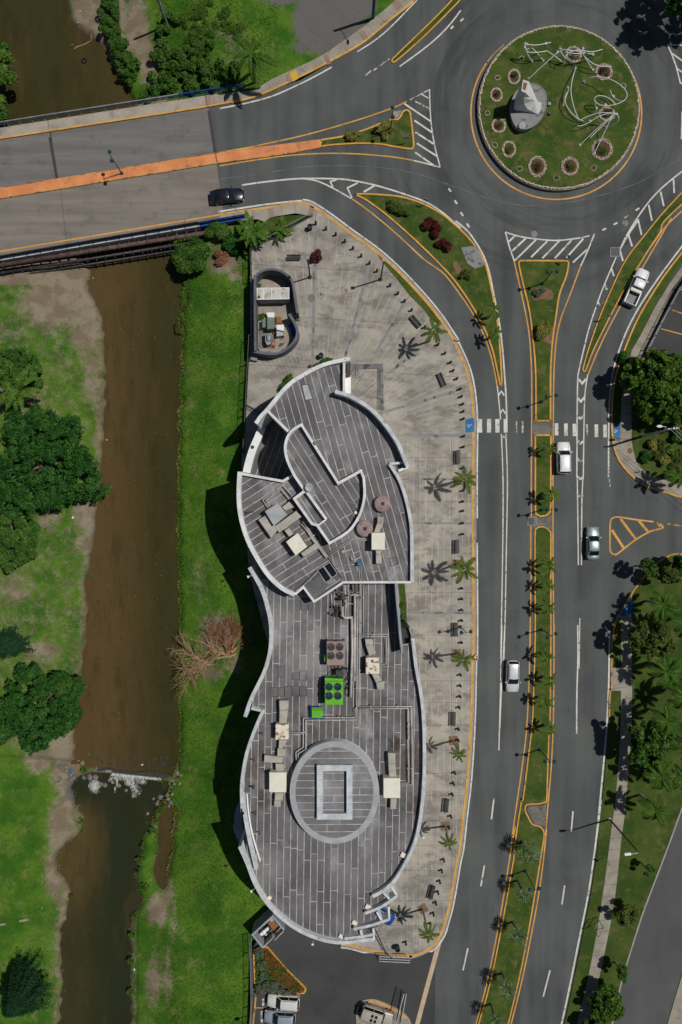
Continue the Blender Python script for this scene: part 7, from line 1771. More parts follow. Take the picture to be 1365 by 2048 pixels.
tree(42, 738, 3.5, 2.0, -2.1, 'round glossy bush-like tree above the single banana plant', 'leaf_mid', 10500, .22, 90, 17, 2.0, rr=(.1, .18), inner=.45); tree(0, 722, 2.6, 2.4, -2.1, 'glossy bush-like tree cut by the left picture edge', 'leaf_mid', 6000, .22, 26, 18, 1.7)
tree(-2, 120, 2.6, 2.0, -2.6, 'broad-leaved bush-like tree at the top left edge over the river', 'leaf_bright', 7000, .22, 28, 19, 1.8, .9, 1.4); tree(-5, 215, 2.0, .5, -3.0, 'smaller broad-leaved bush at the left edge above the bridge', 'leaf_bright', 4500, .2, 22, 20, 1.5, .8, 1.2)
def pine(px, py, R_, ztop, z0, label, n, seed):
    p = P(px, py, ztop - 2.0); t = thing('conifer_tree', label, 'conifer', (p.x, p.y, z0)); h = ztop - z0; rs = random.Random(seed)
    MB().tube([(0, 0, -.1), (0, 0, h)], [.2, .04], 7).build('trunk', MATS['bark'], None).parent = t
    C, N_, S_, T_ = [], [], [], []
    for i in range(n):
        u = rs.random() ** .8; zz = h * (.25 + .73 * u); a = 2 * math.pi * (math.floor(rs.random() * 17) / 17) + math.floor(u * 9) * .7 + rs.gauss(0, .07); q = rs.random() ** .5; rad = (R_ * (1 - u) ** .75 + .1) * (.78 + .2 * math.sin(3 * a + seed) + .14 * math.sin(7 * a + 2 * seed) + rs.uniform(-.08, .12))
        C.append((math.cos(a) * rad * q, math.sin(a) * rad * q, zz - .25 * q * rad)); N_.append((math.cos(a) * .4 + rs.gauss(0, .3), math.sin(a) * .4 + rs.gauss(0, .3), 1)); S_.append(rs.uniform(.16, .36)); T_.append(rs.random())
    link('crown', leaf_mesh('crown', np.array(C), np.array(N_), np.array(S_), .13, 'leaf_pine', seed, np.array(T_)), t)
pine(8, 1295, 2.6, 4.5, -2.1, 'feathery conifer at the left edge above the leaning tree', 8000, 21); pine(28, 2012, 4.4, 5.5, -2.1, 'dark feathery conifer at the bottom left corner', 16000, 22)
tree(1324, 762, 5.1, 7.4, .12, 'large glossy tree in the corner garden by the right parking lot', 'leaf_bright', 8200, .4, 190, 23, 3.6, 1.05, 1.25, .62, .25, rr=(.06, .13), inner=.2); tree(1374, 800, 4.4, 7.0, .12, 'dense tree at the right edge behind the large glossy tree', 'leaf_mid', 6500, .38, 120, 24, 3.0, 1., 1., .62, .25, rr=(.07, .14), inner=.2)
tree(1424, -70, 6.2, 10.5, .05, 'tall dark tree just beyond the top right corner, shading the road', 'leaf_dark', 9500, .34, 200, 25, 4.0, 1.2, 1.0, asp=.5, rr=(.06, .13), inner=.2)
tree(1311, 1275, 3.3, 7.4, .1, 'loose pale-green tree in the park beside the walk', 'leaf_olive', 3600, .3, 110, 27, 2.4, 1.1, 1.2, .55, .25, rr=(.07, .13), inner=.2); tree(1304, 1492, 3.45, 7.6, .1, 'round dark-green tree in the middle of the park', 'leaf_mid', 5200, .35, 110, 28, 2.6, 1.1, 1.1, .62, .25, rr=(.08, .15), inner=.2)
tree(1342, 1152, 1.7, 5.2, .1, 'small olive tree near the top of the park', 'leaf_olive', 1700, .28, 30, 29, 1.4, flat=.25, rr=(.12, .24), inner=.2); tree(1300, 1136, 1.6, 5.0, .1, 'small dark tree over the park kerb, topmost of the park', 'leaf_mid', 1300, .28, 30, 30, 1.3, flat=.25, rr=(.12, .24), inner=.2)
tree(1372, 1130, 1.9, 4.8, .1, 'small dark tree at the right edge near the park top', 'leaf_mid', 3000, .2, 14, 31, 1.4)
tree(1298, 1742, .95, 3.0, .1, 'tiny sapling on the park lawn below the tall lamp', 'leaf_mid', 800, .16, 8, 32, .7, inner=.4); tree(1258, 1838, 2.3, 3.6, .1, 'sparse thin-leaved tree over the side road kerb', 'leaf_olive', 1500, .18, 16, 33, 1.5, 1.1, .8, inner=.3, rr=(.14, .26)); tree(1247, 1952, 1.2, 3.6, .1, 'small dark tree between walk and side road kerb', 'leaf_mid', 1900, .19, 12, 34, .9, .8, 1.3)
tree(1218, 2018, 3.0, 4.2, .1, 'broad bright-green tree at the bottom edge of the park walk', 'leaf_bright', 4200, .33, 80, 35, 1.9, flat=.25, rr=(.09, .17), inner=.2); tree(1190, 2062, 2.0, 3.6, .1, 'green tree cut by the bottom edge over the park walk', 'leaf_mid', 3000, .22, 18, 36, 1.4)
# --- shrubs
g3 = 'shrubs on the traffic islands'
bush(*Q('R2', '765,790')[0], 1.45, .62, .9, 'long pale-yellow shrub on the bridge splitter island', 'leaf_yellow', 1500, .11, 41, rot=R(8), group=g3)
bush(*Q('R2', '965,728')[0], 1.75, 1.05, 1.2, 'larger pale-yellow shrub around the twin lamp', 'leaf_yellow', 2200, .12, 42, rot=R(15), group=g3); bush(*Q('R2', '962,788')[0], .5, .6, .9, 'small pale-yellow shrub below the larger yellow one', 'leaf_yellow', 500, .11, 43, group=g3)
bush(*Q('R2', '1035,1208')[0], 2.05, .95, 1.1, 'olive-yellow shrub at the upper end of the curved island', 'leaf_olive', 2200, .13, 44, rot=R(-27), group=g3)
bush(*Q('R2', '1235,1320')[0], 1.2, 1.5, 1.3, 'dark red shrub on the curved island, the larger one', 'leaf_red', 1900, .13, 45, rot=R(30), group=g3); bush(*Q('R2', '1310,1425')[0], 1.3, .9, 1.2, 'dark red shrub on the curved island, the lower right one', 'leaf_red', 1400, .13, 46, rot=R(-20), group=g3)
bush(*Q('R4', '122,318')[0], 1.0, .8, .9, 'small yellow-green shrub beside the brown pad on the curved island', 'leaf_olive', 800, .13, 47, group=g3)
bush(*Q('R4', '550,420')[0], 1.1, .75, .8, 'dull grey-green shrub in bare soil on the triangular median', 'leaf_grey', 900, .11, 48, rot=R(15), group=g3); bush(*Q('R4', '575,630')[0], 1.25, 1.6, 1.5, 'big rounded lemon-yellow shrub on the triangular median', 'leaf_yellow', 2400, .12, 49, rot=R(-15), group=g3)
struct('soil_patch', MB().prism(smooth(V('R4', '495,430 520,400 560,388 610,405 625,440 600,462 550,455 515,465'), 2, True), .1, .118), 'mulch'); struct('soil_patch', MB().prism(smooth(V('R4', '560,690 600,660 628,600 626,700 600,712'), 2, True), .1, .118), 'mulch')
bush(*Q('R5', '557,380')[0], .85, .95, 1.6, 'red and green potted shrub on the plaza', 'leaf_red', 1100, .13, 50); bush(*Q('R5', '555,408')[0], .35, .3, .6, 'little green plant at the foot of the red plaza shrub', 'leaf_redgreen', 160, .12, 51)
tag(MB().lathe(V1('R5', 553, 402, .11), [(.45, 0), (.55, .45), (.45, .45), (.4, .3), (.01, .3)], 12).build('planter_pot', MATS['mulch']), 'brown pot under the red plaza shrub', 'pot')
bush(*Q('R5', '600,1003')[0], 1.55, .5, .6, 'low bright hedge along the north tip of the building', 'leaf_mid', 900, .12, 52, rot=R(27)); bush(*Q('R5', '392,1118')[0], 1.6, .7, 1.2, 'spiky green plant under the curved west parapet', 'leaf_bright', 700, .3, 53, rot=R(42), asp=.16, flat=.1)
bush(*Q('B2', '1090,325')[0], .45, .9, .9, 'leafy plant at the lower end of the strip by the screen wall', 'leaf_bright', 420, .15, 54); bush(*Q('B2', '1080,240')[0], .3, .4, .5, 'small spiky plant in the strip by the screen wall', 'leaf_mid', 160, .16, 55, asp=.2)
bush(*Q('C2', '270,760')[0], .75, 1.0, .6, 'weedy green plant on the west wall inside the plant yard', 'leaf_olive', 500, .12, 56); bush(*Q('C2', '235,990')[0], .25, 1.5, .4, 'strip of weeds along the west wall of the plant yard', 'leaf_olive', 400, .1, 57); bush(*Q('C2', '268,350')[0], .4, .35, .4, 'small weed tuft in the upper corner of the plant yard', 'leaf_olive', 140, .1, 58)
bush(386, 512, 2.9, 2.3, 2.6, 'large leafy bush overhanging the river below the bridge', 'leaf_mid', 8000, .19, 59, -1.6, k=16); bush(438, 465, 2.2, 1.6, 2.0, 'leafy bush between river bush and banana plants', 'leaf_mid', 4200, .19, 60, -1.2, k=12); bush(470, 490, 1.7, 1.4, 1.6, 'dark leafy bush under the banana plants', 'leaf_dark', 3000, .19, 61, -1.0, k=10)
bush(440, 515, 1.5, 1.2, 1.0, 'dry brown bush on the bank near the bridge', 'dead_twig', 1500, .17, 62, -1.2, k=8, asp=.3); bush(358, 655, .8, 1.2, .8, 'grassy tussock hanging into the river from the right bank', 'leaf_olive', 900, .17, 63, -3.3, asp=.2, k=6)
for i, (x, y, rx, ry, h, m, s_) in enumerate(((650, 1430, 1.0, .9, 1.3, 'leaf_yellow', 'yellow shrub at the left of the corner garden'), (740, 1405, .9, .7, 1.1, 'leaf_redgreen', 'reddish shrub at the top of the corner garden'), (790, 1610, 1.1, .9, 1.2, 'leaf_yellow', 'yellow shrub at the bottom of the corner garden'), (830, 1480, 1.2, 1.1, 1.5, 'leaf_bright', 'bright green leafy shrub in the corner garden'), (930, 1540, 1.0, 1.2, 1.3, 'leaf_olive', 'olive shrub at the right of the corner garden'), (720, 1520, 1.1, 1.0, 1.4, 'leaf_olive', 'spiky olive shrub in the middle of the corner garden'),
        (930, 1660, 1.0, .6, .9, 'leaf_redgreen', 'reddish low shrub at the bottom right of the corner garden'), (980, 1270, 1.0, .9, 1.4, 'leaf_redgreen', 'rusty shrub right of the cross-arm pole'), (540, 1210, .7, .7, .8, 'leaf_mid', 'small green shrub left of the cross-arm pole'), (600, 1570, 1.0, 1.0, 1.4, 'leaf_dark', 'dark shrub on the corner garden lawn edge'), (960, 1350, 1.3, 1.1, 1.5, 'leaf_mid', 'green shrub at the right edge below the cross-arm pole'), (330, 420, .8, 1.0, 1.2, 'leaf_dark', 'dark shrub on the verge under the large glossy tree'))):
    bush(*Q('C3', f'{x},{y}')[0], rx, ry, h, s_, m, int(900 * rx * ry) + 200, .15, 70 + i, group='shrubs of the corner garden')
for i, (x, y, rx, ry) in enumerate(((235, 1085, .75, .85), (250, 1160, .7, .9), (255, 1225, .6, .8), (245, 1300, 1.2, .95), (300, 1290, 1.2, .9), (345, 1310, .9, .7), (400, 1325, 1.0, .6))):
    bush(*Q('B3', f'{x},{y}')[0], rx, ry, 1.0, f'grey-green shrub in the car park planting bed, {nth(i)} counted from the refuse yard', 'leaf_grey', int(1100 * rx * ry), .12, 85 + i, group='grey shrubs of the planting bed')
def cover(name, poly, n, size, m, z, seed, h=.25, kind=True, asp=.5):
    rs = np.random.RandomState(seed); X0 = min(p.x for p in poly); X1 = max(p.x for p in poly); Y0 = min(p.y for p in poly); Y1 = max(p.y for p in poly)
    x = rs.uniform(X0, X1, n * 3); y = rs.uniform(Y0, Y1, n * 3); k = sdist(poly, x, y) < -.05; x, y = x[k][:n], y[k][:n]
    clump = .5 + .5 * np.sin(x * 2.1 + 3 * np.sin(y * 1.3)) * np.sin(y * 2.4 + 2 * np.sin(x))
    c = np.stack([x, y, z + h * rs.rand(len(x)) * (.4 + clump)], 1); nr = np.stack([rs.normal(0, .4, len(x)), rs.normal(0, .4, len(x)), np.ones(len(x))], 1)
    ti = rs.rand(len(x)) * .7 + .3 * clump
    o = link(name, leaf_mesh(name, c, nr, size * rs.uniform(.6, 1.2, len(x)), asp, m, seed, ti)); o['kind'] = 'stuff'; return o
cover('flower_cover', V('C6', '205,420 330,562 470,705 440,738 390,735 250,640 185,560 175,440', .16), 4200, .11, 'flower_orange', .16, 5)
cover('ground_cover', V('C6', '105,440 175,440 185,560 250,640 200,730 115,720', .16), 1800, .12, 'leaf_mid', .16, 6)
# thickets on the banks
def thicket(name, pts, m, n, size, seed, asp=.55, up=.3):
    bl_ = []
    rs = random.Random(seed)
    for px, py, r, h in pts:
        g = G(px, py)
        for j in range(9):
            q = r * rs.uniform(.2, .42); a = rs.uniform(0, 6.28); bl_.append((g.x + math.cos(a) * r * rs.uniform(.2, .9), g.y + math.sin(a) * r * rs.uniform(.2, .9), g.z + h * rs.uniform(.2, .75), q, q, h * .38))
    c, nr, s, ti = blobs_leaves(bl_, n, size, seed, .45, .55, -.1)
    o = link(name, leaf_mesh(name, c, nr, s, asp, m, seed, ti)); o['kind'] = 'stuff'; return o
th = [(228, 8, 1.6, 1.4), (224, 40, 1.7, 1.5), (226, 70, 1.6, 1.5), (238, 95, 1.5, 1.4), (246, 118, 1.6, 1.5), (258, 140, 1.6, 1.5), (272, 135, 1.1, 1.2), (262, 158, 1.2, 1.2)]
thicket('bank_hedge', th, 'leaf_mid', 9000, .18, 61)
thicket('bank_thicket', [(330, 70, 1.2, 1.2), (342, 45, 1.2, 1.2), (325, 110, 1.6, 1.3), (350, 120, 1.8, 1.5), (385, 120, 1.8, 1.5), (415, 100, 1.4, 1.2), (340, 150, 1.8, 1.5), (375, 150, 1.9, 1.6), (410, 140, 1.8, 1.4), (440, 145, 1.6, 1.3), (310, 175, 1.5, 1.2), (340, 180, 1.5, 1.1), (380, 175, 1.5, 1.2), (425, 168, 1.4, 1.0), (300, 192, 1.2, .9), (455, 160, 1.3, 1.0), (470, 135, 1.0, .9)], 'leaf_mid', 19000, .19, 62)
thicket('bank_grass_clump', [(395, 75, 1.6, .7), (420, 55, 1.6, .7), (380, 40, 1.6, .7), (450, 40, 1.8, .6), (410, 20, 1.6, .6), (470, 60, 1.5, .5)], 'leaf_bright', 5000, .22, 63, .16)
thicket('bank_reeds', [(368, 545, 1.1, .9), (372, 575, .8, .7), (368, 610, .6, .5), (365, 640, .7, .6), (368, 590, .7, .6)], 'leaf_bright', 2600, .24, 64, .16)
thicket('bank_reeds', [(x, y, .55, .5) for x, y in ((290, 1690), (284, 1715), (282, 1740), (292, 1770), (312, 1640), (318, 1620), (270, 1830), (266, 1870), (262, 1920), (262, 1980), (305, 1660), (326, 1610))], 'leaf_bright', 2600, .2, 65, .18)
thicket('bank_reeds', [(x, y, .5, .4) for x, y in ((163, 1640), (166, 1660), (176, 1528), (170, 1540), (180, 1150), (140, 1790), (127, 1975), (172, 1610))], 'leaf_bright', 1200, .18, 66, .18)
# rough grass over the banks: many small tufts in one mesh
rs = np.random.RandomState(77); n = 150000
tx = rs.uniform(-53, -9, n); ty = rs.uniform(-76, 76, n)
fr = rs.randint(0, len(RU), 26000); ft = rs.rand(26000)[:, None]; pa = np.array([(v.x, v.y) for v in RU]); pe = pa[fr] * (1 - ft) + pa[(fr + 1) % len(RU)] * ft + rs.normal(0, .42, (26000, 2))
pe = pe[(pe[:, 0] > -25) & (pe[:, 1] < 36)]; tx = np.append(tx, pe[:, 0]); ty = np.append(ty, pe[:, 1]); n = len(tx)
tz, td, tpx, tpy, tl = ground_z(tx, ty)
ok = (td > np.where(tpx > 320, -.12, .08)) & (tz > -4.4) & (sdist(hard, tx, ty) > .15)
dd = np.zeros(n)
ix = np.clip(np.searchsorted(xs, tx), 0, nx - 1); iy = np.clip(np.searchsorted(ys, ty), 0, ny - 1)
dd = np.maximum(dirt.reshape(ny, nx)[iy, ix], grav.reshape(ny, nx)[iy, ix])
ok &= rs.rand(n) > np.clip(dd * 1.5, 0, .97)
rightb = (tpx > 300)
ok &= (rs.rand(n) < np.where(rightb, 1.0, .5))
edge_ = np.exp(-np.maximum(td, 0) / .5) * rightb; tz = np.where(rightb & (td < .3), np.maximum(tz, ZU + .1), tz)
tx, ty, tz, rb_, edge_ = tx[ok], ty[ok], tz[ok], rightb[ok], edge_[ok]; n = len(tx)
gn_ = .5 + .5 * np.sin(tx * .5 + 2 * np.sin(ty * .31)) * np.sin(ty * .43 + 1.7 * np.sin(tx * .37))
o = link('grass_tufts', leaf_mesh('grass_tufts', np.stack([tx, ty, tz + .06], 1), np.stack([rs.normal(0, .7, n), rs.normal(0, .7, n), np.ones(n) * .8], 1), rs.uniform(.07, .17, n) * np.where(rb_, 1.1, .9) * (1 + .7 * edge_), .3, 'grass_blade', 78, .55 * gn_ + .42 * rs.rand(n) - .05 + .06 * rs.rand(n) + .25 * edge_))
o['kind'] = 'stuff'
# ------------------------------------------------------------------ roundabout: beds, monument, tube figures
ZR = .62
for i, (x, y, rx, ry, lb) in enumerate(((345, 405, 48, 60, 'stone-ringed bed left of the monument top'), (207, 546, 46, 54, 'stone-ringed bed at the far left of the roundabout'), (225, 786, 54, 57, 'stone-ringed bed below the monument shadow'), (305, 971, 52, 63, 'stone-ringed bed at the lower left of the roundabout'), (525, 1106, 68, 80, 'large stone-ringed bed at the bottom of the roundabout, left of the two'), (780, 1105, 66, 70, 'large stone-ringed bed at the bottom of the roundabout, right of the two'),
        (1030, 971, 80, 82, 'largest stone-ringed bed at the lower right of the roundabout'), (1045, 368, 66, 62, 'stone-ringed bed at the upper right of the roundabout'), (1068, 695, 62, 55, 'stone-ringed bed under the spreading tube figure'), (808, 232, 62, 62, 'stone-ringed bed under the upper tube figures'))):
    c = V1('C1', x, y, ZR); k_ = S / 3.9; t = thing('flower_bed', lb, 'flower bed', c, 0, 'stone-ringed beds on the roundabout'); rs = random.Random(200 + i)
    MB().prism([(rx * k_ * .9 * math.cos(a), ry * k_ * .9 * math.sin(a), 0) for a in [2 * math.pi * j / 24 for j in range(24)]], -.05, .05).build('soil', MATS['soil'], None).parent = t
    mb = MB(); n = int((rx + ry) * .62)
    for j in range(n):
        for rr in (.98, .84):
            a = 2 * math.pi * (j + rs.uniform(-.3, .3)) / n; q = rr + rs.uniform(-.06, .06); mb.ell((rx * k_ * q * math.cos(a), ry * k_ * q * math.sin(a), .06), (rs.uniform(.05, .1), rs.uniform(.05, .09), rs.uniform(.05, .1)), 6, 4, .2, rs)
    o = link('stone_ring', mb.mesh('stone_ring', MATS['stone']), t); o['kind'] = 'stuff'
    b = [(rs.uniform(-.35, .35) * rx * k_, rs.uniform(-.35, .35) * ry * k_, .25, .3 * rx * k_, .3 * ry * k_, .3) for _ in range(6)]
    c_, nr, s_, ti = blobs_leaves(b, int(90 * rx * ry * k_ * k_ * 3), .085, 300 + i, .4, .3, -.1)
    link('plants', leaf_mesh('plants', c_, nr, s_, .4, ['leaf_mid', 'leaf_redgreen', 'leaf_olive'][i % 3] if i not in (3, 5) else 'leaf_bright', i, ti), t)
for i, (x, y, r, lb) in enumerate(((217, 413, 19, 'small stone ring between the two leftmost beds'), (137, 688, 19, 'small stone ring left of the monument shadow'), (195, 937, 22, 'small stone ring at the lower left kerb'), (390, 1122, 22, 'small stone ring left of the bottom beds'), (676, 1192, 26, 'small stone ring between the two bottom beds'), (967, 1115, 24, 'small stone ring below the largest bed'), (405, 262, 20, 'small stone ring under the upper left tube figure'), (1197, 475, 20, 'small stone ring at the right kerb'))):
    c = V1('C1', x, y, ZR); t = thing('stone_ring', lb, 'stone ring', c, 0, 'small stone rings on the roundabout'); rs = random.Random(240 + i); k_ = S / 3.9 * r; mb = MB()
    for j in range(13):
        a = 2 * math.pi * j / 13; q = rs.uniform(.75, 1.05); mb.ell((k_ * q * math.cos(a), k_ * q * math.sin(a), .04), (.08, .07, .07), 6, 4, .2, rs)
    o = link('stones', mb.mesh('stones', MATS['stone']), t); o['kind'] = 'stuff'
    c_, nr, s_, ti = blobs_leaves([(0, 0, .1, k_ * .5, k_ * .5, .2)], 40, .07, i, .3, .2, -.1); link('plant', leaf_mesh('plant', c_, nr, s_, .3, 'leaf_olive', i, ti), t)
mo = thing('monument', 'curved concrete monument with plaque on an oval base in the roundabout', 'monument', V1('C1', 455, 640, ZR))
ov = smooth(V('C1', '450,466 520,464 572,500 598,565 590,655 548,742 475,800 395,812 348,772 322,690 326,600 365,520', 1.5), 3, True)
MB().prism(ov, ZR, 1.48).build('base_disc', MATS['concrete_grey'], mo); MB().wall(ov, .12, 1.35, 1.53, True).build('base_rim', MATS['concrete_grey'], mo)
def c1(x, y, z): return V1('C1', x, y, z)
A, B_, C_, D_ = c1(415, 425, 5.9), c1(462, 440, 5.9), c1(437, 530, 5.8), c1(402, 515, 5.8)
ridge = [C_, c1(421, 570, 4.55), c1(424, 615, 3.27), c1(450, 655, 2.25), c1(530, 697, 1.5)]
upper = [c1(444, 522, 5.6), c1(468, 562, 4.0), c1(505, 588, 3.0), c1(560, 605, 2.3)]
gnd = lambda p: Vector((p.x, p.y, 1.45))
Ag, Dg, Bg = gnd(A), gnd(D_), gnd(B_)
vs = ridge + upper + [A, B_, D_, Ag, Dg, Bg, gnd(ridge[4]), gnd(upper[3]), c1(556, 658, 1.8), gnd(c1(556, 658, 1.8))] + [gnd(p) for p in ridge[:4]]
MB().add(vs, [[0, 1, 6, 5], [1, 2, 7, 6], [2, 3, 7], [3, 4, 17, 8, 7], [4, 15, 18, 17], [17, 18, 16, 8], [0, 1, 20, 19], [1, 2, 21, 20], [2, 3, 22, 21], [3, 4, 15, 22], [11, 0, 19, 13], [9, 11, 13, 12], [9, 12, 14, 10], [10, 14, 16], [10, 16, 8, 7], [10, 7, 6, 5], [10, 5, 0]]).build('sail_wall', MATS['concrete_pale'], mo)
MB().add([A, B_, C_, D_], [[0, 3, 2, 1]]).build('top_face', MATS['plaque_frame'], mo)
ce = (A + B_ + C_ + D_) / 4
MB().add([ce + (p - ce) * f + Vector((0, 0, .03)) for p in (A, B_, C_, D_) for f in (.58,)], [[0, 3, 2, 1]]).build('plaque', MATS['plaque'], mo)
MB().lathe(c1(405, 793, 1.5), [(.5, 0), (.5, .28), (.44, .32), (.01, .32)], 16).build('drum_stone', MATS['wall_render'], mo)
for x, y, lb in ((620, 617, 'small floodlight on the grass right of the monument, upper one'), (622, 690, 'small floodlight on the grass right of the monument, lower one')): tag(MB().box(c1(x, y, ZR + .15), (.45, .4, .3), R(-10), .04).build('floodlight', MATS['metal_grey' if y < 650 else 'metal_dark']), lb, 'floodlight')
def figure(label, lines, feet):
    p0 = c1(feet[0][0], feet[0][1], ZR); t = thing('tube_sculpture', label, 'sculpture', p0, 0, 'white tube sculptures on the roundabout')
    for s_ in lines:
        q = [tuple(float(v) for v in w.split(',')) for w in s_.split()]
        MB().tube(smooth([c1(x, y, z) for x, y, z in q], 5), .055, 7).build('tube', MATS['white_tube'], t, True)
    for x, y in feet:
        c = c1(x, y, ZR); MB().lathe(c, [(.2, -.02), (.2, .1), (.13, .16), (.01, .18)], 10).build('foot', MATS['wall_render'], t)
figure('white tube figure at the upper left of the roundabout', ['432,135,3.4 436,180,2.8 450,225,1.8 485,285,.7', '436,150,3.2 510,157,3.0 590,145,2.6 632,135,2.4', '440,140,3.3 520,212,2.0 572,278,.7', '437,205,2.6 480,214,2.6 540,212,2.5 600,203,2.2', '424,160,3.0 440,190,2.9 462,184,2.9', '600,200,2.2 670,248,1.4 735,298,.7', '430,140,3.4 425,170,3 440,206,2.6'], ((485, 285), (572, 278), (735, 298), (592, 147)))
figure('long straight white pole from the monument to the upper figures', ['686,212,3.0 570,318,2.0 460,420,.9'], ((458, 420), (686, 212)))
figure('tangle of white tubes at the top of the roundabout', ['700,188,2.6 780,198,3.0 870,208,2.2 960,232,.7', '705,195,2.6 800,222,2.8 900,218,2.6 980,205,2.4 1035,190,2.3', '702,198,2.5 725,232,2.7 746,262,2.4', '744,268,2.4 765,222,2.8 830,197,3.0 882,200,3.0 960,212,2.6', '882,185,3.0 890,240,2.4 930,302,1.4 960,352,.7', '888,240,2.4 960,300,2.2 1030,322,2.0 1105,322,1.9', '700,205,2.5 800,240,2.4 850,232,2.5'], ((702, 188), (960, 232), (960, 352), (882, 185)))
figure('white V-shaped tube figure in the centre of the roundabout', ['825,335,.8 800,420,1.7 765,520,1.7 725,625,.8', '822,345,.8 795,450,2.0 790,540,2.0 815,650,1.6 852,745,.9', '767,495,1.5 742,590,1.6 780,670,1.6 840,728,1.3 885,748,.9'], ((825, 335), (725, 627), (765, 492)))
figure('white looping tube figure at the right of the roundabout', ['890,445,.8 950,409,1.8 1040,407,2.4 1130,440,2.8 1200,490,2.9 1227,550,2.8 1195,595,2.6 1110,626,2.4 1020,624,2.2 975,590,2.2 988,556,2.4 1050,556,2.4 1110,590,2.2 1137,622,2.0', '1093,508,2.2 1118,560,1.6 1160,588,2.0 1200,592,2.5', '976,590,2.2 978,625,1.5 986,650,.7'], ((890, 445), (986, 652), (1120, 558), (1058, 625)))
figure('white spreading tube figure with long legs at the lower right of the roundabout', ['1150,695,3.0 1080,684,3.0 990,690,2.6 905,720,2.2 860,745,1.9', '838,785,1.6 870,786,1.7 930,760,2.0 1010,712,2.6 1080,692,2.9 1145,695,3.0', '1120,700,3.0 980,820,1.8 858,938,.7', '1112,708,2.9 1020,802,2.0 935,882,1.5', '1108,712,2.9 1040,860,1.6 972,1000,.7', '1150,695,3.0 1162,738,2.6 1122,778,1.8 1060,802,.8'], ((858, 938), (972, 1000), (1058, 803), (1143, 697), (938, 752)))
# ------------------------------------------------------------------ weir, rocks, branches, river litter
we = thing('weir', 'low concrete weir across the river with white water spilling over', 'weir', V1('C7', 800, 225, -4.6))
wl2 = V('C7', '470,185 600,196 720,212 900,232 1080,252 1230,268', -3.4)
MB().wall(wl2, .55, -4.9, -3.385).build('sill', MATS['joint_dark'], we); MB().wall(V('C7', '520,196 720,224 900,244 1080,266', -4), .45, -4.9, -3.75).build('apron', MATS['concrete_dark'], we)
rs = random.Random(31); mb = MB()
def foam(cx, cy, rx, ry, n, z, pw=.6, smin=.03, smax=.13):
    for _ in range(int(n * 2.2)):
        a = rs.uniform(0, 6.283); q = rs.random() ** pw; s_ = rs.uniform(smin, smax) * (1.15 - q * .7)
        p = V1('C7', cx + math.cos(a) * rx * q, cy + math.sin(a) * ry * q, z); s_ *= .6; mb.ell(p, (s_ * rs.uniform(.6, 1.3), s_ * rs.uniform(.8, 2.0), .02 + .2 * s_), 5, 3, .25, rs)
for i in range(13): x = 620 + i * 37; foam(x, 240 + (x - 620) * .1, 26, 12, 90, -3.66, .8, .06, .17)
for i in range(9): x = 640 + i * 34; foam(x, 268 + (x - 640) * .06, 28, 30, 34 if i < 6 else 18, ZLO + .03)
foam(775, 310, 50, 42, 200, ZLO + .03); foam(438, 345, 62, 52, 320, ZLO + .03, .75, .04, .16); foam(820, 350, 45, 60, 90, ZLO + .02); foam(655, 310, 14, 60, 60, ZLO + .03); foam(635, 385, 10, 35, 18, ZLO + .02); foam(850, 400, 50, 60, 50, ZLO + .02, 1); foam(820, 440, 30, 50, 26, ZLO + .02, 1); foam(560, 205, 60, 10, 24, -3.37); foam(600, 275, 22, 40, 30, -3.9); foam(440, 400, 50, 30, 40, ZLO + .02); foam(900, 310, 60, 30, 60, ZLO + .02, 1)
o = mb.build('foam', MATS['foam']); o['kind'] = 'stuff'
rk = [(555, 320, 25, 0), (625, 300, 20, 0), (692, 330, 22, 0), (762, 372, 18, 0), (850, 430, 13, 0), (525, 312, 20, 0), (590, 280, 18, 1), (1085, 452, 30, 1), (1145, 434, 22, 0), (1194, 430, 20, 0), (1155, 475, 18, 0), (1180, 507, 28, 1), (1060, 512, 30, 0), (1025, 456, 13, 0), (966, 605, 17, 0), (1025, 745, 22, 1), (1190, 290, 26, 0), (1248, 220, 26, 0), (1230, 272, 20, 1), (1275, 245, 15, 0), (1215, 330, 15, 1), (1268, 322, 18, 0), (1176, 352, 12, 1), (1165, 537, 20, 1),
      (482, 150, 14, 1), (332, 115, 26, 0), (160, 160, 22, 1), (160, 196, 20, 0), (242, 262, 28, 1), (200, 240, 22, 1), (105, 160, 26, 1), (200, 290, 22, 1), (105, 272, 20, 1), (455, 255, 32, 1), (400, 258, 30, 1), (340, 262, 26, 1), (88, 305, 15, 1), (400, 30, 12, 1)]
rs = random.Random(17); cnt = {}; rk.sort()
for x, y, r, g in rk:
    px, py = 100 + x / 4.875, 1500 + y / 4.875; p = G(px, py); k_ = r / 4.875 * S
    zone = 'below the weir' if 500 < x < 880 and y < 440 else 'at the right end of the weir' if x > 1100 and y < 360 else 'below the right weir end' if x > 940 else 'on the left bank'
    cnt[zone] = cnt.get(zone, -1) + 1
    t = MB().ell((0, 0, 0), (k_ * rs.uniform(.9, 1.15), k_ * rs.uniform(.75, 1.0), k_ * .75), 9, 6, .16, rs).build('boulder', MATS['rock_grey' if g else 'rock'])
    t.location = (p.x, p.y, max(p.z, (ZLO if y > 230 else ZU) - .08) + k_ * .25); t.rotation_euler = (0, 0, rs.uniform(0, 3))
    tag(t, f'{"grey" if g else "tan"} boulder {zone}, {nth(cnt[zone])} one from the left', 'boulder', 'boulders around the weir')
tag(MB().lathe(G(100 + 210 / 4.875, 1500 + 197 / 4.875), [(.22, 0), (.26, .35), (.24, .36), (.2, .05), (.01, .05)], 14).build('bucket', MATS['tank_blue']), 'blue bucket on the rocks left of the weir', 'bucket')
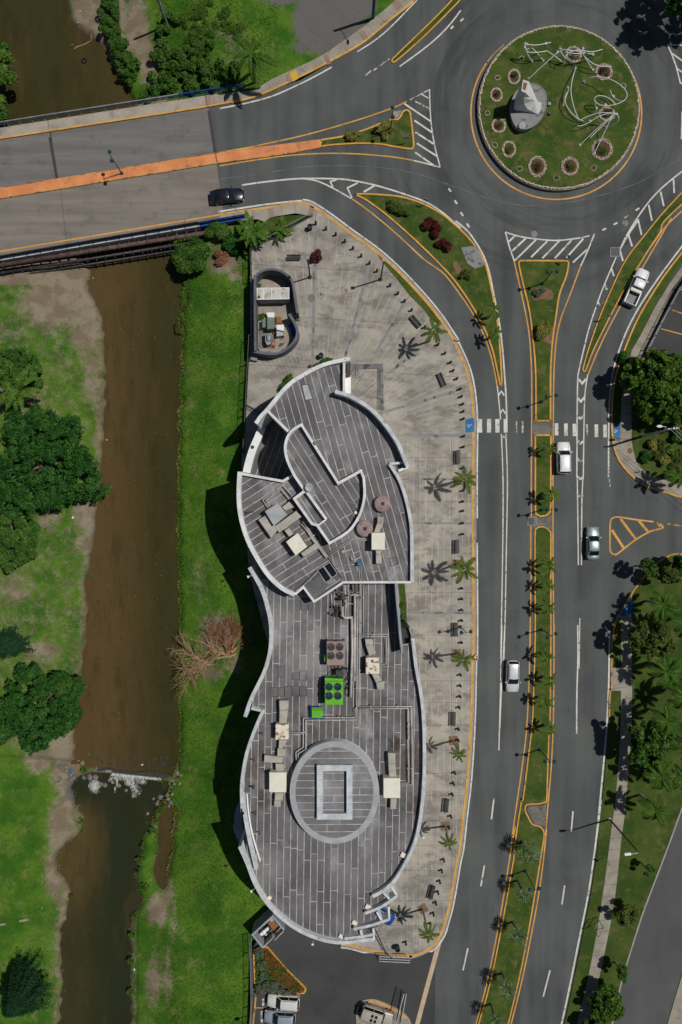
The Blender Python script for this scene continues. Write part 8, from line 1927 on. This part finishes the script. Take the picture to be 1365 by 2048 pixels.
def river_bit(v, x, y, z, label, name, fn):
    p = V1(v, x, y, z); mb = MB(); m = fn(mb, p); tag(mb.build(name, MATS[m]), label, name.replace('_', ' '))
river_bit('R1', 500, 362, ZU + .02, 'old dark tyre lying in the shallow river above the bridge', 'tyre', lambda mb, p: (mb.tube([p + Vector((.32 * math.cos(a), .32 * math.sin(a), .03)) for a in [2 * math.pi * i / 16 for i in range(17)]], .11, 7, False), 'tyre')[1])
river_bit('R1', 490, 265, ZU + .04, 'bent pale driftwood branch in the river above the bridge', 'driftwood', lambda mb, p: (mb.tube(V('R1', '440,292 455,280 500,265 545,240', ZU + .08), [.06, .09, .08, .05], 6).tube(V('R1', '545,240 540,205 532,178', ZU + .12), [.06, .04, .03], 6).tube(V('R1', '425,268 438,262', ZU + .1), .05, 5), 'dead_branch')[1])
for i, (v, x, y, s_, lb) in enumerate((('R1', 466, 135, .2, 'white litter scrap at the water edge top left, lower one'), ('R1', 480, 70, .16, 'white litter scrap on the sandy bank top left, upper one'), ('R6', 560, 232, .24, 'pale stone standing in the river just below the bridge'), ('R6', 640, 1188, .2, 'pale floating scrap by the left bank near the large tree'), ('B8', 787, 123, .3, 'pale square scrap floating above the weir'), ('B8', 435, 108, .14, 'tiny white scrap at the bank above the weir'), ('B8', 735, 1252, .3, 'white bird-like scrap at the lower right river bank'), ('B8', 232, 913, .16, 'white scrap on the lower left bank'), ('B8', 355, 968, .16, 'tan stone at the lower left water edge'), ('B7', 400, 150, .4, 'broken pale board on the left bank'))):
    p = G(*Q(v, f'{x},{y}')[0]); p.z = max(p.z, ZLO if y > 200 and v == 'B8' else (ZU if p.z < ZU else p.z))
    t = MB().ell((0, 0, 0), (s_ * .6, s_ * .35, .07), 7, 4, .25, random.Random(i)).build('litter', MATS['box_white' if i not in (2, 8) else 'stone']); t.location = (p.x, p.y, p.z + .06); t.rotation_euler = (0, 0, i * .8); tag(t, lb, 'litter', 'scraps along the river')
for i, (q, lb) in enumerate((('0,1005 20,1002 35,1000', 'short grey log at the left picture edge on the lower bank'), ('110,985 135,980 160,975', 'short grey log on the lower left bank lawn'))):
    pt = [G(*z_) + Vector((0, 0, .15)) for z_ in Q('B8', q)]; tag(MB().tube(pt, [.16, .2, .17], 8).build('log', MATS['bark_pale']), lb, 'log')
for i, (q, lb) in enumerate((('20,695 35,730 58,745', 'bleached thin stick lying on the left bank lawn'), ('380,205 385,245', 'pale stick on the left bank sand'), ('412,1345 412,1385 432,1398', 'pale bent stick at the left water edge above the weir'), ('205,845 235,880', 'faint pale stick on the left bank near the conifer'))):
    pt = [G(*z_) + Vector((0, 0, .1)) for z_ in Q('B7', q)]; tag(MB().tube(pt, .05, 5).build('stick', MATS['bark_pale']), lb, 'stick', 'sticks on the left bank')
mb = MB(); rs = random.Random(12)
for x, y, r in ((797, 75, 26), (1022, 88, 20), (1077, 80, 24), (1133, 75, 18), (962, 135, 22), (1115, 140, 26), (1060, 170, 18), (917, 175, 20), (805, 152, 16), (478, 80, 22), (600, 130, 18), (730, 135, 18), (650, 120, 14), (510, 120, 16), (1200, 175, 16)):
    for _ in range(9):
        p = V1('C7', x + rs.gauss(0, r * .45), y + rs.gauss(0, r * .5), ZU); q = r / 4.875 * S * rs.uniform(.25, .5); mb.ell(p, (q, q * 1.2, .03), 7, 4, .25, rs)
o = mb.build('river_weed', MATS['joint_dark']); o['kind'] = 'stuff'
# pile of felled branches
bp = thing('branch_pile', 'brown pile of felled bare branches on the right river bank', 'branch pile', G(*Q('B7', '1200,850')[0])); rs = random.Random(8)
def branch(mb, p, d, L, r, dep):
    pts = [p]; q = p.copy(); dd_ = d.copy()
    for i in range(4):
        dd_ = (dd_ + Vector((rs.gauss(0, .18), rs.gauss(0, .18), rs.gauss(0, .12) - .03))).normalized(); q = q + dd_ * L / 4
        gzq = gz(q) + .05; q.z = max(q.z, gzq); pts.append(q.copy())
        if dep > 0:
            for _ in range(2): branch(mb, q.copy(), (dd_ + Vector((rs.gauss(0, .55), rs.gauss(0, .55), rs.uniform(0, .3)))).normalized(), L * rs.uniform(.35, .6), r * .5, dep - 1)
    mb.tube(pts, [r, r * .85, r * .7, r * .5, r * .25], 5 if r > .03 else 4, False)
for (x, y), a, L, r, m, n in (((1255, 905), 168, 3.4, .1, 'dead_branch', 2), ((1160, 945), 175, 4.4, .09, 'dead_branch', 3), ((1150, 940), 200, 4.2, .07, 'dead_branch', 3), ((1190, 915), 120, 4.2, .07, 'dead_branch', 2), ((1240, 900), 75, 4.0, .08, 'dead_twig', 3), ((1230, 830), 150, 3.2, .06, 'dead_twig', 3), ((1290, 780), 120, 2.6, .05, 'dead_twig', 3), ((1250, 790), 30, 2.6, .06, 'dead_twig', 2), ((1130, 950), 215, 3.0, .05, 'dead_twig', 2)):
    for j in range(n + 1):
        p = G(*Q('B7', f'{x + rs.uniform(-12, 12)},{y + rs.uniform(-12, 12)}')[0]) + Vector((0, 0, rs.uniform(.15, .6))); aa = R(a + rs.uniform(-14, 14)); mb = MB()
        branch(mb, p, Vector((math.cos(aa), math.sin(aa), .12)), L * rs.uniform(.7, 1.05), r, 2); mb.build('branch', MATS[m], bp)
for q in ('1180,918 1250,905 1262,912', '1262,880 1278,838', '1268,884 1295,858', '1262,905 1292,892', '1245,912 1258,870'):
    pt = [G(*z_) + Vector((0, 0, .25)) for z_ in Q('B7', q)]; MB().tube(pt, .13, 7).build('cut_log', MATS['cut_wood'], bp)
# small scatter of fallen leaves and stones along the river edge
rs = np.random.RandomState(5); n = 5200; ex, ey = rs.uniform(-42, -20, n), rs.uniform(-70, 36, n); ez, ed, epx, epy, el = ground_z(ex, ey)
k_ = (ed > -.35) & (ed < .5); ex, ey, ez = ex[k_], ey[k_], ez[k_]; mb = MB(); rr_ = random.Random(2)
for x, y, z in list(zip(ex, ey, ez))[:420]: mb.ell((x, y, max(z, ZLO) + .04), (rr_.uniform(.04, .12), rr_.uniform(.04, .1), .05), 5, 3, .2, rr_)
o = mb.build('bank_pebbles', MATS['rock']); o['kind'] = 'stuff'
mb = MB(); rs = np.random.RandomState(6); n = 900; ex, ey = rs.uniform(-36, -21, n), rs.uniform(-34, 34, n); d = sdist(RU, ex, ey)
for x, y in list(zip(ex[d < -.4], ey[d < -.4]))[:260]: mb.ell((x, y, ZU + .005), (rr_.uniform(.02, .06), rr_.uniform(.02, .05), .012), 5, 3, .2, rr_)
o = mb.build('floating_leaves', MATS['dead_branch']); o['kind'] = 'stuff'
for x, y, r in ((720, 97, .45), (875, 100, .42), (848, 105, .35), (905, 95, .3), (600, 128, .4), (540, 112, .5), (815, 130, .3), (860, 135, .4), (910, 150, .4), (785, 152, .35), (680, 135, .4), (645, 128, .35)):
    pass
